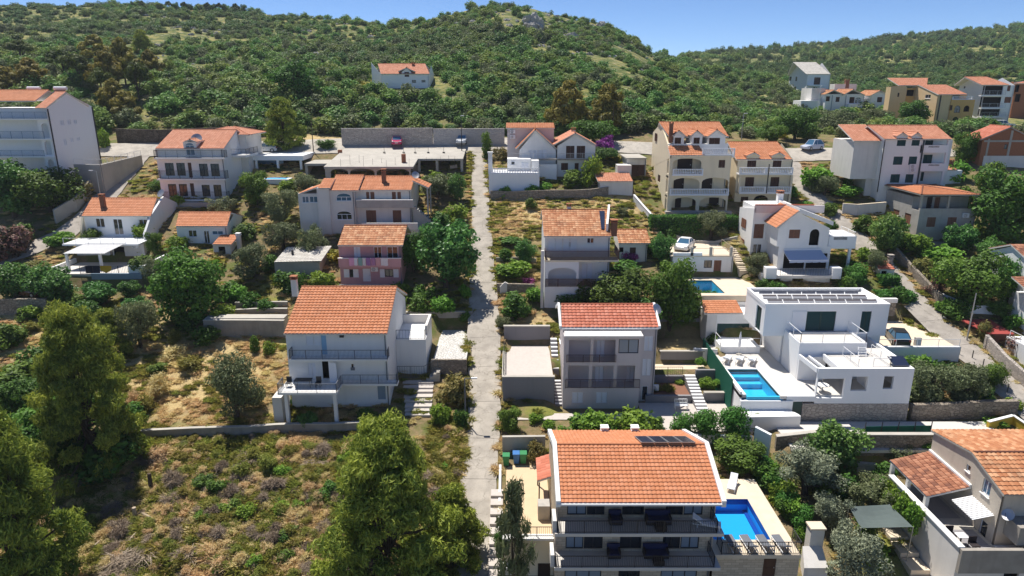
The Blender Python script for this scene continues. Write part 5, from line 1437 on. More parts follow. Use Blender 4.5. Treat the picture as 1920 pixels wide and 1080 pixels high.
mb=MB();mb.box(xl,xm,Ym,Ym+.2,zm+.002,zm+.14).box(xl,xl+.2,Ym+.202,Yu-.01,zm+.002,zm+.14).box(xm-.2,xm,Ym+.202,Yu-.01,zm+.002,zm+.14);mb.build('kerb',M['white2'],h.root)
for p_ in([(xl+.1,Yu-.1,zm+.14),(xl+.1,Ym+.1,zm+.14),(xm-.1,Ym+.1,zm+.14),(xm-.1,Yu-.1,zm+.14)],):h.rail(p_,1.0,'whitemetal',bars=False,post=2.2)
h.rail([(xi+1.2,Ym-.4,d-.12),(xi+1.2,Yf+.5,d-.12)],.9,'whitemetal',bars=False,post=2)
h.rail([(xm+.6,Ym+.2,d-.12),(xm+.6,Yf+.6,d-.12),(xm-1.0,Yf+.6,d-.12)],.9,'whitemetal',bars=False,post=2)
q=h.rect((515,185,1372,396),Yu);X0,X1=q[0],h.U(1345,300,Yu)
k_=ray(960,541);ybk=(q[3]-CZ)/(k_[2]/k_[1])
lo=h.rect((612,396,1320,500),Yu)
mb=MB();hs=[h.rect(r,Yu)for r in((797,230,995,363),(1165,230,1232,370))]
wall_face(mb,frontT(Yu),X0,X1,q[2],q[3],[(*r,0)for r in hs],.2)
sl=h.side((456,195,492,352),X0);wall_face(mb,leftT(X0),Yu,ybk,q[2],q[3],[(*sl,0)],.2)
mb.poly([(X1,Yu,q[2]),(X1,ybk,q[2]),(X1,ybk,q[3]),(X1,Yu,q[3])]);mb.poly([(X0,ybk,q[2]),(X1,ybk,q[2]),(X1,ybk,q[3]),(X0,ybk,q[3])]);mb.poly([(X0,Yu,q[2]),(X1,Yu,q[2]),(X1,ybk,q[2]),(X0,ybk,q[2])])
mb.poly([(X0+.2,Yu+.2,q[3]-.3),(X1-.2,Yu+.2,q[3]-.3),(X1-.2,ybk-.2,q[3]-.3),(X0+.2,ybk-.2,q[3]-.3)])
mb.build('upper_block',M['white2'],h.root)
mb=MB();mb.box(X0-.04,X1+.04,Yu-.04,Yu+.2,q[3]+.002,q[3]+.1).box(X0-.04,X1+.04,ybk-.2,ybk+.04,q[3]+.002,q[3]+.1).box(X0-.04,X0+.2,Yu+.202,ybk-.202,q[3]-.3,q[3]+.1).box(X1-.2,X1+.04,Yu+.202,ybk-.202,q[3]-.3,q[3]+.1)
mb.build('parapet_cap',M['white2'],h.root)
for r in hs:fill_opening(h.root,frontT(Yu),*r,'SG',.2)
fill_opening(h.root,leftT(X0),*sl,'SG',.2)
pq=h.rect((700,228,795,363),Yu);MB().box(pq[0],pq[1],Yu-.06,Yu-.003,pq[2],pq[3]).build('sliding_panel',M['whitewood'],h.root)
xw=28.1
mb=MB();mb.box(xw,X1-.3,Yu+.3,ybk+1.5,C-28.5,q[2]-.002);mb.build('lower_wall',M['white2'],h.root)
fill_opening(h.root,frontT(Yu+.15),*h.rect((1225,465,1290,535),Yu+.15),'DN',.0)
rows=[(540,1285,166,148),(508,1215,136,117),(478,1155,107,96)]
for x0,x1,y0,y1 in rows:
 A,B_=at_z(*h.p(x0,y0),q[3]-.1),at_z(*h.p(x1,y0),q[3]-.1);yb_=at_z(*h.p(x0,y1),q[3]+.05).y
 n=7
 for k in range(n):
  u0,u1=A.x+(B_.x-A.x)*(k+.02)/n,A.x+(B_.x-A.x)*(k+.97)/n
  mb=MB();mb.prism([(u0,A.y,q[3]-.2),(u1,A.y,q[3]-.2),(u1,yb_,q[3]+.02),(u0,yb_,q[3]+.02)],(0,0,.05));p_=mb.build('solar_panel',M['steel'],h.root)
  MB().poly([(u0+.04,A.y+.05,q[3]-.142),(u1-.04,A.y+.05,q[3]-.142),(u1-.04,yb_-.05,q[3]+.065),(u0+.04,yb_-.05,q[3]+.065)]).build('cells',M['solar_brown'],p_)
e=h.rect((1395,580,1510,612),Yf+.3)
mb=MB();mb.prism([(e[0],Yf+.4,d+.08),(e[1]-.1,Yf+.4,d+.08),(e[1]-.1,Yf+1.7,d+.5),(e[0],Yf+1.7,d+.5)],(0,0,.06));mb.build('solar_panel',M['solar'],h.root)
x0,x1,y0,y1=22.1,25.2,58.95,65.0
pr=empty('swimming_pool',(23.6,58.6,C-30),'long turquoise swimming pool with steps beside the modern villa','pool')
xE=h.U(665,833,Yf)-.01
mb=MB();mb.box(x1,xE,Yf,72,zd-.3,zd).box(xE,28.1,Yu+3.9,72.5,zd+.003,zd+.012).box(x0-.6,x0,y0,72,zd-.3,zd).box(x0,x1,y1,72,zd-.3,zd);mb.build('deck',M['greydeck'],pr)
mb=MB();mb.poly([(x0,y0,zd-1.4),(x1,y0,zd-1.4),(x1,y1,zd-1.4),(x0,y1,zd-1.4)])
for a_,b_ in(((x0,y0),(x1,y0)),((x1,y0),(x1,y1)),((x1,y1),(x0,y1)),((x0,y1),(x0,y0))):mb.poly([(*a_,zd-1.4),(*b_,zd-1.4),(*b_,zd-.1),(*a_,zd-.1)])
mb.build('basin',M['pooltile'],pr)
for k in range(2):MB().box(x0+.01,x1-.01,y1-.8*(k+1)-.1,y1-.8*k-.11,zd-1.39,zd-.5-.4*k).build('step',M['pooltile'],pr)
MB().poly([(x0,y0,zd-.07),(x1,y0,zd-.07),(x1,y1,zd-.07),(x0,y1,zd-.07)]).build('water',M['water'],pr)
mb=MB();mb.box(x1+.02,x1+.2,y0,y1,zd+.002,zd+.03).box(x0-.25,x0-.02,y0,y1,zd+.002,zd+.03).box(x0-.25,x1+.2,y1+.02,y1+.25,zd+.002,zd+.03);mb.build('coping',M['white2'],pr)
mb=MB();mb.box(x0-.6,xE+.6,Yf-.1,y0-.002,C-32,zd-.45).box(x0-.6,x0-.601+.2,y0,66,C-32,zd+.3);mb.build('pool_wall',M['white2'],pr);MB().box(x0,x1+.3,y0-.2,y0-.003,zd-.449,zd-.12).build('overflow_lip',M['pooltile'],pr)
mb=MB();cx,cy,rr=23.4,Yf-.1,2.6
ps=[(cx-2.2,cy,0)]+[(cx+2.0+1.3*math.sin(t),cy-1.3+1.3*math.cos(t)-.0,0)for t in np.linspace(0,math.pi/2,6)]+[(cx-2.2,cy-1.5,0)]
mb.prism([(x,y,C-32)for x,y,_ in ps],(0,0,2.9));mb.build('planter',M['white2'],pr)
h.mbox('side_door',(xE+.62,x6-.05,Yf+.02,Yf+.1,C-30.6,zd-.56),'greenwood')
tr_=wall_thing('green windbreak mesh along the left side of the long villa pool',[(21.35,60.8,0),(21.35,71.5,0)],1,.05,'greennet',name='windbreak',cat='fence',tops=[zd+.7,zd+1.0],down=.3)
ob=House('outbuilding','low white outbuilding with green shutters and a strip of orange roof behind the villa pool','outbuilding',Vector((24.5,73,C-26.9)),Z12)
ob.body((190,250,470,388),'white',5,[(195,312,412,386,'SG')],Y=73,down=1)
A,B_=ob.P(112,245,72.8),ob.P(372,243,72.8);ob.slope(A,B_,(B_.x,75.5,B_.z+.7),(A.x+.2,75.5,A.z+.7),'orange')
ob.body((125,250,189,388),'offwhite',4,[],Y=72.9,down=1,name='side_room')
q=ob.rect((218,470,485,520),69.4);ob.mbox('terrace',(q[0],q[1],69.4,72.89,q[2]-.8,q[3]),'white2')
ob.rail([(q[0],71.5,q[3]),(q[0],69.5,q[3]),(q[1],69.5,q[3])],.95,'whitemetal',bars=False)
cp=House('car_deck','white walled car park deck beside the villa above the olive trees','parking deck',Vector((43,68,C-28)),Z16)
MB().box(38.6,47.6,68,77,C-26.75,C-26.6).build('paving',M['deckstone'],cp.root)
mb=MB();mb.box(38.6,47.6,67.7,67.998,C-30,C-26.35).box(38.3,38.598,67.7,72,C-30,C-26.35);mb.build('retaining_wall',M['white2'],cp.root)
cp.rail([(38.5,70,C-26.35),(38.5,67.85,C-26.35),(47.5,67.85,C-26.35)],.8,'whitemetal',bars=False,post=2.4)
mb=MB();mb.box(40.5,45.5,77.05,77.4,C-27,C-24.4);mb.build('stone_wall',M['stone'],cp.root);MB().box(40.4,45.6,77.0,77.45,C-24.398,C-23.9).build('white_coping',M['white'],cp.root)
s_=empty('utility_cabinet',(43.6,68.8,C-26.6),'small grey utility cabinet standing on the villa car park','cabinet');MB().box(43.3,43.9,68.6,69,C-26.6,C-25.7).build('case',M['greyplaster'],s_);MB().box(43.36,43.84,68.585,68.599,C-26.5,C-25.8).build('door',M['bluegrey'],s_)
Xw=34.2;zf=C-31.2
h=House('village_house','beige plastered house with weathered orange roof and terrace in the bottom right corner','house',Vector((36,41.5,hz(36,41.5))),ZA)
ze,yr,zr,yb,zb,XR=C-27.05,45.1,C-25.9,49.8,C-26.7,47.0
h.slope((Xw-.15,41.3,ze),(XR,41.3,ze),(XR,yr,zr),(Xw-.15,yr,zr),'weathered','concrete',pu=.34,ps=.4,amp=.05);h.slope((XR,yb+.2,zb),(Xw-.15,yb+.2,zb),(Xw-.15,yr,zr),(XR,yr,zr),'weathered','concrete',pu=.34,ps=.4,amp=.05);h.caps((Xw,yr,zr+.03),(XR,yr,zr+.03),'brown')
mb=MB();hs=[h.side(r,Xw)for r in((330,318,362,375),(438,415,500,532),(415,712,470,815))]
wall_face(mb,leftT(Xw),41.6,yb,C-36,ze-.05,[(*r,0)for r in hs],.16)
mb.poly([(Xw,41.6,ze-.05),(Xw,yr,zr-.14),(Xw,yb,zb-.1),(Xw,yb,ze-.05)]);mb.box(Xw+.17,XR,41.601,yb-.01,C-36,ze-.16)
mb.build('wall',M['beige'],h.root)
for r,s_ in zip(hs,('W','WB','G')):fill_opening(h.root,leftT(Xw),*r,s_,.16)
h.mbox('front_balcony',(Xw+.6,XR,40.2,41.59,C-30.3,C-28.9),'oldconcrete')
h.mbox('terrace_floor',(31.0,Xw-.005,40.2,49,zf-.25,zf),'concrete');h.mbox('dark_paving',(Xw-2.0,Xw-.3,40.4,43.2,zf+.002,zf+.02),'darkgrey');h.mbox('covered_paving',(31.05,Xw-.3,44.6,48.9,zf+.002,zf+.02),'darkgrey')
h.mbox('terrace_parapet',(30.7,30.98,39.9,49,C-36.5,zf+.95),'offwhite');h.mbox('terrace_parapet',(30.7,XR,39.6,39.898,zf-.9,zf+.95),'oldconcrete')
h.mbox('coping',(30.6,31.06,39.9,49,zf+.952,zf+1.03),'white')
h.body((190,970,900,1300),'offwhite',1.6,[(588,985,690,1120,'X')],Y=39.95,X=(30.98,XR),name='lower_wall',down=1)
A=[Vector((Xw-.02,49.8,C-28.5)),Vector((Xw-.02,44.6,C-28.5)),Vector((31.0,44.6,C-29.35)),Vector((31.0,49.8,C-29.35))]
h.slope(A[3],A[2],A[1],A[0],'brown','offwhite',pu=.3,ps=.36,amp=.05,name='porch_roof')
for y_ in(44.8,47.2,49.5):h.mbox('porch_post',(31.02,31.3,y_-.14,y_+.14,zf,C-29.5),'offwhite')
h.mbox('porch_flashing',(Xw-.16,Xw-.003,44.6,49.8,C-28.47,C-28.3),'white')
mb=MB();n=12
for k in range(n):
 u0,u1=41.9+2.4*k/n,41.9+2.4*(k+.5)/n;u2=41.9+2.4*(k+1)/n
 for p_,q_,dz in((u0,u1,.0),(u1,u2,.05)):mb.prism([(Xw-.02,p_,C-29.1+dz),(Xw-.02,q_,C-29.1+dz),(Xw-1.5,q_,C-29.45+dz),(Xw-1.5,p_,C-29.45+dz)],(0,0,.03))
mb.build('door_canopy',M['whitemetal'],h.root)
dish((Xw+.4,41.2,C-29.3),'white satellite dish at the front corner of the beige house bottom right',.42,-70)
for nm,x,y,az in(('left',31.6,42.2,0),('right',32.5,41.0,1)):
 r=empty('garden_chair',(x,y,zf),'dark wicker chair on the terrace of the beige house, '+('beside the parapet' if az==0 else 'nearest its front corner'),'chair','terrace chairs');MB().box(x-.28,x+.28,y-.28,y+.28,zf+.36,zf+.44).build('seat',M['wicker'],r);MB().box(x-.28,x+.28,y+.22,y+.28,zf+.442,zf+.9).build('backrest',M['wicker'],r)
 for sx in(-.25,.25):
  for sy in(-.25,.22):MB().bar((x+sx,y+sy,zf+.02),(x+sx,y+sy,zf+.36),.04).build('leg',M['iron'],r)
r=empty('garden_table',(31.9,41.6,zf),'small white topped table between the wicker chairs on the terrace','table');MB().box(31.6,32.3,41.3,41.9,zf+.68,zf+.72).build('top',M['whitemetal'],r);MB().bar((31.95,41.6,zf+.02),(31.95,41.6,zf+.68),.08).build('leg',M['iron'],r)
h=House('village_house','white house cut by the right picture edge with shaded gable wall and brown tiled roofs','house',Vector((60,78,hz(60,78))),ZB)
h.slope((58.8,74.6,C-19.2),(70,74.6,C-19.2),(70,78.7,C-17.7),(58.8,78.7,C-17.7),'brown');h.slope((70,82.3,C-19),(58.8,82.3,C-19),(58.8,78.7,C-17.7),(70,78.7,C-17.7),'brown')
mb=MB();mb.box(59,70,75,82,C-27,C-19.3);mb.prism([(59,75,C-19.298),(59,78.7,C-17.9),(59,82,C-19.298)],(11,0,0));mb.build('wall',M['white2'],h.root)
h.slope((56.8,69.5,C-22.2),(56.8,69.5+.01,C-22.2)if 0 else(70,69.5,C-22.2),(70,74.9,C-20.6),(56.8,74.9,C-20.6),'brown',name='porch_roof');h.mbox('porch_wall',(57.6,70,70.3,74.8,C-28.5,C-22.3),'white2');fill_opening(h.root,frontT(70.3),58.0,58.9,C-25.6,C-23.0,'SG',-.06)
h.mbox('terrace',(54.2,70,65,70.29,C-30,C-26.1),'white2');h.rail([(54.3,70,C-26.1),(54.3,65.1,C-26.1),(66,65.1,C-26.1)],.8,'whitemetal',bars=False)
h.mbox('corner_wall',(53.7,58.9,75.6,75.9,C-28,C-24.3),'white2');mb=MB();mb.prism([(53.7,75.6,C-28),(51.6,78.2,C-28),(51.6,78.2,C-23.6),(53.7,75.6,C-24.3)],(-.25,0,0));mb.build('lane_wall',M['offwhite'],h.root)
h=House('unfinished_house','unfinished red brick gabled house with pale concrete frame at the upper right edge','house',(1850,312),ZC_)
Y=h.Y;T_=h.P(790,612,Y);A=h.P(512,722,Y);X1=T_.x+(T_.x-A.x)
h.body((540,720,1040,980),'brick',4.5,[(735,775,765,820,'K')],gable=('Y',T_.x,T_.z-.1),down=3,X=(A.x+.3,X1-.3))
h.gableY(A.x-.2,X1+.2,A.z-.1,T_.x,T_.z+.1,Y-.25,Y+4.8,tiles='red',slab='concrete')
for nm,x0,x1,y0,y1 in(('frame',556,574,720,985),('frame',770,792,640,985)):q=h.rect((x0,y0,x1,y1),Y);h.mbox('concrete_pillar',(q[0],q[1],Y-.04,Y-.003,q[2],q[3]),'concrete')
q=h.rect((540,735,1030,752),Y);h.mbox('concrete_beam',(q[0],X1-.3,Y-.06,Y-.042,q[2],q[3]),'concrete');q=h.rect((525,885,1030,1000),Y);h.mbox('plastered_base',(q[0],X1-.2,Y-.09,Y-.062,q[2]-1,q[3]),'offwhite')
def simple_gable(name,label,cat,base,zoom,rect_,eave,ridge,m,tiles,holes=(),lh=(),pitch=.36,xr=None,Y=None,depth=None,cap=True,rot=0,slab='offwhite',rh=()):
 """house whose ridge runs along X; eave=(x0,x1,y), ridge=(x0,x1,y)"""
 h=House(name,label,cat,base,zoom);Y=h.Y if Y is None else Y
 ye=Y-.3;ze=h.V(eave[2],ye)
 R_=h.gableX(h.U(eave[0],eave[2],ye),h.U(eave[1],eave[2],ye),ye,ze,zoom[1]+ridge[2]/zoom[2],pitch,tiles=tiles,slab=slab,xl2=h.U(ridge[0],ridge[2],ye+5),xr2=h.U(ridge[1],ridge[2],ye+5),cap=cap)
 h.body(rect_,m,(R_[2]-Y-.3)if depth is None else depth,holes,gable=R_[:2]and(R_[0],R_[1]-.15),lh=lh,rh=rh,down=3,Y=Y)
 if rot:h.root.rotation_euler.z=R(rot)
 return h
h=simple_gable('village_house','tall white house with pale grey sheet roof on the slope, upper right','house',(1532,179),Z4,(290,196,460,350),(286,464,196),(215,388,107),'white2','pale',[(345,220,392,275,'SB')],[(218,148,230,178,'K'),(160,215,176,245,'K'),(206,215,218,248,'K'),(198,292,210,320,'K')],.5,cap=False)
q=h.rect((310,276,405,286),h.Y-1.5);h.mbox('balcony',(q[0],q[1],h.Y-1.5,h.Y-.003,q[2],q[3]),'white2')
h=House('village_house','low white house with orange gabled roofs and blue downpipes, upper right','house',(1590,214),ZD)
Y=h.Y
h.body((385,455,880,760),'white2',8,[(402,484,452,548,'SB'),(528,492,578,556,'SB'),(704,494,768,572,'SB'),(772,494,858,572,'W',30),(702,676,770,742,'SB')],down=3)
h.body((975,470,1212,700),'white2',7,[(1060,494,1124,560,'SB')],down=3,gable=('Y',h.U(1090,420,Y),h.V(425,Y)),name='right_wing')
h.body((881,520,974,690),'white2',5,[(885,545,965,625,'K')],Y=Y+1.5,down=3,name='link')
T_=h.P(1092,410,Y);A,B_=h.P(958,478,Y),h.P(1232,470,Y);h.gableY(A.x,B_.x,A.z,T_.x,T_.z,Y-.3,Y+7.5,tiles='weathered',zer=B_.z)
for(xa,xb,xm,ya_,yb_)in((380,640,500,405,462),(610,900,750,395,470)):
 T_=h.P(xm,ya_,Y);A,B_=h.P(xa,yb_,Y),h.P(xb,yb_,Y);h.gableY(A.x,B_.x,A.z,T_.x,T_.z,Y-.3,Y+8,tiles='weathered',zer=B_.z)
q=h.rect((690,582,870,640),Y-1);h.mbox('balcony',(q[0],q[1],Y-1,Y-.003,q[2],q[3]),'white2');q=h.rect((80,540,330,620),Y+1);h.mbox('side_terrace',(q[0],q[1],Y+1,Y+6,q[2]-2,q[3]),'white2');q=h.rect((1180,570,1330,680),Y+.5);h.mbox('right_terrace',(q[0],q[1],Y+.5,Y+6,q[2]-2,q[3]),'white2')
q=h.rect((210,380,384,640),Y+2.5);h.mbox('rear_block',(q[0],q[1],Y+2.5,Y+9,q[2]-2,q[3]),'offwhite');q=h.rect((520,325,800,345),Y+9);h.mbox('rear_roof',(q[0],q[1],Y+9,Y+12,q[2]-3,q[3]),'offwhite');P_=h.P(682,300,Y+9);h.chimney(P_.x,Y+9.4,P_.z-.6,.9,1.0,'redwood','brick')
for x_ in(470,645):h.mbox('downpipe',(h.U(x_,600,Y)-.06,h.U(x_,600,Y)+.06,Y-.12,Y-.003,h.V(740,Y),h.V(470,Y)),'bluegrey')
h=House('apartment_house','tan and ochre house with salmon roof and groups of narrow white framed windows, upper right','house',(1775,240),ZC_)
Y=h.Y;a,b,c,d=h.rect((70,295,205,610),Y)
yq=Y+9;wl=a
hs=[(1660+18,462,1748,512,'W'),(1636,602,1724,664,'W')]
mb=MB();L_=[]
z0_=h.z;h.z=ZD;L_=[h.side(r[:4],a)for r in hs];h.z=z0_
zpk=d+1.8;ypk=Y+7.5
wall_face(mb,leftT(a),Y,Y+15,c-3,d,[(*r,0)for r in L_],.15);mb.poly([(a,Y,d),(a,ypk,zpk),(a,Y+15,d)]);mb.box(a+.16,b,Y,Y+14.9,c-3,d-.01)
mb.build('wall',M['tan'],h.root)
for r in L_:fill_opening(h.root,leftT(a),*r,'W',.15)
X1=h.U(378,280,Y);h.slope((a-.1,Y-.3,d),(X1,Y-.3,d),(X1,ypk,zpk+.15),(a-.1,ypk,zpk+.15),'salmon');h.slope((X1,Y+15.2,d),(a-.1,Y+15.2,d),(a-.1,ypk,zpk+.15),(X1,ypk,zpk+.15),'salmon')
h.body((206,345,432,600),'ochre',6,[(198+10,398,235,448,'SB'),(255,400,312,470,'K',34),(345,400,400,460,'X',30),(232,508,292,590,'K',40)],Y=Y-.2,down=3,name='ochre_wing')
h.body((206,285,372,344),'ochre',4,[(240,288,305,335,'X')],Y=Y+1.2,name='upper_loggia',down=.5)
h.balustrade((h.U(235,345,Y),Y,h.V(345,Y-.2)),(h.U(425,345,Y),Y,h.V(345,Y-.2)),.7);h.mbox('downpipe',(h.U(95,450,Y),h.U(105,450,Y),Y-.12,Y-.003,c,d),'iron')
h=House('apartment_house','orange house partly hidden behind the tan and ochre one, upper right','house',Vector((at(1700,230,152).x,152,hz(at(1700,230,152).x,152))),ZD)
h.body((1215,365,1420,720),'tan',2,[(1322,440,1346,490,'K')],Y=154,down=4,gable=('Y',h.U(1400,330,154),h.V(345,154)));h.body((1421,380,1600,720),'ochre',6,[(1440,400,1580,480,'X'),(1530,580,1570,640,'X')],Y=154.5,down=4,name='loggia_wing')
A=h.P(1340,345,153.8);h.slope((A.x,153.8,A.z),(h.U(1700,345,153.8),153.8,A.z),(h.U(1700,330,159),159,A.z+1.6),(A.x,159,A.z+1.6),'salmon')
h=simple_gable('apartment_house','big white apartment house with stacked recessed balconies at the upper right edge','house',Vector((at(1880,236,152).x,152,hz(at(1880,236,152).x,152))),ZC_,(520,205,800,600),(515,790,203),(345,560,126),'white2','salmon',[(545,210,720,298,'X'),(520,318,700,415,'X'),(500,432,690,500,'X'),(738,318,800,375,'SR'),(765,205,795,262,'SR')],[(345,215,360,235,'K')],.36)
for y_ in(305,428,512):q=h.rect((505,y_-6,735,y_+6),h.Y-.6);h.mbox('balcony',(q[0],q[1],h.Y-.9,h.Y-.003,q[2],q[3]),'white2');h.rail([(q[0],h.Y-.85,q[3]),(q[1],h.Y-.85,q[3])],.9,'steel',gap=.3)
h=simple_gable('apartment_house','brown and white house cut by the upper right picture edge','house',Vector((at(1925,220,168).x,168,hz(at(1925,220,168).x,168))),ZC_,(828,190,1000,450),(825,1010,188),(870,1010,160),'brick','salmon',[(835,200,880,270,'X'),(840,290,890,365,'X')])
h=simple_gable('farmhouse','lone white house with salmon roof and a central dormer among the scrub on the hillside','house',Vector((at(755,162,152).x,152,hz(at(755,162,152).x,152))),Z2,(942,155,1298,250),(936,1302,155),(912,1268,80),'white2','salmon',[(1170,200,1200,222,'K'),(1242,200,1270,218,'K')],[(915,115,922,140,'K')],.42)
A,B_,T_=h.P(1068,135,h.Y),h.P(1190,135,h.Y),h.P(1130,108,h.Y);h.gableY(A.x,B_.x,A.z,T_.x,T_.z,h.Y-.4,h.Y+4,tiles='salmon');h.body((1095,138,1165,235),'white2',3,[(1114,140,1148,176,'SB')],Y=h.Y-.1,gable=('Y',T_.x,T_.z-.1),name='dormer')
P_=h.P(1180,100,h.Y+4);h.chimney(P_.x,h.Y+4,P_.z-.3,.5,.8,'redwood','brick')
mb=MB();h.z=Z2;A=h.P(940,160,h.Y)
mb.prism([(A.x-.02,h.Y,A.z),(A.x-.02,h.Y,A.z-4),(A.x-3.0,h.Y+5,A.z-4),(A.x-3.0,h.Y+5,A.z+2.6)],(0,.2,0));mb.build('side_wall',M['white2'],h.root)
Y=101.0
h=House('apartment_house','four storey white apartment block with bare side wall, cut by the left picture edge','house',Vector((at(60,322,Y).x,Y,at(60,322,Y).z)),Z1)
h.z=Z1;ye=Y+.4;Xc=at(97,260,Y).x
ze=h.V(358,ye);x0=h.U(-330,358,ye)
yr,zr,yb,zb=h.gableX(x0,h.U(262,358,ye),ye,ze,169.5,.42,tiles='orange')
ze2=h.V(412,Y-.3);h.gableX(h.U(268,412,Y),Xc+.15,Y-.3,ze2,172.5,.42,tiles='salmon')
yr2=Y+5.2;zr2=at_x(126,176,Xc).z
L=[h.side(r,Xc)for r in((430,360,455,405),(482,355,505,400),(530,358,562,402),(450,500,480,540),(505,495,530,535),(550,495,575,530),(475,640,500,690),(525,635,550,665),(575,628,600,655))]
mb=MB();zg=at(97,330,Y).z-5
wall_face(mb,rightT(Xc),Y,Y+11.2,zg,ze2-.1,[(*q,0)for q in L if q[3]<ze2-.2],.12);mb.poly([(Xc,Y,ze2-.1),(Xc,Y+5.4,zr2+.1),(Xc,Y+11.2,ze2-.1)])
mb.box(x0,Xc-.13,Y+1.8,Y+11.19,zg,ze2-.12);mb.build('wall',M['white2'],h.root)
for q in L:
 if q[3]<ze2-.2:fill_opening(h.root,rightT(Xc),*q,'SW',.12)
for(zt_,zb_)in((440,490),(585,640),(728,772)):
 q=h.rect((-330,zt_,345 if zt_<500 else 330,zb_),Y)
 h.mbox('balcony',(q[0],Xc-.02,Y-.05,Y+1.79,q[2]-.2,q[2]),'white2');h.rail([(q[0],Y,q[2]),(q[1],Y,q[2])],q[3]-q[2],'bluegrey',gap=.16)
mb=MB();wall_face(mb,frontT(Y+.3),h.U(285,600,Y),Xc-.135,zg,h.V(490,Y),[(*h.rect(r,Y+.3),.5)for r in((315,525,365,632),(338,658,385,762),(362,795,408,880))],.3,True);mb.build('arch_screen',M['white2'],h.root)
for k,x_ in enumerate((225,425)):
 P_=at(*h.p(x_+28,262),yr+(2 if k else 3));r=empty('solar_boiler',P_,('right' if k else 'left')+' of two white solar water tanks on the roof of the left apartment block','water heater','solar water heaters')
 MB().tube([P_+Vector((-.95,0,0)),P_+Vector((.95,0,0))],.26,12).build('tank',M['whitemetal'],r);MB().bar(P_+Vector((0,0,-1.0)),P_+Vector((0,0,-.25)),1.2,.1).build('stand',M['steel'],r);mb=MB();mb.prism([P_+Vector((-.8,-.1,-.3)),P_+Vector((.8,-.1,-.3)),P_+Vector((.8,-1.4,-1.1)),P_+Vector((-.8,-1.4,-1.1))],(0,0,.08));mb.build('collector',M['solar'],r)
for x_,y0 in((Xc+.06,Y+.2),(Xc+.06,Y+11)):h.mbox('downpipe',(Xc+.003,Xc+.13,y0-.07,y0+.07,zg+3,ze2-.1),'iron')
A,B_,D_=at(139,308,104),at(188,309,103.2),at(264,291,112)
wall_thing('pale ramp wall with white railing below the left apartment block',[A,(B_.x,B_.y,0),(D_.x,D_.y,0)],1,.3,'concrete',tops=[A.z,B_.z,D_.z],down=1)
r_=House('ramp_railing','white railing along the ramp wall of the left apartment block','railing',B_,Z1);r_.rail([A,B_,D_],.8,'whitemetal',gap=.3)
h=simple_gable('guesthouse','white three storey guesthouse with black iron balconies and a small arched dormer','house',(365,372),Z1,(1190,716,1680+10,1090),(1164,1678,716),(1262,1750,576),'white','salmon',[(1240,822,1306,918,'K'),(1326,822,1390,918,'K'),(1412,820,1440,932,'D'),(1496,828,1560,922,'K'),(1582,828,1646,922,'K'),(1264,980,1326,1072,'K'),(1345,980,1406,1072,'K'),(1428,975,1458,1072,'D'),(1516,986,1576,1074,'K'),(1604,986,1662,1074,'K')],depth=6.5)
Y=h.Y;yo=Y-1.1
for x0,x1,y0,y1 in((1150,1682,728,785),(1172,1692,882,942),(1196,1704,1040,1098)):
 q=h.rect((x0,y0,x1,y1),yo);h.mbox('balcony',(q[0],q[1],yo,Y-.003,q[2]-.2,q[2]),'white');h.rail([(q[0]+.05,Y-.1,q[2]),(q[0]+.05,yo+.05,q[2]),(q[1]-.05,yo+.05,q[2]),(q[1]-.05,Y-.1,q[2])],q[3]-q[2],'iron',gap=.14)
A,B_,T_=h.P(1372,665,Y-.2),h.P(1480,665,Y-.2),h.P(1425,645,Y-.2);h.gableY(A.x,B_.x,A.z,T_.x,T_.z,Y-.3,Y+3,tiles='salmon',pu=.3);h.body((1378,664,1474,770),'white',2.5,[(1392,670,1458,765,'WB',20)],Y=Y-.1,name='dormer',down=0)
dish(h.P(1480,680,Y+1.6),'grey satellite dish on the roof right beside the arched dormer of the guesthouse',.8,10)
q=h.rect((1690,620,1880,1000),Y+6);h.mbox('rear_wing',(h.U(1600,700,Y+6.52),h.U(1880,700,Y+8),Y+6.52,Y+13,q[2]-3,h.V(612,Y+8)),'offwhite')
h.hip(h.U(1505,600,Y+8),h.U(1905,600,Y+8),Y+6,Y+13.5,h.V(606,Y+8),h.V(550,Y+10),tiles='salmon')
q=h.rect((1790,750,1900,760),Y+6);h.mbox('side_balcony',(q[0],q[1],Y+3,Y+8,q[2]-.15,q[3]),'white');h.rail([(q[0],Y+3,q[3]),(q[1],Y+3,q[3]),(q[1],Y+8,q[3])],.9,'iron',gap=.2)
h.mbox('base_wall',(h.U(1240,1100,Y-2),h.U(1800,1100,Y-2),Y-2.2,Y-.01,hz(h.U(1500,1100,Y),Y-2)-1,h.V(1100,Y-1.2)-.25),'concrete')
h=House('unfinished_building','long unfinished concrete building with flat deck roof and arches below the parking apron','building',Vector((-18,106,hz(-18,106))),Z2)
q=h.rect((510,862,1180,905),104);x2=h.U(1552,800,109.5)
zl,zr_=C-11.4,C-10.75
for nm,x0,x1,y0,z0,z1 in(('left_deck',q[0],q[1],104,zl,C-9.9),('right_deck',q[1]+.02,x2,109.5,zr_,C-9.85)):mb=MB();mb.prism([(x0,y0,z0-.3),(x0,117.6,z1-.3),(x0,117.6,z1),(x0,y0,z0)],(x1-x0,0,0));mb.build(nm,M['concrete'],h.root)
h.arcade((520,858,1160,960),[(560,866,692,960,26),(705,864,890,960,28),(905,862,1150,960,28)],'concrete',104.4,.3)
h.mbox('back_wall',(q[0],q[1],110,110.3,C-16,zl-.352),'oldconcrete')
xp=h.U(375,800,109);h.mbox('left_wing',(xp,q[0]-.02,108,116,zl-.3,zl+.05),'concrete');h.mbox('left_wing_wall',(xp,xp+.4,108.2,115,C-16,zl-.302),'concrete')
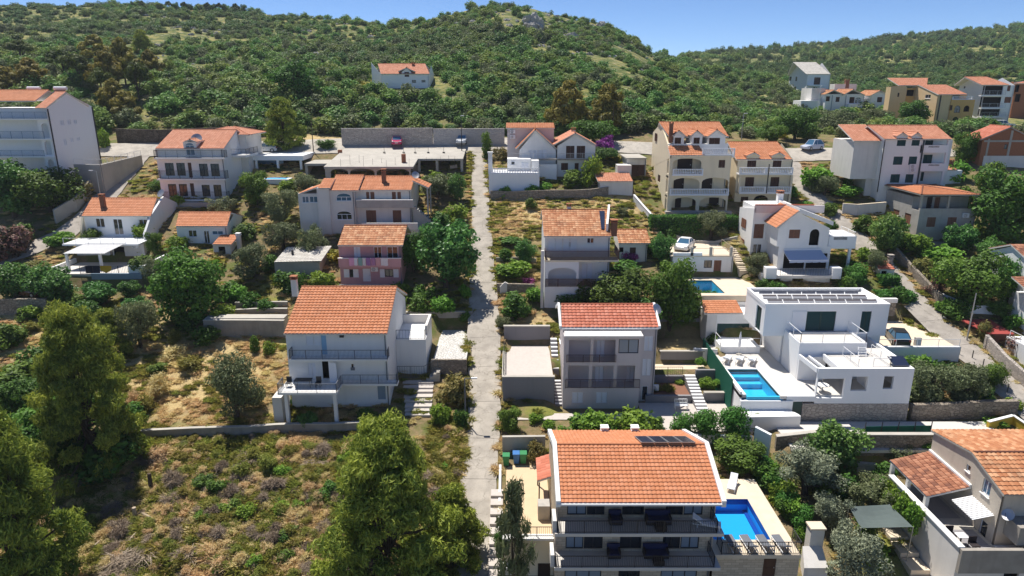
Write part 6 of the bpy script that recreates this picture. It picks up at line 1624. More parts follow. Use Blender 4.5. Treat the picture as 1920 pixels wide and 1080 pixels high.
h.mbox('right_back_wall',(q[1]+.02,x2,114,114.3,C-15,zr_-.302),'darkbrown')
for f in(0.02,.42,.97):X_=q[1]+(x2-q[1])*f;h.mbox('pillar',(X_-.2,X_+.2,109.6,110,C-15,zr_-.302),'concrete')
mb=MB();mb.bar((q[1]+5,110.4,C-12.2),(x2-1,110.4,C-12.0),.25,.5);mb.build('stored_beam',M['palewood'],h.root)
mb=MB()
for k in range(16):X_=q[0]+2.5+k*1.15;mb.bar((X_,104.3+(k%3)*1.2,zl),(X_+.05,104.3+(k%3)*1.2,zl+random.uniform(.9,1.6)),.03)
mb.build('starter_bars',M['iron'],h.root,'stuff')
for x_,y_ in((632,765),(1108,800)):P_=at_z(*h.p(x_,y_),zl+.7);o=solo_box('chimney_stub','rusty brick chimney stub on the concrete deck, '+('left one' if x_<900 else 'right one'),'chimney',(P_.x-.3,P_.x+.3,P_.y-.3,P_.y+.3,zl+.3,zl+1.6),'brick')
for k,x_ in enumerate((962,1108,1194,1292,1408)):P_=at_z(*h.p(x_,745),zr_+.55);o=empty('deck_bollard',P_,'thin steel post on a dark base along the concrete deck edge','post','posts along the concrete deck');MB().lathe(P_,[(.22,0),(.22,.12)],8).build('base',M['rubber'],o);MB().bar(P_+Vector((0,0,.12)),P_+Vector((0,0,1.0)),.05).build('rod',M['iron'],o)
h=House('carport','open white carport with slim columns left of the concrete deck, silver car on its roof','carport',Vector((-38,108,hz(-38,108))),Z2)
q=h.rect((-60,768,352,803),110);h.mbox('roof_slab',(q[0],q[1],110,117.5,q[2],q[3]),'white2');CARZ=q[3]
for x_ in(8,168,340):X_=h.U(x_,870,110.2);h.mbox('column',(X_-.16,X_+.16,110.1,110.42,C-15.5,q[2]-.002),'white2')
h.mbox('back_wall',(q[0],q[1],115,115.3,C-15.5,q[2]-.002),'stone');h.mbox('glass_screen',(q[0]+.4,q[1]-3.8,112,112.05,C-14.5,q[2]-.002),'blueglass')
P_=gnd(515,346);r=empty('swimming_pool',P_,'small raised blue pool with white rim below the carport','pool');MB().box(P_.x-2.2,P_.x+2.2,P_.y,P_.y+3.4,P_.z-1,P_.z+.75).build('rim',M['white2'],r);MB().box(P_.x-1.7,P_.x+1.7,P_.y+.4,P_.y+3.0,P_.z+.752,P_.z+.77).build('water',M['pooltile2'],r)
L={}
L['broad']=leaf_mat('broad_green_leaves',(0.028,0.075,0.014),(0.17,0.31,0.04),.35)
L['fig']=leaf_mat('glossy_fig_leaves',(0.03,0.1,0.025),(0.2,0.38,0.08),.35,.1,.4)
L['olive']=leaf_mat('olive_leaves',(0.07,0.095,0.04),(0.27,0.31,0.14),.25,.06)
L['silver']=leaf_mat('silvery_olive_leaves',(0.13,0.16,0.1),(0.42,0.46,0.3),.25,.05)
L['pine']=leaf_mat('pine_needles',(.065,.128,.02),(.53,.57,.088),.35,.05)
L['darkpine']=leaf_mat('dark_pine_needles',(0.022,0.045,0.012),(0.17,0.22,0.035),.25,.06)
L['rustpine']=leaf_mat('rust_tinged_pine_needles',(0.1,0.1,0.018),(0.44,0.36,0.07),.3,.04)
L['maquis']=leaf_mat('maquis_scrub_leaves',(0.055,0.13,0.026),(0.27,0.42,0.1),.3,.2)
L['maquisdark']=leaf_mat('dark_maquis_leaves',(0.04,0.095,0.028),(0.18,0.27,0.075),.3,.16)
L['bright']=leaf_mat('bright_garden_leaves',(0.06,0.16,0.02),(0.3,0.5,0.06),.4,.14)
L['hedge']=leaf_mat('clipped_hedge_leaves',(0.038,0.123,0.021),(0.131,0.333,0.052),.35,.04)
L['yellow']=leaf_mat('yellow_broom_flowers',(.14,.16,.02),(.48,.40,.02),.3,.04)
L['pinkf']=leaf_mat('pink_oleander_flowers',(.05,.07,.025),(.38,.17,.15),.3,.08)
L['purple']=leaf_mat('purple_bougainvillea_bracts',(.10,.015,.12),(.42,.07,.42),.35,.05)
L['magenta']=leaf_mat('magenta_bougainvillea_bracts',(.16,.03,.12),(.60,.14,.42),.35,.05)
L['dryweed']=leaf_mat('dry_weeds',(0.55,0.42,0.2),(0.86,0.72,0.4),.5,.1)
L['greenweed']=leaf_mat('green_weeds',(.12,.16,.025),(.48,.46,.11),.5,.16)
L['brush']=leaf_mat('grey_brushwood',(.17,.125,.085),(.44,.35,.26),.1,.01)
L['rusty']=leaf_mat('reddish_foliage',(0.09,0.11,0.03),(0.34,0.29,0.075),.3,.12)
def leaf_cloud(blobs,n,size,seed,aspect=1.8,fill=.55,up=.35,jitter=.5):
 """n leaf-sized quads spread through the volume of blobs (x,y,z,rx,ry,rz): centres, tints"""
 g=np.random.default_rng(seed)
 B=np.array(blobs,float)
 w=(B[:,3]*B[:,4]+B[:,4]*B[:,5]+B[:,3]*B[:,5]);w/=w.sum()
 k=g.choice(len(B),n,p=w)
 d=g.normal(size=(n,3));d/=np.linalg.norm(d,axis=1)[:,None]
 r=fill+(1-fill)*g.random(n)**.6
 lump=1+.16*np.sin(d[:,0]*5+k)+.14*np.sin(d[:,1]*6+2*k)+.10*np.sin(d[:,2]*7+3*k)
 c=B[k,:3]+d*B[k,3:6]*(r*lump)[:,None]
 nrm=d+g.normal(size=(n,3))*jitter+np.array([0,0,up]);nrm/=np.linalg.norm(nrm,axis=1)[:,None]
 t=np.cross(nrm,g.normal(size=(n,3)));t/=np.linalg.norm(t,axis=1)[:,None]
 b=np.cross(nrm,t)
 s=size*(.6+.8*g.random(n));s1=(s*aspect**.5/2)[:,None];s2=(s/aspect**.5/2)[:,None]
 P=np.stack([c-t*s1,c-b*s2+nrm*s2*.25,c+t*s1,c+b*s2+nrm*s2*.25],1).reshape(-1,3)
 tint=np.clip(g.random(n)*.75+g.random(len(B))[k]*.35-.1,0,1)
 return P,tint
def crown_mesh(name,blobs,n,size,seed,material,**kw):
 P,tint=leaf_cloud(blobs,n,size,seed,**kw)
 return np_mesh(name,P,np.arange(len(P)).reshape(-1,4),material,False,tint)
def blob_set(kind,seed,nb=14):
 g=random.Random(seed);out=[]
 if kind=='round':
  for i in range(nb):
   a=g.uniform(0,6.28);q=g.random()**.5*.32;z=g.uniform(.12,.82)
   q*=1.15-abs(z-.55);r=g.uniform(.13,.22);out.append((q*math.cos(a),q*math.sin(a),z,r,r,r*.85))
  out.append((0,0,.48,.34,.34,.34))
 elif kind=='olive':
  for i in range(nb+4):
   a=g.uniform(0,6.28);q=.12+g.random()*.28;z=g.uniform(.26,.86)-q*.2
   r=g.uniform(.10,.19);out.append((q*math.cos(a),q*math.sin(a),z,r,r,r*.9))
  out.append((0,0,.58,.22,.22,.24))
 elif kind=='dome':
  for i in range(nb):
   a=g.uniform(0,6.28);q=g.random()**.6*.33;z=g.uniform(.12,.72)*(1.1-q)
   r=g.uniform(.14,.24);out.append((q*math.cos(a),q*math.sin(a),z,r,r,r))
  out.append((0,0,.3,.32,.32,.33))
 elif kind=='pine':
  n=nb+10
  for i in range(n):
   z=.24+.72*(i/n)+g.uniform(-.03,.03);q=(.44*(1-((z-.30)/.74)**1.4)+.03)*g.uniform(.35,1.0)if z>.3 else g.uniform(.1,.34)
   a=i*2.4+g.uniform(-.4,.4);r=g.uniform(.09,.16)*(1.2-z*.5)
   out.append((q*math.cos(a),q*math.sin(a),z,r*1.15,r*1.15,r*.7))
 elif kind=='bigpine':
  for i in range(78):
   z=.04+.92*(i/78)**1.12;q=.46*max(.02,1-(max(z,.22)-.22)/.80)**.75*g.uniform(.5,1.05);a=i*2.4+g.uniform(-.5,.5);r=g.uniform(.065,.105)
   out.append((q*math.cos(a),q*math.sin(a),z,r*1.25,r*1.25,r*.62))
 elif kind=='umbrella':
  for i in range(nb+6):
   a=g.uniform(0,6.28);q=g.random()**.5*.40;z=.62+.26*(1-(q/.42)**2)+g.uniform(-.12,.05)
   r=g.uniform(.10,.17);out.append((q*math.cos(a),q*math.sin(a),z,r,r,r*.7))
 elif kind=='column':
  for i in range(nb):
   z=.08+.86*i/nb;r=.34*(1-(z-.4)**2)*g.uniform(.7,1.05);out.append((g.uniform(-.08,.08),g.uniform(-.08,.08),z,r,r,.14))
 return out
def trunk_mesh(name,blobs,h0=.0,r=.035,seed=1,limbs=5,lean=.03):
 g=random.Random(seed);mb=MB()
 top=.55
 pts=[(0,0,h0-.12),(g.uniform(-lean,lean),g.uniform(-lean,lean),.14),(g.uniform(-lean,lean)*2,g.uniform(-lean,lean)*2,.34),(0,0,top)]
 mb.tube(pts,[r*1.25,r,r*.75,r*.4],7)
 for b in g.sample(list(blobs),min(limbs,len(blobs))):
  s=Vector(pts[1]).lerp(Vector(pts[2]),g.uniform(.2,1));e=Vector(b[:3]);m_=s.lerp(e,.5)+Vector((0,0,-.03))
  mb.tube([s,m_,e],[r*.5,r*.36,r*.12],5)
 return mb.mesh(name,M['bark'])
PROTO={}
def proto(kind,shape,n,size,material,seeds,trunk=True,r=.035,limbs=5,**kw):
 out=[]
 for s in seeds:
  bl=blob_set(shape,s)
  out.append((crown_mesh('crown',bl,n,size,s,L[material],**kw),trunk_mesh('trunk',bl,r=r,seed=s,limbs=limbs)if trunk else None))
 PROTO[kind]=out
proto('broad','round',8000,.036,'broad',(1,2,3),aspect=1.5)
proto('fig','round',5600,.046,'fig',(4,5),aspect=1.25,jitter=.8)
proto('olive','olive',7500,.030,'olive',(6,7,8),aspect=2.6,r=.045,jitter=.9)
proto('silver','olive',7500,.030,'silver',(9,10),aspect=2.6,r=.045,jitter=.9)
proto('pine','bigpine',18000,.030,'pine',(11,12),aspect=4.5,r=.022,limbs=14,jitter=1.1,up=.5,fill=.35)
proto('bigpine','bigpine',64000,.0175,'pine',(13,14),aspect=4,r=.02,limbs=40,jitter=1.1,up=.5,fill=.35)
proto('darkpine','umbrella',5200,.05,'darkpine',(15,16),aspect=3,r=.028,limbs=8)
proto('rustpine','pine',4500,.06,'rustpine',(17,18),aspect=3,r=.022,limbs=8,fill=.3)
proto('shrub','dome',1800,.075,'broad',(20,21,22),False,aspect=1.5)
proto('bright','dome',1600,.085,'bright',(23,24,25),False,aspect=1.5,jitter=.8)
proto('maquis','dome',900,.085,'maquis',(26,27,28),False,aspect=1.4)
proto('maquisdark','dome',900,.085,'maquisdark',(29,30),False,aspect=1.4)
proto('yellow','dome',900,.10,'yellow',(31,),False)
proto('oleander','dome',2200,.07,'pinkf',(32,),False,aspect=2)
proto('purple','dome',1700,.08,'purple',(33,),False)
proto('magenta','dome',1100,.09,'magenta',(34,),False)
proto('rusty','dome',1800,.07,'rusty',(35,36),False,aspect=2)
proto('roundhedge','dome',3600,.05,'hedge',(37,38),False,fill=.8)
proto('column','column',2200,.06,'broad',(39,40),False)
proto('brush','dome',2200,.13,'brush',(41,42),False,aspect=22,fill=.2,jitter=1.5)
proto('thin','pine',2600,.05,'olive',(43,),aspect=6,r=.014,limbs=16,fill=.2)
proto('weed','dome',1500,.075,'greenweed',(46,47),False,aspect=4,fill=.3,jitter=1.2)
def tuft_mesh(seed,n,material,spread=.42,w=.05):
 g=np.random.default_rng(seed);a=g.random(n)*6.283;q=g.random(n)**.6*spread
 b=np.stack([np.cos(a)*q,np.sin(a)*q,np.zeros(n)],1);o=g.normal(size=(n,3))*.16;o[:,:2]+=b[:,:2]*.55;o[:,2]=(.35+.65*g.random(n))*(1-q*.9)
 t=b+o;m=b+o*np.array([.35,.35,.62]);sd=np.stack([-np.sin(a+g.normal(size=n)),np.cos(a+g.normal(size=n)),np.zeros(n)],1)*(w*(.5+g.random(n)))[:,None]
 P=np.stack([b-sd*.5,b+sd*.5,m+sd,t],1).reshape(-1,3)
 return np_mesh('tuft',P,np.arange(len(P)).reshape(-1,4),L[material],False,g.random(n))
PROTO['weedbush']=PROTO['weed'];proto('drybush','dome',900,.07,'dryweed',(44,45),False,aspect=5,fill=.3,jitter=1.4)
PROTO['dry']=[(tuft_mesh(70+k,260,'dryweed'),None)for k in range(2)]
PROTO['weed']=[(tuft_mesh(80+k,260,'greenweed',.42,.07),None)for k in range(2)]
NAMES=dict(broad='broadleaf_tree',fig='fig_tree',olive='olive_tree',silver='olive_tree',pine='pine_tree',bigpine='pine_tree',darkpine='pine_tree',rustpine='pine_tree',thin='young_pine')
def plant(kind,base,w,h,label,group=None,var=None,name=None,cat=None,rz=None):
 """w, h in metres; the prototype is one unit tall and about one unit wide"""
 pr=PROTO[kind];cr,tr=pr[random.randrange(len(pr))if var is None else var%len(pr)]
 rz=random.uniform(0,6.28)if rz is None else rz
 nm=name or NAMES.get(kind,'shrub');ct=cat or('tree' if kind in NAMES else 'shrub')
 if tr is None:
  o=bpy.data.objects.new(nm,cr);COL.objects.link(o);o.location=base;o.rotation_euler.z=rz;o.scale=(w,w,h)
  return tag(o,label,ct,group)
 r=empty(nm,base,label,ct,group,rz);r.scale=(w*1.02,w*1.02,h)
 for nm2,me in(('trunk',tr),('crown',cr)):
  c=bpy.data.objects.new(nm2,me);COL.objects.link(c);c.parent=r
 return r
def pl(kind,px,py,wpx,hpx,label,group=None,**kw):
 """photo: foot at (px, py), wpx wide, hpx tall"""
 g=gnd(px,py);s=scale_at(g)
 cosd=abs((CP*g.y-SP*(g.z-CZ))/g.length)if False else .93
 return plant(kind,g-Vector((0,0,.15)),wpx*s,hpx*s/cosd,label,group,**kw)
for a in[('fig',30,408,120,105,'big dark broadleaf tree at the left edge below the apartment block'),('broad',98,398,120,92,'broad dark green tree beside the street wall at the left'),('rusty',158,372,50,36,'reddish shrub beside the left street lamp'),('oleander',22,482,92,70,'pink flowering oleander at the left edge'),('bright',112,462,60,36,'bright green shrubs where the left street bends'),('rusty',62,512,60,28,'reddish low shrub below the left street'),('fig',30,560,90,66,'fig tree at the left edge above the dark parked car'),('fig',105,568,96,72,'spreading fig tree left of the terraced house wall'),('fig',190,572,74,46,'fig tree in front of the blue grey wall of the terraced house'),('fig',246,556,44,32,'small fig shrub at the right end of the blue grey wall'),('broad',366,600,150,138,'very large dark tree between the terraced house and the terraced garden'),('yellow',405,500,40,26,'yellowish shrub on the shoulder of the very large dark tree'),('olive',300,540,60,62,'olive tree beside the gable of the terraced house'),('broad',292,478,36,44,'slender dark tree against the gable wall of the terraced house'),('bright',338,464,44,28,'bright green bush in front of the small cottage'),('olive',476,520,84,70,'olive tree left of the grey roofed garden hut'),('olive',532,468,72,58,'left of two olive trees above the grey roofed hut'),('olive',592,478,64,60,'right of two olive trees above the grey roofed hut'),('olive',530,420,78,70,'olive tree left of the long white house'),('broad',482,382,64,62,'round dark tree right of the guesthouse'),('olive',575,368,62,46,'olive tree beside the raised pool'),('olive',415,402,60,36,'olive tree in front of the guesthouse base'),('shrub',548,545,70,46,'dark green shrub below the grey roofed hut'),('bright',604,538,60,40,'bright green shrub left of the pink house'),('yellow',632,492,40,26,'yellow green vine beside the roof of the pink house'),('broad',776,512,62,88,'dark tree directly right of the pink house'),('fig',838,538,138,124,'huge fig tree leaning over the road right of the pink house'),('olive',822,372,76,48,'olive tree between the concrete building and the road'),('fig',856,378,44,52,'young fig tree close to the road below the concrete building'),('bright',852,416,52,40,'bright bush by the road beside the long white house'),('shrub',824,432,60,36,'dark shrub behind the lean-to of the long white house'),('shrub',786,584,56,36,'garden shrub left of the cobbled parking place'),('bright',832,586,60,44,'leafy bright shrub above the cobbled parking place'),('bright',872,556,30,30,'small bush on the road edge below the huge fig tree'),('rusty',800,580,34,24,'orange tinged shrub above the cobbled parking place'),('rusty',848,752,72,60,'reddish green tree beside the garden steps'),('bright',828,796,48,54,'bright bush right of the lowest garden steps'),('shrub',866,800,34,44,'green bush under the roadside lamp'),('olive',446,788,116,134,'big rounded olive tree on the dry plot'),('shrub',478,660,24,34,'small dark lemon bush on the dry plot'),('bright',506,664,30,32,'small bright sapling on the dry plot beside the white house'),('olive',266,652,78,100,'olive tree at the top of the dry plot'),('bigpine',178,872,200,300,'tall pine with yellow green top standing in deep shade at the left'),('bigpine',40,1130,250,370,'large pine in the bottom left corner'),('pine',210,668,90,90,'pine top rising behind the tall pine at the left'),('broad',60,790,120,100,'dense dark bush at the left edge above the corner pine'),('shrub',30,730,100,60,'green thicket at the left edge below the dry grass'),('shrub',110,760,90,70,'dark thicket left of the tall pine'),('shrub',140,850,110,80,'dark thicket at the foot of the tall pine'),('broad',125,850,150,120,'large dark bush between the tall pine and the corner pine'),('broad',60,880,140,120,'dark bush mass behind the corner pine'),('shrub',205,885,120,80,'dark bush at the foot of the tall pine, right side'),('shrub',230,800,70,60,'dark shrub right of the tall pine'),('bigpine',735,1120,275,348,'large yellow green pine in the foreground beside the road'),('pine',850,1050,130,150,'spreading pine branch crown reaching over the road in the foreground'),('fig',578,806,42,34,'white flowering shrub on the field wall'),('shrub',690,790,60,26,'leafy bush below the terrace posts of the white house'),('broad',955,812,54,54,'round green tree at the right road edge'),('rusty',1004,862,40,46,'yellow green tree beside the rubbish bins'),('bright',1028,806,32,26,'small bright bush on the lawn strip below the mauve house'),('bright',1104,812,88,58,'left of the low shrubs in front of the mauve house'),('bright',1180,811,88,56,'right of the low shrubs in front of the mauve house'),('roundhedge',1278,816,56,54,'smallest of three round clipped bushes above the pool wall'),('roundhedge',1326,820,66,72,'middle of three round clipped bushes above the pool wall'),('roundhedge',1379,822,72,80,'largest of three round clipped bushes above the pool wall'),('bright',1412,806,44,44,'trailing green bush on the white planter of the villa'),('broad',1165,585,130,92,'leafy tree behind the ridge of the mauve house'),('broad',1256,624,110,140,'tall dense tree between the mauve house and the villa outbuilding'),('shrub',1075,582,72,36,'green shrub in front of the white house with brown rails'),('shrub',966,592,72,48,'dense shrub at the road edge below the plaster arch'),('olive',942,618,34,28,'pale shrub at the road edge above the paver yard'),('bright',962,516,78,38,'vine covered pergola plants in the small roadside garden'),('fig',985,498,46,48,'young fruit tree in the small roadside garden'),('magenta',990,532,28,16,'pink flowers in the small roadside garden'),('shrub',960,455,60,14,'low green plants along the top wall of the roadside garden'),('magenta',1180,492,34,26,'magenta bougainvillea at the annex door'),('shrub',1175,505,70,20,'dark leaves below the magenta bougainvillea'),('fig',1240,492,50,54,'leafy tree left of the parking deck of the white car'),('olive',1332,446,64,54,'olive tree in front of the long clipped hedge'),('olive',1418,516,54,46,'spiky grey tree beside the awning house'),('purple',1135,288,50,40,'purple bougainvillea beside the two gabled white house'),('broad',1130,302,58,30,'dark green leaves under the purple bougainvillea'),('column',912,298,30,48,'dark upright tree at the top of the road'),('rusty',936,300,36,28,'yellow flowering shrub behind the white terrace at the road top'),('bright',946,368,26,24,'small bush against the white terrace wall at the road top'),('bright',996,366,32,26,'bush right of the white terrace wall at the road top'),('bright',1108,345,40,62,'tall green shrub between gabled house and plastered shed'),('shrub',1075,346,60,30,'dark garden shrubs below the gabled house'),('yellow',1146,300,44,16,'yellow green vine on the pergola beside the garage'),('bright',1020,362,34,26,'small palm like bush on the rock garden wall'),('shrub',995,392,26,24,'small conifer on the dry plot by the road'),('olive',1166,402,26,16,'grey green agave clump on the dry plot'),('bright',1530,352,76,54,'bright vine covered tree above the right lane'),('column',1588,350,30,84,'ivy covered trunk beside the white house with left bay'),('olive',1545,368,60,44,'olive tree below the bright vine by the right lane'),('bright',1584,368,66,26,'vine pergola leaves beside the lane wall'),('shrub',1553,402,40,26,'flowering bush at the right lane bend'),('fig',1662,480,80,76,'fig tree in front of the grey house'),('shrub',1618,436,44,34,'dark shrub along the lane left of the grey house'),('broad',1876,452,150,138,'big dark tree right of the grey house'),('bright',1850,448,60,36,'bright shrub behind the terrace of the grey house'),('bright',1760,492,100,44,'vine thicket in front of the grey house'),('broad',1822,580,140,110,'large leafy tree above the white corner wall on the right'),('fig',1885,572,66,90,'fig tree in front of the right edge house'),('rusty',1730,516,50,36,'orange tinged shrub along the right lane'),('oleander',1752,548,44,34,'pinkish flowering shrub along the right lane'),('shrub',1790,596,60,40,'shrub under the large leafy tree at the lane wall'),('roundhedge',1603,528,56,42,'round clipped bush right of the awning house'),('olive',1640,510,44,46,'grey green shrub by the lane above the barbecue'),('bright',1620,490,40,34,'bright shrub behind the round clipped bush'),('olive',1746,762,106,92,'left of the olive trees below the villa car park'),('olive',1806,758,88,86,'middle olive tree below the villa car park'),('broad',1858,732,64,58,'round dark bush at the right lane below the car park'),('bright',1722,700,56,46,'bright green bush against the car park wall'),('shrub',1832,764,60,50,'dark shrub on the stone wall below the car park'),('fig',1870,592,60,30,'leafy plants behind the red roofed shed'),('rusty',1846,640,34,44,'rust coloured shrub beside the red roofed shed'),('oleander',1905,660,44,36,'pinkish shrub in front of the red roofed shed'),('bright',1898,612,50,32,'bright shrub at the right edge above the red roofed shed'),('broad',1385,884,110,62,'dark shrubbery behind the front pool'),('column',1370,892,18,30,'small bright conifer by the pool lounger'),('rusty',1412,878,34,40,'reddish shrub at the end of the pool wall'),('silver',1508,930,134,106,'large silvery olive tree right of the front pool'),('fig',1562,882,116,96,'big fig tree below the green mesh fence'),('olive',1632,958,104,74,'olive tree beside the grey shade cloth'),('silver',1546,992,84,84,'smaller olive tree between the big olive and the white chimney'),('silver',1596,1090,120,124,'olive tree in the foreground right of the white chimney'),('bright',1640,1060,60,60,'bright shrubs under the grey shade cloth'),('olive',1690,862,66,32,'olive shrub below the green mesh fence'),('bright',1736,846,40,24,'bright shrub left of the beige house gable'),('bright',1500,1015,26,30,'small bush left of the white chimney'),('thin',962,1120,84,240,'slim sparse pine in front of the stone faced house'),('broad',950,1050,50,70,'dark bush on the roadside steps'),('bright',1860,800,44,22,'bright shrub behind the roof of the beige house'),('bright',1900,770,40,30,'bushes at the right edge of the lane'),('fig',170,600,60,40,'pale leaved shrub above the tall pine'),('broad',553,194,100,76,'dark round pine on the slope above the parking'),('pine',533,278,84,88,'yellow green pine at the left end of the parking wall'),('rustpine',1064,248,78,88,'left of two rust tinged pines behind the gabled white house'),('rustpine',1138,252,76,86,'right of two rust tinged pines behind the gabled white house'),('broad',1112,270,90,50,'dark undergrowth under the two rust tinged pines'),('yellow',684,166,46,14,'yellow flowering broom left of the hillside house'),('yellow',1462,258,34,14,'yellow broom shrub by the silver blue parked car'),('bright',196,278,30,46,'bright yellow green tree behind the left apartment block'),('shrub',612,278,40,20,'green bush on the bank left of the parking wall'),('broad',1490,262,80,66,'dense dark tree above the silver blue parked car'),('broad',1445,268,56,40,'rounded dark bush above the right end of the top street'),('olive',1562,246,80,44,'left olive tree below the low white house'),('olive',1645,238,60,36,'middle olive tree below the low white house'),('broad',1706,240,64,52,'dark round tree left of the tan house'),('yellow',1618,236,22,18,'yellow shrub below the low white house'),('shrub',1842,248,66,30,'dark hedge plant below the big white apartment house'),('bright',1830,300,60,40,'bright thicket left of the brick house'),('broad',1806,306,50,60,'dark thicket behind the white shed'),('pine',268,100,40,40,'lone pine on the left slope'),]:
 pl(*a[:5],a[5])
for i,(x,y,w,h_)in enumerate([(150,168,70,60),(205,172,60,70),(236,160,66,80),(120,150,60,50),(60,172,70,56),(20,180,60,50),(262,190,56,66),(180,120,60,50),(285,148,50,50),(40,120,50,40),(215,215,60,60),(240,225,60,50),(195,195,50,60)]):
 pl('rustpine' if i%3 else 'darkpine',x,y,w,h_,'pine with browned needles in the grove above the left apartment block' if i%3 else 'dark green pine in the grove above the left apartment block','pines above the left apartment block')
for i,x in enumerate((250,268,300,318,332,346,356,390,402,412,421,443,458)):
 g=gnd(x,20+(x-250)*.03);pl('darkpine' if i%2 else 'broad',x,20+(x-250)*.03,14,17,'small pine standing out against the sky on the left ridge','pines on the left ridge')
gl=random.Random(12)
for side,spots in(('left',[(40,450,60),(180,445,40),(262,505,50),(330,520,60),(385,545,50),(430,548,50),(455,440,46),(505,500,46),(440,555,44),(500,575,40),(620,560,40),(690,560,50),(740,555,50),(765,470,50),(800,560,50),(815,350,50),(845,345,40),(700,445,36),(545,350,40),(470,570,40),(260,590,60),(150,575,50),(60,590,50),(330,380,40),(300,350,30),(270,440,40),(420,600,50),(350,610,60),(865,470,30),(868,600,30),(20,640,60),(75,690,80),(20,800,80),(100,820,90),(150,880,90),(215,850,70),(250,780,50)]),('right',[(945,480,34),(1000,560,40),(1100,560,60),(1130,600,70),(1200,600,70),(1240,560,60),(1290,600,60),(1225,470,50),(1260,440,36),(1430,545,40),(1460,548,36),(1580,545,40),(1600,500,36),(1560,430,30),(1690,455,50),(1720,470,50),(1790,470,60),(1850,490,60),(1900,480,50),(1690,560,40),(1770,580,40),(1700,740,60),(1770,720,60),(1820,720,50),(1440,900,60),(1470,960,50),(1590,930,60),(1650,900,50),(1540,930,60),(1620,1000,60),(1680,940,40),(1000,785,26),(1230,800,36),(1060,810,36),(1140,812,40),(1340,640,30),(1515,385,30),(1480,360,26),(1640,345,30),(1800,380,60),(1880,390,60),(1790,330,50),(1860,340,50)])):
 for x,y,w in spots:
  pl(gl.choice(['shrub','bright','shrub','shrub','fig' if w>55 else 'bright']),x+gl.uniform(-6,6),y+6,w*gl.uniform(.85,1.25),w*gl.uniform(.6,.95),'leafy green garden plant filling a gap among the houses %s of the road'%side,'garden greenery %s of the road'%side,name='garden_plant',cat='plant')
def hedge_box(label,x0,x1,y0,y1,z0,z1,m='hedge',dens=70,size=.16,name='hedge'):
 g=np.random.default_rng(int(x0*100)%9999+5);A=2*((x1-x0)*(z1-z0)+(y1-y0)*(z1-z0))+(x1-x0)*(y1-y0);n=int(A*dens)
 c=g.random((n,3));f=g.choice(5,n,p=np.array([(x1-x0)*(z1-z0)]*2+[(y1-y0)*(z1-z0)]*2+[(x1-x0)*(y1-y0)])/A)
 for k,(ax,v)in enumerate(((1,0),(1,1),(0,0),(0,1),(2,1))):c[f==k,ax]=v
 c=c*np.array([x1-x0,y1-y0,z1-z0])-np.array([(x1-x0)/2,(y1-y0)/2,0]);c+=g.normal(size=(n,3))*.07
 nr=g.normal(size=(n,3));nr[:,2]+=.5;nr/=np.linalg.norm(nr,axis=1)[:,None];t=np.cross(nr,g.normal(size=(n,3)));t/=np.linalg.norm(t,axis=1)[:,None];b=np.cross(nr,t)
 s=(size*(.6+.8*g.random(n)))[:,None];P=np.stack([c-t*s*.7,c-b*s*.45,c+t*s*.7,c+b*s*.45],1).reshape(-1,3)
 core=MB().box(-(x1-x0)/2+.12,(x1-x0)/2-.12,-(y1-y0)/2+.12,(y1-y0)/2-.12,-.4,z1-z0-.12)
 r=empty(name,((x0+x1)/2,(y0+y1)/2,z0),label,'hedge')
 o=bpy.data.objects.new('foliage',np_mesh('foliage',P,np.arange(len(P)).reshape(-1,4),L[m],False,g.random(n)));COL.objects.link(o);o.parent=r
 o=bpy.data.objects.new('branches',core.mesh('branches',L['maquisdark']));COL.objects.link(o);o.parent=r
def hpx(label,xa,xb,yb,hpx_,dep,**kw):
 g=gnd((xa+xb)/2,yb);s=scale_at(g);hedge_box(label,(xa-960)*s,(xb-960)*s,g.y,g.y+dep,g.z-.3,g.z+hpx_*s*1.05,**kw)
hpx('long clipped hedge in front of the arcaded cream house',1219,1382,444,30,1.6)
hpx('flowering low hedge in front of the small turquoise pool',1300,1398,566,16,.9,m='bright')
hpx('clipped hedge corner beside the lane above the villa',1652,1718,570,16,2.2)
hpx('clipped block hedge beside the barbecue by the lane',1652,1688,540,20,1.4)
a_,b_=gnd(1432,892),gnd(1500,990)
for k in range(7):
 p_=a_.lerp(b_,k/6);plant('bright' if k%2 else 'roundhedge',Vector((p_.x,p_.y,hz(p_.x,p_.y)-.2)),2.3,2.5,'dense hedge bush in the row along the right edge of the front pool deck','hedge bushes along the front pool')
for k in range(6):
 p_=Vector((30.2-.25*(k%2),44.2+k*.95,C-32.0));plant('bright',p_,1.5,2.9-.1*k,'ivy clump climbing the left wall of the tiled porch bottom right','ivy on the tiled porch')
def ok(X,Y):
 z=hgt(X,Y);dep=Y*CP-(z-CZ)*SP;px=960+F*X/dep
 return(px>-80)&(px<2000)
EX=[(-1,152,5.5,9),(at(755,160,152).x,156,9,7),(at(1590,214,150).x,150,17,9),(at(1532,179,190).x,195,9,9),(at(1775,240,150).x,155,14,12),(at(1880,236,152).x,158,18,12),(at(1700,230,152).x,157,12,8)]
def scrub_points(n,y0,y1,seed,dens):
 g=np.random.default_rng(seed);out=[]
 Y=np.sqrt(g.random(n)*(y1**2-y0**2)+y0**2);u=g.uniform(-.86,.86,n);X=u*Y
 keep=ok(X,Y)&(g.random(n)<dens(X,Y,u))
 for(ex,ey,rx,ry)in EX[1:]:keep&=~((np.abs(X-ex)<rx)&(np.abs(Y-ey)<ry))
 return X[keep],Y[keep],g
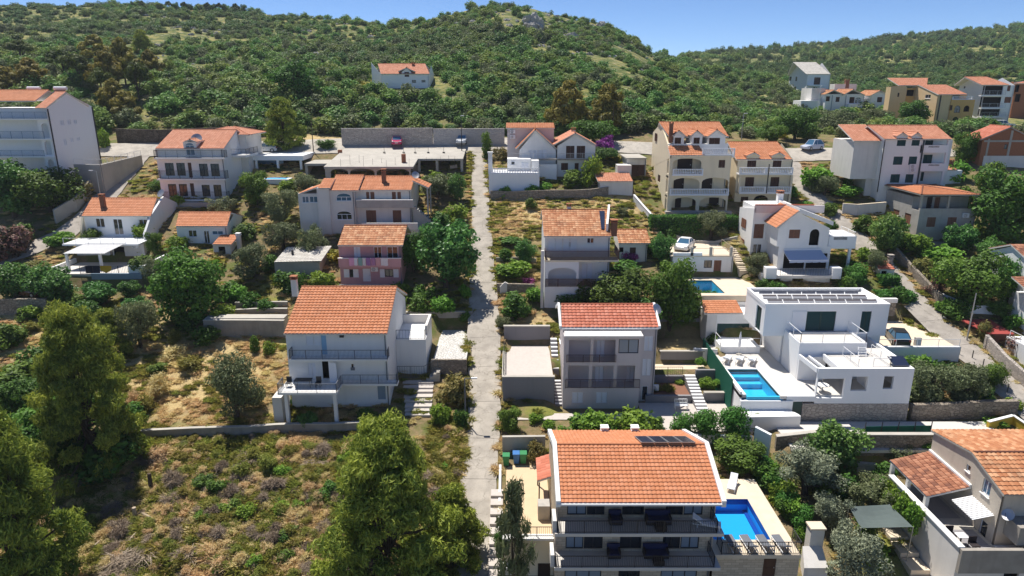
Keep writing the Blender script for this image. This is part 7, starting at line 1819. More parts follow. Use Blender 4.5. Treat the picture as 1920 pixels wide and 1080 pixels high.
def dens(X,Y,u):
 n=vnoise(X/14,Y/14,11)*.6+vnoise(X/5,Y/5,12)*.4
 peak=smooth(-.14,-.03,u)*(1-smooth(.17,.22,u))*smooth(180,225,Y)
 return np.clip(1.5-1.5*smooth(.50,.72,n)-peak*smooth(.38,.56,n)*1.3,.03,1)
X,Y,g=scrub_points(520,125,152,3,lambda X,Y,u:.9+0*X)
sel=~((np.abs(Y-121)<5))&((Y>127.5))
X,Y=X[sel][:140],Y[sel][:140]
proto('nearmaquis','dome',1300,.075,'maquis',(50,51,52),False,aspect=1.5);proto('nearmaquisdark','dome',1300,.075,'maquisdark',(53,54),False,aspect=1.5)
proto('nearolive','dome',1500,.065,'olive',(55,56),False,aspect=2.2,jitter=.9)
for i in range(len(X)):
 k=('nearmaquis','nearolive','nearmaquis','nearolive','nearmaquis','nearmaquisdark')[i%6];s=random.uniform(3.2,6.0)
 plant(k,Vector((X[i],Y[i],hz(X[i],Y[i])-.3)),s,s*random.uniform(.55,.85),'rounded maquis shrub on the lower hillside behind the top street','maquis shrubs on the lower hillside')
def scatter(name,P,S,Z,I,srcs,label=None):
 """one object whose points carry copies of the given meshes"""
 me=bpy.data.meshes.new(name);me.vertices.add(len(P));me.vertices.foreach_set('co',np.ascontiguousarray(P,np.float32).ravel())
 for nm,ty,v in(('scl','FLOAT_VECTOR',S),('rotz','FLOAT',Z),('idx','INT',I)):
  a=me.attributes.new(nm,ty,'POINT');a.data.foreach_set('vector' if ty=='FLOAT_VECTOR' else 'value',np.ascontiguousarray(v,np.int32 if ty=='INT' else np.float32).ravel())
 o=bpy.data.objects.new(name,me);COL.objects.link(o);o['kind']='stuff'
 ng=bpy.data.node_groups.new(name,'GeometryNodeTree')
 ng.interface.new_socket('Geometry',in_out='INPUT',socket_type='NodeSocketGeometry');ng.interface.new_socket('Geometry',in_out='OUTPUT',socket_type='NodeSocketGeometry')
 N=ng.nodes.new;K=ng.links.new
 gi,go=N('NodeGroupInput'),N('NodeGroupOutput');ip=N('GeometryNodeInstanceOnPoints');jn=N('GeometryNodeJoinGeometry')
 for s_ in reversed(srcs):
  oi=N('GeometryNodeObjectInfo');oi.transform_space='ORIGINAL';oi.inputs['Object'].default_value=s_;oi.inputs['As Instance'].default_value=True;K(oi.outputs['Geometry'],jn.inputs[0])
 def at_(nm,ty):
  a=N('GeometryNodeInputNamedAttribute');a.data_type=ty;a.inputs['Name'].default_value=nm;return[q for q in a.outputs if q.enabled and q.name=='Attribute'][0]
 cb=N('ShaderNodeCombineXYZ');K(at_('rotz','FLOAT'),cb.inputs[2]);er=N('FunctionNodeEulerToRotation');K(cb.outputs[0],er.inputs[0])
 K(gi.outputs[0],ip.inputs['Points']);K(jn.outputs[0],ip.inputs['Instance']);ip.inputs['Pick Instance'].default_value=True
 K(at_('idx','INT'),ip.inputs['Instance Index']);K(er.outputs[0],ip.inputs['Rotation']);K(at_('scl','FLOAT_VECTOR'),ip.inputs['Scale']);K(ip.outputs[0],go.inputs[0])
 md=o.modifiers.new('scatter','NODES');md.node_group=ng
 return tag(o,label,None)
def source(kind,px,py,s,label,grp):
 out=[]
 for v in range(len(PROTO[kind])):
  x=px+v*9;g=gnd(x,py);out.append(plant(kind,g-Vector((0,0,.2)),s,s*.7,label,grp,var=v))
 return out
SRC=source('maquis',700,210,4,'green scrub bush on the slope above the parking wall','scrub bushes above the parking wall')+source('maquisdark',830,215,4,'dark scrub bush on the slope above the parking wall','scrub bushes above the parking wall')+source('nearolive',905,215,4,'grey green scrub bush on the slope above the parking wall','scrub bushes above the parking wall')
pts=[]
for(n,y0,y1,seed,smin,smax)in((1800,128,150,20,2.6,5.0),(8000,150,235,21,2.4,4.6),(10500,235,350,22,2.4,4.4),(11000,235,620,23,3.2,6.2)):
 X,Y,g=scrub_points(n,y0,y1,seed,dens)
 if y1>500:
  s_=(X/Y>.2);X,Y=X[s_],Y[s_]
 Z=hgt(X,Y)-.25;S=(smin*.42+(smax*1.15-smin*.42)*g.random(len(X))**1.6)*(.75+.5*vnoise(X/30,Y/30,9))
 hgt_f=g.uniform(.5,.85,len(X))+.25*(X/Y>.3)*(Y>300)
 I=np.where(vnoise(X/40,Y/40,14)+g.normal(size=len(X))*.16+.12*((Y>300)&(X/Y>.25))>.56,3+g.integers(0,2,len(X)),g.integers(0,3,len(X)));I=np.where(g.random(len(X))<.16*(Y<260),5+g.integers(0,2,len(X)),I)
 pts.append((np.stack([X,Y,Z],1),np.stack([S,S,S*hgt_f],1),g.random(len(X))*6.28,I))
scatter('hillside_scrub',np.concatenate([p[0]for p in pts]),np.concatenate([p[1]for p in pts]),np.concatenate([p[2]for p in pts]),np.concatenate([p[3]for p in pts]),SRC)
def zone_pts(ells,n,seed):
 g=np.random.default_rng(seed);P=[]
 for(x,y,rx,ry,wgt)in ells:
  for _ in range(int(n*wgt)):
   a=g.uniform(0,6.28);q=g.random()**.5
   p=gnd(x+rx*q*math.cos(a),y+ry*q*math.sin(a))
   if p.y<120 and not any(x0-.2<p.x<x1+.2 and y0-.2<p.y<y1+.2 for x0,x1,y0,y1,zz in PADS):
    if min(math.hypot(p.x-q_[0].x,p.y-q_[0].y)-q_[1]for q_ in MAINR)>.25:P.append(p)
 return P,g
MAINR=[q for K_ in(MAIN,LEFTST,RIGHTST)for q in resample([(Vector((p.x,p.y,0)),w)for p,w in K_],1.0)]
SW=source('dry',360,700,1.0,'dry straw coloured weed clump on the plot','dry weeds on the left plot')+source('weed',330,900,1.1,'yellow green weed clump in the field','green weeds in the field')+source('weedbush',420,905,.9,'leafy weed mound low in the field','weed mounds low in the field')+source('drybush',560,905,.9,'straw weed mound low in the field','weed mounds low in the field')+source('brush',480,945,.9,'small twig heap low in the field','twig heaps low in the field')
PA,g=zone_pts([(380,930,420,120,.5),(250,1010,260,90,.2),(560,1000,200,110,.2),(840,900,40,120,.10)],5200,31)
PB,g=zone_pts([(360,700,180,105,.13),(60,640,110,50,.05),(1050,410,140,42,.16),(500,600,60,40,.05),(930,440,20,40,.03),(880,500,8,200,.05),(935,600,6,300,.05),(540,795,160,20,.06),(1560,480,80,70,.06),(1760,560,60,80,.05)],5200,32)
g2=np.random.default_rng(77);n2=15000
VX,VY=g2.uniform(-74,62,n2),g2.uniform(44,113,n2);off=np.full(n2,9.)
for(ax,ay,bx,by,hw)in ROADSEGS:
 dx,dy=bx-ax,by-ay;tt=np.clip(((VX-ax)*dx+(VY-ay)*dy)/(dx*dx+dy*dy),0,1);off=np.minimum(off,np.hypot(VX-ax-tt*dx,VY-ay-tt*dy)-hw)
kp=(off>.35)&(g2.random(n2)<np.where(vnoise(VX/4,VY/4,41)>.42,1,.25))
for x0,x1,y0,y1,zz in PADS:kp&=~((VX>x0-1)&(VX<x1+1)&(VY>y0-1)&(VY<y1+1))
VX,VY=VX[kp],VY[kp]
for K_ in(MAIN,RIGHTST):
 for p_,w_ in resample([(Vector((p.x,p.y,0)),w)for p,w in K_],.35):
  for sg in(-1,1):
   if random.random()<.62:VX=np.append(VX,p_.x+sg*(w_+random.uniform(-.28,.35)));VY=np.append(VY,p_.y+random.uniform(-.2,.2))
nA,nB,nV=len(PA),len(PB),len(VX);n=nA+nB+nV
P=np.concatenate([np.array([(p.x,p.y,p.z-.06)for p in PA+PB]),np.stack([VX,VY,hgt(VX,VY)-.02],1)])
cl=np.array([0]*nA+[1]*nB+[2]*nV);S=g.uniform(.5,1.5,n)*np.array([1.0,.7,.75])[cl]
nz_=vnoise(P[:,0]/3.2,P[:,1]/3.2,43)+g.normal(size=n)*.14
I=np.where(nz_>np.array([.42,.66,.42])[cl],2,0)+g.integers(0,2,n)
rr=g.random(n);I=np.where((cl==0)&(rr<.30),np.where(rr<.13,4,np.where(rr<.245,6,8))+g.integers(0,2,n),I);zf_=np.where(cl==1,.6,1.0)*np.where(I>3,1.5,1)
scatter('weeds',P,np.stack([S,S,S*g.uniform(.22,.6,n)*zf_],1),g.random(n)*6.28,I,SW)
gg=random.Random(5)
for i in range(100):
 x,y=gg.uniform(250,860),gg.uniform(850,1075)
 if abs(x-735)<60 and y>980 or x>840-(y-850)*.05:continue
 w=gg.uniform(18,52);k=gg.choice(['shrub','bright','weedbush','weedbush','brush','drybush','shrub','bright'])
 pl(k,x,y,w,w*gg.uniform(.5,.9),{'shrub':'dark green shrub in the overgrown field bottom left','bright':'bright green shrub in the overgrown field bottom left','weedbush':'yellow green weed mound in the overgrown field bottom left','drybush':'straw coloured weed mound in the overgrown field bottom left','brush':'grey heap of cut twigs in the overgrown field bottom left','rusty':'reddish dry shrub in the overgrown field bottom left'}[k],'plants of the overgrown field',name='brush_heap' if k=='brush' else None,cat='brushwood' if k=='brush' else None)
for i,(x,y,w)in enumerate([(250,1050,85),(360,1035,66),(215,1080,80),(470,1010,60),(590,870,44),(470,860,50)]):
 pl('brush',x,y,w,w*.26,['largest grey brushwood heap at the bottom of the field','brushwood heap under the leaning log','brushwood heap at the bottom edge','brushwood heap in the middle of the field','brushwood heap left of the big pine top','brushwood heap below the field wall'][i],name='brush_heap',cat='brushwood')
for i,(x,y,w,h_)in enumerate([(330,668,60,26),(360,690,60,30),(295,700,40,24),(300,740,50,50),(275,770,44,40),(390,640,60,34),(410,700,30,22),(330,640,34,30),(540,760,24,20),(250,760,30,40),(60,620,40,22),(30,640,50,24)]):
 pl(['drybush','weedbush','shrub'][i%3],x,y,w,h_,['straw coloured bush on the dry plot','yellow green bush on the dry plot','green bush on the dry plot'][i%3],'bushes on the dry plot')
LOG=[((440,905),(465,931),'pale cut branch right of the field centre'),((220,971),(248,971),'pale log lying level at the left of the field'),((262,965),(293,984),'pale log crossing beside the upright stump'),((172,1034),(202,1012),'pale branch leaning on the big brushwood heap'),((285,1028),(307,1072),'dark thick log sloping down the field'),((120,890),(212,897),'long white pipe like trunk in the shade of the tall pine'),((425,985),(436,970),'short pale stick right of the twig heap'),((240,1030),(256,1008),'thin pale stick on the big brushwood heap'),((96,1008),(114,990),'bare white twig beside the corner pine')]
for(a,b,lab)in LOG:
 p,q=gnd(*a),gnd(*b);p.z+=.22;q.z+=.3;d=(q-p).length
 o=MB().tube([p,p.lerp(q,.5)+Vector((0,0,.04)),q],[.13 if d>1 else .07,.11,.06],7).build('log',M['palewood' if 'dark' not in lab else 'bark'],None,None,p);tag(o,lab,'log')
for(x,y,h_,lab)in((250,905,.9,'left dark tree stump below the field wall'),(283,915,1.3,'right dark tree stump below the field wall'),(254,975,1.0,'pale upright stump in the field')):
 p=gnd(x,y);o=MB().tube([p-Vector((0,0,.2)),p+Vector((0.05,0,h_))],[.2,.15],8).build('stump',M['bark' if 'dark' in lab else 'palewood'],None,None,p);tag(o,lab,'tree stump')
def rock(px,py,wpx,hpx_,label,seed):
 g=gnd(px,py);s=scale_at(g);r=np.random.default_rng(seed);import bmesh
 bm=bmesh.new();bmesh.ops.create_icosphere(bm,subdivisions=4,radius=1)
 V=np.array([v.co[:]for v in bm.verts]);d=np.zeros(len(V))
 for k,fq in enumerate((1.3,2.7,5.5,11)):d+=(vnoise(V[:,0]*fq+V[:,2]*fq*.7+9*k+seed,V[:,1]*fq+V[:,2]*fq*1.1+seed,k+seed)-.5)/(1.2**k)*.8
 V=V*(1+.55*d)[:,None]*np.array([wpx*s/2,wpx*s/3.2,hpx_*s/2])
 F_=np.array([[v.index for v in f.verts]for f in bm.faces]);bm.free()
 o=bpy.data.objects.new('rock_outcrop',np_mesh('rock_outcrop',V,F_,M['rock'],False));COL.objects.link(o);o.location=g;return tag(o,label,'rock')
for i,a in enumerate([(1000,52,44,44,'largest grey limestone outcrop on the hilltop'),(1130,52,22,20,'white rock face near the right end of the hilltop'),(1072,72,24,18,'grey outcrop below and right of the largest one'),(1205,92,16,10,'small pale rock at the right foot of the hilltop'),(812,108,14,12,'small pale rock in the scrub left of the hilltop path'),(985,12,10,10,'small rock at the summit'),(170,40,12,6,'white rock on the left ridge'),(430,62,10,5,'pale rock in the scrub of the left slope'),(1042,138,10,6,'white boulder low on the hill')]):RK=rock(*a,seed=60+i)
g=np.random.default_rng(91);Y=g.uniform(165,300,2600);u=g.uniform(-.5,.22,2600);X=u*Y
kp=(vnoise(X/9,Y/9,51)>.66-.16*(smooth(-.14,-.03,u)*smooth(185,225,Y)));X,Y=X[kp],Y[kp];S=g.uniform(.5,1.7,len(X))
scatter('hillside_rocks',np.stack([X,Y,hgt(X,Y)],1),np.stack([S,S,S*1.1],1),g.random(len(X))*6.28,np.zeros(len(X)),[RK])
W=wallpx
W('long grey rubble stone wall behind the parking apron, left stretch',[(642,273),(812,272)],2.75,.5,'palestone',cap='palestone2')
W('lighter mortared stone wall behind the parking apron, right stretch',[(813,272),(946,271)],2.6,.5,'palestone2',cap='palestone2')
W('dark dry stone wall between the left apartment block and the guesthouse',[(222,267),(300,269),(482,262)],2.3,.6,'darkstone')
W('low weathered concrete wall across the field on the left',[(256,826),(520,812),(722,806)],.85,.3,'oldconcrete',cap='concrete')
W('tall stained concrete retaining wall left of the white house',[(386,632),(536,632)],1.9,.35,'oldconcrete',cap='concrete')
W('upper low garden terrace wall left of the white house',[(442,578),(540,576)],.6,.3,'oldconcrete',cap='concrete')
W('lower garden terrace wall left of the white house',[(432,590),(540,588)],.5,.3,'oldconcrete',cap='concrete')
W('pale street wall along the left street',[(105,420),(145,395),(172,362)],1.9,.3,'concrete',cap='concrete')
W('shaded stone wall above the dark red car at the left',[(0,590),(92,588)],1.8,.4,'stone')
W('stone garden wall above the dry plot by the road',[(920,374),(1010,372),(1140,366)],1.2,.4,'stone')
W('white sloping wall beside the stairs of the arcaded house',[(1188,378),(1206,400),(1222,418)],1.0,.25,'white',cap='white')
W('low concrete wall behind the white car',[(1255,447),(1382,452)],.6,.3,'concrete',cap='concrete')
W('curved plastered wall with stone base by the right lane',[(1578,402),(1606,404),(1658,400)],1.5,.3,'offwhite',cap='deckstone')
W('stone wall along the outer side of the right lane',[(1648,446),(1700,505),(1752,560),(1790,596)],1.1,.4,'stone')
W('lower stone wall along the outer side of the right lane',[(1846,652),(1880,690),(1935,742)],1.5,.4,'palestone')
W('stone wall below the olive trees right of the villa',[(1704,787),(1800,784),(1902,780)],1.6,.5,'stone')
W('shaded stone wall under the green mesh fence',[(1452,846),(1612,850),(1744,850)],1.4,.4,'stone',cap='concrete')
W('white low wall with yellow stripe at the right edge',[(1850,806),(1896,796),(1925,815)],.8,.25,'yellow',cap='white')
W('white boundary wall behind the front house',[(1268,834),(1345,836),(1408,838)],1.0,.25,'white',cap='white')
W('grey boundary wall behind the rubbish bins',[(942,852),(1022,850)],1.6,.25,'greyplaster',cap='concrete')
W('tall white slatted wall left of the villa garden',[(1411,852),(1440,866)],2.6,.25,'white2',cap='white2')
W('low white kerb wall along the sandy yard by the road',[(938,880),(936,1000)],.35,.2,'white')
W('pale low garden wall in the olive terrace',[(1605,884),(1640,886)],.8,.35,'palestone2')
W('low wall of the roadside vegetable garden',[(930,492),(1005,492)],.5,.25,'oldconcrete')
W('stone wall below the roadside vine pergola',[(932,548),(1002,550)],1.1,.35,'stone')
W('white low wall right of the dry plot stairs',[(1300,660),(1345,662)],.3,.2,'white')
def solid(name,label,cat,boxes,kind=None):
 """boxes: (part, x0,x1,y0,y1,z0,z1, material)"""
 b=boxes[0];r=empty(name,((b[1]+b[2])/2,b[3],b[5]),label,cat)
 for q in boxes:MB().box(*q[1:7]).build(q[0],M[q[7]],r)
 return r
solid('terraced_yard','herringbone paver yard with grey retaining walls left of the mauve house','yard',[('paving',-.7,4.1,62.3,71.9,C-27.9,C-27.62,'paver'),('front_wall',-.9,4.2,61.9,62.29,C-31,C-27.3,'darkgrey'),('front_coping',-.95,4.2,61.85,62.32,C-27.298,C-27.2,'concrete'),('back_wall',-.9,4.25,71.95,72.3,C-28,C-25.6,'darkgrey'),('back_coping',-.95,4.25,71.9,72.35,C-25.598,C-25.5,'concrete'),('side_kerb',-1.0,-.72,62.3,72,C-29,C-27.4,'concrete')])
hr=House('yard_railing','dark railing along the road side of the paver yard','railing',Vector((-.85,62.4,C-27.4)),Z11);hr.rail([(-.86,62.4,C-27.4),(-.86,71.9,C-27.4)],.9,'iron',gap=.25)
def flight(label,x0,x1,ya,yb,za,zb,n,m='whitemetal',m2='darkgrey'):
 r=empty('garden_steps',((x0+x1)/2,ya,za),label,'steps')
 for k in range(n):
  y0,y1,z=ya+(yb-ya)*k/n,ya+(yb-ya)*(k+1)/n,za+(zb-za)*(k+1)/n
  MB().box(x0,x1,y0,y1+.02,min(za,z)-1,z).build('step',M[m2],r);MB().box(x0,x1,y0+.12,y1+.03,z+.002,z+.04).build('tread',M[m],r)
flight('upper flight of dark and white steps left of the mauve house',4.25,4.95,66.5,71.0,C-28.6,C-26.6,8);flight('lower flight of dark and white steps left of the mauve house',4.3,5.0,61.9,64.6,C-30.4,C-28.8,8)
flight('long flight of white edged steps between the planters right of the mauve house',18.1,19.2,60.2,66.3,C-30.4,C-28.95,12);flight('short steps beside the lawn right of the mauve house',14.9,15.9,69.7,72.5,C-29.1,C-27.6,6)
solid('garden_terrace','terraced garden with grey walls, lawn and patio right of the mauve house','terrace',[('lawn_wall',16.3,23.2,69.7,69.98,C-30,C-27.7,'darkgrey'),('lawn_coping',16.2,23.3,69.62,70.04,C-27.698,C-27.6,'concrete'),('lawn_back_wall',16.4,23,75.7,76,C-29,C-25.9,'darkgrey'),('patio',14.8,20.9,66.5,69.69,C-29.3,C-29.02,'deckstone'),('patio_wall',14.6,18.0,66.1,66.49,C-31,C-29.0,'darkgrey'),('planter_wall',13.4,18.0,62.6,62.9,C-31,C-29.6,'darkgrey'),('planter_soil',13.5,18.0,62.91,66.09,C-31,C-29.75,'redwood'),('right_planter_wall',19.3,22.3,62.8,63.1,C-31,C-29.4,'darkgrey'),('right_planter_coping',19.3,22.3,62.7,63.12,C-29.398,C-29.3,'concrete'),('upper_planter_wall',19.3,21.6,66.3,66.6,C-30,C-28.4,'darkgrey'),('front_paving',12.6,22.2,56.6,62.58,C-30.6,C-30.34,'paver')])
hr=House('patio_railing','brown railing along the patio edge right of the mauve house','railing',Vector((16,66.4,C-29)),Z11);hr.rail([(14.8,66.3,C-29),(17.9,66.3,C-29)],.95,'brownrail',gap=.2)
solid('garden_path','pale concrete path in front of the mauve house','path',[('paving',.2,12.5,58.9,60.2,C-30.6,C-30.32,'paver')])
for k,(x,y,zz,w)in enumerate([(14.6,64.4,-29.8,1.3),(16.0,64.3,-29.8,1.2),(20.2,64.6,-29.6,1.8),(21.3,64.9,-29.6,1.6),(20.4,68.5,-28.6,1.3),(17.6,66.0,-30.0,1.4)]):
 plant('olive' if 0 else('weed' if k<2 else 'bright'),Vector((x,y,C+zz)),w,w*.7,['silvery lavender clump, left one in the lower planter','silvery lavender clump, right one in the lower planter','leafy plant left in the right planter','leafy plant right in the right planter','shrub in the upper planter','climbing plant at the patio wall corner'][k],name='garden_plant',cat='plant')
b=at_z(1277,767,C-30.3);r=empty('park_bench',b,'white garden bench with pierced back on the paving right of the mauve house','bench')
MB().box(b.x-.65,b.x+.65,b.y-.2,b.y+.25,b.z+.42,b.z+.47).build('seat',M['whitemetal'],r)
mb=MB();mb.bar((b.x-.65,b.y+.27,b.z+.95),(b.x+.65,b.y+.27,b.z+.95),.06);mb.bar((b.x-.65,b.y+.27,b.z+.55),(b.x+.65,b.y+.27,b.z+.55),.06)
for k in range(9):mb.bar((b.x-.62+k*.155,b.y+.27,b.z+.55),(b.x-.62+k*.155,b.y+.27,b.z+.95),.04)
mb.build('backrest',M['whitemetal'],r)
for sx in(-.6,.6):MB().bar((b.x+sx,b.y-.15,b.z+.02),(b.x+sx,b.y-.15,b.z+.7),.06).build('leg',M['whitemetal'],r);MB().bar((b.x+sx,b.y+.27,b.z+.02),(b.x+sx,b.y+.27,b.z+.98),.06).build('leg',M['whitemetal'],r)
solid('side_yard','sandy yard with white parapet wall left of the stone faced front house','yard',[('paving',-.5,3.0,42.7,53.4,C-32.3,C-31.93,'sand'),('front_wall',-.6,3.05,42.3,42.69,C-36,C-31.4,'cream'),('coping',-.7,3.1,42.2,42.8,C-31.398,C-31.25,'white'),('entrance_door',1.9,2.8,42.24,42.29,C-36,C-33.4,'darkbrown'),('low_canopy',-.7,.6,41.6,42.19,C-33.4,C-33.25,'white2'),('water_tank',2.0,2.9,45.4,46.4,C-31.92,C-30.7,'greyplaster')])
hp2=House('yard_railing','black railing above the entrance left of the front house','railing',Vector((1,42.5,C-31.2)),Z13);hp2.rail([(.6,42.5,C-31.25),(3,42.5,C-31.25)],.8,'iron',gap=.14)
lt=House('lean_to','small orange tiled lean-to roof on posts at the left wall of the front house','lean-to',Vector((2.5,48,C-31.9)),Z13);lt.slope((2.0,50.4,C-29.5),(2.0,47.0,C-29.5),(3.1,47.0,C-29.1),(3.1,50.4,C-29.1),'red')
for y_ in(47.2,50.2):lt.mbox('post',(2.1,2.2,y_,y_+.1,C-31.9,C-29.8),'brownwood')
st=empty('roadside_steps',(-1.2,42,hz(-1.2,42)),'narrow concrete steps between the road and the sandy yard','steps')
for k in range(13):y_=50.2-k*.95;MB().box(-1.75,-.75,y_-.85,y_+.1,hz(-1.2,y_)-.5,hz(-1.2,y_)+.3).build('step',M['paver'],st)
for k,(px,m,lab)in enumerate([(949,'greenplastic','green rubbish bin standing alone by the boundary wall'),(968,'blueplastic','blue rubbish bin next to the green ones'),(981,'greenplastic','green rubbish bin at the right of the row')]):
 g=at_z(px,868 if k else 872,C-31.93);r=empty('rubbish_bin',g,lab,'bin','rubbish bins behind the front house');mb=MB();x,y,z=g
 mb.add([(x-.22,y-.25,z+.08),(x+.22,y-.25,z+.08),(x+.22,y+.25,z+.08),(x-.22,y+.25,z+.08),(x-.29,y-.33,z+.95),(x+.29,y-.33,z+.95),(x+.29,y+.33,z+.95),(x-.29,y+.33,z+.95)],[(3,2,1,0),(4,5,6,7),(0,1,5,4),(1,2,6,5),(2,3,7,6),(3,0,4,7)]);mb.build('body',M[m if k!=0 else 'oldconcrete' if 0 else m],r)
 MB().box(x-.32,x+.32,y-.37,y+.36,z+.952,z+1.05).build('lid',M['greenplastic' if k!=1 else 'blueplastic'],r)
 for s_ in(-.22,.22):MB().tube([(x+s_-.03,y+.3,z+.1),(x+s_+.03,y+.3,z+.1)],.1,8).build('wheel',M['rubber'],r)
def make_car(name,label,pos,rz,paint,kind='hatch',group='parked cars'):
 r=empty(name,pos,label,'car',group,rz);Lh,Wd=(2.05,.86)if kind!='saloon' else(2.3,.9)
 H={'hatch':1.48,'saloon':1.42,'van':1.68}[kind]
 st_=[(-1,.35,.62,.86),(-.93,.22,.74,.97),(-.5,.2,.88,1),(.0,.2,.92,1),(.55,.2,.94,1),(.92,.22,.90,.96),(1,.38,.72,.88)]
 V=[];Fc=[]
 for t,z0,z1,w in st_:V+=[(-Wd*w,t*Lh,z0),(-Wd*w,t*Lh,(z0+z1)/2+.05),(-Wd*w*.93,t*Lh,z1),(Wd*w*.93,t*Lh,z1),(Wd*w,t*Lh,(z0+z1)/2+.05),(Wd*w,t*Lh,z0)]
 for i in range(6):
  for k in range(6):Fc.append((i*6+k,i*6+(k+1)%6,(i+1)*6+(k+1)%6,(i+1)*6+k))
 Fc+=[tuple(range(6))[::-1],tuple(range(36,42))]
 def ob(mb,nm,m,p=r):
  o=bpy.data.objects.new(nm,mb.mesh(nm,m));COL.objects.link(o);o.parent=p;return o
 pm=paint;ob(MB().add(V,Fc),'body',pm)
 a0,a1,b1,b0=-.42,-.12,(.62 if kind!='saloon' else .38),(.96 if kind!='saloon' else .68)
 wb,wt=Wd*.92,Wd*.72
 P=[(-wb,a0*Lh,.87),(wb,a0*Lh,.87),(wb,b0*Lh,.92),(-wb,b0*Lh,.92),(-wt,a1*Lh,H-.04),(wt,a1*Lh,H-.04),(wt,b1*Lh,H-.06),(-wt,b1*Lh,H-.06)]
 ob(MB().add(P,[(0,1,5,4),(1,2,6,5),(2,3,7,6),(3,0,4,7)]),'windows',M['blueglass'])
 q=[(x*1.02,y,z+.005)for x,y,z in P[4:]];ob(MB().prism(q,(0,0,.05)),'roof_panel',pm)
 mb=MB()
 for i in(0,1,2,3):mb.bar(P[i],P[i+4],.07)
 for s_ in(-1,1):m_=(s_*(wb+.005),.1*Lh,.89);mb.bar(m_,(s_*(wt+.01),.2*Lh,H-.05),.07)
 ob(mb,'pillars',pm)
 for s_ in(-1,1):
  for y in(-.62,.62):
   w=MB().tube([(s_*(Wd-.2),y*Lh,.31),(s_*(Wd+.02),y*Lh,.31)],.31,14);wo=ob(w,'wheel',M['rubber']);ob(MB().tube([(s_*(Wd+.021),y*Lh,.31),(s_*(Wd+.03),y*Lh,.31)],.19,10),'rim',M['steel'],wo)
  ob(MB().box(s_*.62-.17,s_*.62+.17,-Lh*.985,-Lh*.9,.60,.74),'headlight',M['whitemetal']);ob(MB().box(s_*.7-.1,s_*.7+.1,Lh*.93,Lh*1.0,.66,.86),'tail_light',M['redplastic']);ob(MB().box(s_*(Wd+.08)-.08,s_*(Wd+.08)+.08,-.3*Lh,-.22*Lh,.9,1.02),'mirror',pm)
 ob(MB().box(-.26,.26,-Lh*1.012,-Lh*.98,.42,.52),'number_plate',M['whitemetal'])
 return r
def paint(n,c):return mat(n,c,.25,.6)
pr_,pw,ps,pb,pk,pd_=paint('red_car_paint',(.42,.02,.09)),paint('white_car_paint',(.78,.78,.79)),paint('silver_car_paint',(.45,.47,.5)),paint('pale_blue_car_paint',(.50,.55,.66)),paint('black_car_paint',(.022,.022,.026)),paint('dark_red_car_paint',(.10,.012,.014))
def car_at(px,py,label,rz,p,kind='hatch',z=None):
 g=gnd(px,py)if z is None else at_z(px,py,z);d=(0,0,.16)if z is None else(0,0,.01)
 make_car('parked_car',label,g+Vector(d),R(rz),p,kind)
car_at(745,274,'raspberry red hatchback parked nose out at the long stone wall',6,pr_);car_at(867,272,'small silver white car parked nose out at the mortared wall near the road',-4,ps)
car_at(497,285,'silver hatchback on the carport roof at the left',-80,ps,z=CARZ);car_at(1522,283,'pale blue estate car on the top street at the right',-62,pb,'van');car_at(1283,466,'white saloon on the parking deck above the small pool',-28,pw,'saloon',z=DECKZ)
car_at(1681,640,'black hatchback parked beside the modern villa',166,pk,'hatch',z=C-26.6);car_at(1879,241,'white car below the big white apartment house at the right edge',80,pw);car_at(57,556,'dark red car in the tree shade at the left edge',75,pd_)
def lamp(px,py,h_,label,arm=(1.1,0),m='greyiron',dz=0):
 g=gnd(px,py);r=empty('street_lamp',g,label,'street lamp','street lamps and poles');t=g+Vector((0,0,h_))
 MB().tube([g-Vector((0,0,.3)),g.lerp(t,.5),t],[.09,.07,.05],8).build('pole',M[m],r)
 if arm:e=t+Vector((arm[0],arm[1],.12));MB().tube([t,e],.035,6).build('arm',M[m],r);MB().box(e.x-.28,e.x+.28,e.y-.1,e.y+.1,e.z-.06,e.z+.05).build('lamp_head',M['whitemetal'],r)
 return r
lamp(873,794,4.6,'dark green lamp post at the left edge of the road',(.9,-.2));lamp(866,290,6.2,'tall lamp post at the top of the road beside the silver white car',(.2,0),'iron');lamp(588,286,6.0,'wooden pole on the bank left of the parking wall',None,'bark');lamp(189,372,4.0,'grey lamp post on the left street',(-.8,0),'steel');lamp(1812,642,5.6,'tall grey pole on the right lane by the villa car park',None,'steel');lamp(1390,262,4.5,'thin lamp on the slope right of the cream houses',(.4,0),'steel');lamp(1530,232,8.0,'white lamp post in front of the low white house',(.5,0),'whitemetal');lamp(1148,262,6.0,'thin pole among the rust tinged pines',None,'bark')
for k,(px,py)in enumerate([(1798,668),(1822,675),(1842,690),(1866,712),(1888,738)]):g=gnd(px,py);tag(MB().tube([g-Vector((0,0,.2)),g+Vector((0,0,1.0))],.05,6).build('fence_post',M['iron'],None,None,g),'dark post on the inner edge of the right lane below the villa car park','post','posts along the right lane')
def lounger(loc,rz,label,m='canvas'):
 r=empty('sun_lounger',loc,label,'sun lounger','sun loungers',R(rz))
 def ob(mb,nm,mm):o=bpy.data.objects.new(nm,mb.mesh(nm,M[mm]));COL.objects.link(o);o.parent=r
 mb=MB()
 for s_ in(-.3,.3):mb.bar((s_,-.95,.3),(s_,.95,.3),.05)
 ob(mb,'frame','whitemetal');ob(MB().box(-.29,.29,-.95,.3,.33,.40),'mattress',m);mb=MB();mb.prism([(-.29,.3,.34),(.29,.3,.34),(.29,.95,.75),(-.29,.95,.75)],(0,-.03,.07));ob(mb,'backrest',m)
 for s_ in(-.28,.28):
  for y in(-.85,.6):ob(MB().bar((s_,y,.01),(s_,y,.3),.05),'leg','whitemetal')
XD0,XD1,YD0,YD1,qx0,qx1,qy0,qy1,zd1=POOL1
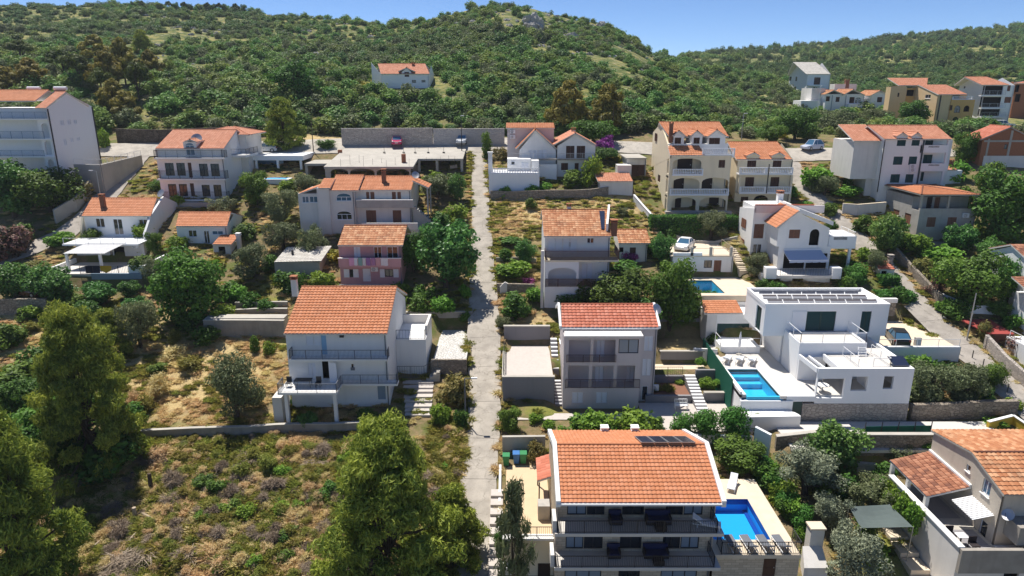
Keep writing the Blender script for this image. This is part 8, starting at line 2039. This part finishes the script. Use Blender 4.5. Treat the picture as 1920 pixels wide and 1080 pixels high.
a_=at_z(Z14[0]+262/3.6,Z14[1]+480/3.6,zd1);lounger(a_,-25,'white sun lounger alone at the far end of the front pool')
for k,nm in enumerate(('first','second','third','fourth')):lounger(Vector((XD0+1.5+k*1.15,YD0+.82,zd1)),184,nm+' from the left of four dark loungers along the front pool railing','greyiron')
for k,nm in enumerate(('left','middle','right')):lounger(Vector((22.6+k*1.25+.1,67.0-.2*k,C-27.74)),150,nm+' of three white loungers behind the long villa pool')
lounger(Vector((FH['wx1']-.9,FH['Yb']+.75,FH['zt'])),75,'white lounger at the right end of the top balcony of the front house')
g=at_z(Z12[0]+342/3.6,Z12[1]+520/3.6,C-27.74);r=empty('parasol',g,'closed white parasol behind the long villa pool','parasol');MB().lathe(g,[(.3,.01),(.3,.08)],10).build('base',M['concrete'],r);MB().tube([g+Vector((0,0,.08)),g+Vector((0,0,2.6))],.03,6).build('pole',M['whitemetal'],r);MB().lathe(g,[(.05,.8),(.14,.95),(.17,1.3),(.12,2.1),(.04,2.55)],8).build('canopy',M['canvas'],r)
for x_,y_,lab in((905,715,'round white table under the villa veranda'),(905,772,'round glass table at the sunny edge of the villa veranda')):
 g=at_z(Z12[0]+x_/3.6,Z12[1]+y_/3.6,C-27.74);r=empty('garden_table',g,lab,'table');MB().lathe(g,[(.55,.7),(.55,.74)],18).build('top',M['whitemetal'],r);MB().lathe(g,[(.3,.01),(.06,.06),(.05,.7)],10).build('pedestal',M['steel'],r)
def seat_set(zf,fl):
 f=FH['h'];Y=FH['Y']
 for x0,x1,nm,back in((818,985,'sofa',1),(574,660,'armchair',0),(868,942,'coffee_table',2)):
  a,b=f.U(x0,680,Y),f.U(x1,680,Y);y0=Y-.95 if back!=2 else Y-1.65
  r=empty('garden_'+nm if back==1 else nm,((a+b)/2,y0,zf),{1:'navy cushioned sofa',0:'navy armchair',2:'dark wicker coffee table'}[back]+' on the '+fl+' balcony of the front house',{1:'sofa',0:'armchair',2:'coffee table'}[back])
  MB().box(a,b,y0,y0+.75,zf+.05,zf+.30).build('base',M['wicker'],r);MB().box(a+.05,b-.05,y0-.02,y0+.6,zf+.302,zf+.42).build('cushion',M['navy' if back!=2 else 'wicker'],r)
  if back!=2:MB().box(a,b,y0+.6,y0+.75,zf+.302,zf+.82).build('backrest',M['navy'],r);[MB().box(q,q+.12,y0,y0+.59,zf+.302,zf+.6).build('armrest',M['wicker'],r)for q in(a,b-.12)]
seat_set(FH['zt'],'upper');seat_set(FH['zl'],'lower')
zz=WL.V(908,WL.Y-3);xx=WL.U(800,850,WL.Y-1.5);r=empty('garden_table',(xx,WL.Y-1.6,zz),'dark garden table on the lower balcony of the white house','table');MB().box(xx-.8,xx+.8,WL.Y-2.0,WL.Y-1.2,zz+.7,zz+.75).build('top',M['iron'],r);[MB().bar((xx+p,WL.Y-1.6+q,zz+.01),(xx+p,WL.Y-1.6+q,zz+.7),.05).build('leg',M['iron'],r)for p in(-.7,.7)for q in(-.3,.3)]
for k,d in enumerate((-1.4,1.4)):r=empty('garden_chair',(xx+d,WL.Y-1.6,zz),('left' if k==0 else 'right')+' dark plastic chair at the table on the white house balcony','chair');MB().box(xx+d-.25,xx+d+.25,WL.Y-1.85,WL.Y-1.35,zz+.4,zz+.46).build('seat',M['iron'],r);MB().box(xx+d-.25,xx+d+.25,WL.Y-1.38,WL.Y-1.33,zz+.462,zz+.95).build('backrest',M['iron'],r);[MB().bar((xx+d+p,WL.Y-1.6+q,zz+.01),(xx+d+p,WL.Y-1.6+q,zz+.4),.04).build('leg',M['iron'],r)for p in(-.2,.2)for q in(-.2,.2)]
a_,b_=at(Z12[0]+1150/3.6,Z12[1]+548/3.6,61.6),at(Z12[0]+1150/3.6,Z12[1]+468/3.6,62.4);r=empty('ladder',a_,'white metal ladder leaning on the roof terrace edge of the villa','ladder');v=Vector((.75,0,0));mb=MB();mb.bar(a_,b_,.06);mb.bar(a_+v,b_+v,.06);mb.build('rails',M['whitemetal'],r)
for k in range(5):MB().bar(a_.lerp(b_,(k+.5)/5),a_.lerp(b_,(k+.5)/5)+v,.05).build('rung',M['whitemetal'],r)
h=House('garden_hut','low garden hut with grey corrugated roof and a dark stove pipe among the olive trees','hut',(552,518),Z6);Y=h.Y;h.body((302,690,640,800),'greyplaster',4.2,down=1);A,B_=h.P(296,688,Y-.2),h.P(650,680,Y-.2);h.slope(A,B_,(B_.x+.2,Y+4.4,B_.z+.9),(A.x+.3,Y+4.4,A.z+.9),'pale','concrete');P_=h.P(437,630,Y+2);h.mbox('stove_pipe',(P_.x-.12,P_.x+.12,Y+1.8,Y+2.05,P_.z-1,P_.z+.6),'iron')
h=House('barbecue','small white barbecue hut with orange tiles and stone chimney beside the lane','barbecue',(1663,521),Z8);Y=h.Y;h.body((1640,700,1745,765),'white',1.6,[(1650,712,1690,750,'X')]);A,B_=h.P(1630,702,Y-.15),h.P(1755,702,Y-.15);h.slope(A,B_,(B_.x,Y+1.7,B_.z+.7),(A.x+.2,Y+1.7,A.z+.7),'red');h.chimney(h.U(1715,640,Y+1.2),Y+1.2,h.V(655,Y+1.2),.5,.8,'palestone','palestone')
h=House('garden_shed','low shed with flat red sheet roof at the right edge','shed',(1874,645),ZB);Y=h.Y;h.body((400,1000,620,1080),'redwood',2.4,down=1);q=h.rect((340,990,622,1012),Y-.2);mb=MB();mb.prism([(q[0]+.4,Y-.3,q[2]),(q[1],Y-.3,q[2]),(q[1]-.4,Y+3.4,q[2]+.45),(q[0]-.6,Y+3.4,q[2]+.45)],(0,0,.08));mb.build('roof',M['redplastic'],h.root)
g=gnd(1525,1058);r=empty('barbecue',g,'tall white plastered outdoor chimney beside the front pool wall','barbecue');x,y,z=g;mb=MB();mb.box(x-.5,x+.5,y,y+.8,z-1,z+3.0);mb.build('chimney',M['offwhite'],r);MB().box(x-.58,x+.58,y-.08,y+.88,z+3.002,z+3.12).build('chimney_cap',M['deckstone'],r);mb=MB();mb.prism([(x-1.3,y-1.3,z+.7),(x+.45,y-1.3,z+.7),(x+.45,y-.01,z+1.6),(x-1.0,y-.01,z+1.6)],(0,0,-3));mb.build('hearth',M['offwhite'],r)
pts_=[at_z(x,y,C-30.9)for x,y in((1592,950),(1668,946),(1712,988),(1614,990))];r=empty('shade_canopy',gnd(1650,985),'dark grey shade cloth stretched over posts in the olive garden','canopy');mb=MB();n=6
gr=[[pts_[0].lerp(pts_[1],i/n).lerp(pts_[3].lerp(pts_[2],i/n),j/n)-Vector((0,0,.35*math.sin(math.pi*i/n)*math.sin(math.pi*j/n)))for i in range(n+1)]for j in range(n+1)]
for j in range(n):
 for i in range(n):mb.poly([gr[j][i],gr[j][i+1],gr[j+1][i+1],gr[j+1][i]])
mb.build('cloth',M['greynet'],r)
for p in pts_:MB().tube([Vector((p.x,p.y,hz(p.x,p.y)-.2)),p],.04,6).build('post',M['steel'],r)
a_,b_=gnd(1617,832),gnd(1740,830);r=empty('mesh_fence',a_,'dark green mesh fence along the lane below the villa','fence');a_.z=b_.z=a_.z+.35;MB().prism([a_,b_,b_+Vector((0,0,1.25)),a_+Vector((0,0,1.25))],(0,.03,0)).build('mesh_panel',M['greennet'],r)
for k in range(5):p=a_.lerp(b_,k/4);MB().bar(p-Vector((0,.05,.6)),p+Vector((0,-.05,1.7)),.06).build('post',M['iron'],r)
solid('villa_lane','grey concrete lane in front of the villa stone wall','path',[('paving',24.5,44.5,53.0,58.3,C-30.5,C-30.22,'greydeck')])
st=empty('garden_path',gnd(1706,1020),'stepped concrete path beside the stained wall of the beige house','path')
for k in range(6):y_=46.5-k*1.5;MB().box(29.2,30.6,y_-1.4,y_,hz(29.8,y_)-.6,hz(29.8,y_)+.15).build('slab',M['deckstone'],st)
g=gnd(945,552);r=empty('plaster_arch',g,'pale plaster arch topped garden wall at the road edge','wall');x,y,z=g;mb=MB();mb.prism([(x-.5+1.9*t,y+.8*t,z+1.5-1.3*max(0,t-.3)**1.0 if t>.3 else z+.9+2*t)for t in np.linspace(0,1,7)]+[(x+1.4,y+.8,z-.5),(x-.5,y,z-.5)],(0,.25,0));mb.build('wall_body',M['offwhite'],r)
solid('railing_slab','pale concrete strip with thin railing on top of the stained retaining wall','path',[('paving',*[(gnd(388,628).x),gnd(534,628).x],gnd(460,628).y+.2,gnd(460,628).y+1.6,gnd(460,632).z+.2,gnd(460,632).z+1.93,'concrete')])
hm=bpy.data.materials.new('thin_haze');hm.use_nodes=True;nt=hm.node_tree;nt.nodes.remove(nt.nodes['Principled BSDF'])
pv=nt.nodes.new('ShaderNodeVolumePrincipled');pv.inputs['Color'].default_value=(.80,.88,1,1);pv.inputs['Density'].default_value=.00016;pv.inputs['Anisotropy'].default_value=.2
nt.links.new(pv.outputs[0],nt.nodes['Material Output'].inputs['Volume'])
zmin=float(GZ.min())-1.0;zmax=max(CZ,float(GZ.max()))+14
tag(MB().box(-2900,2900,-420,4400,zmin,zmax).build('haze',hm),kind='stuff')
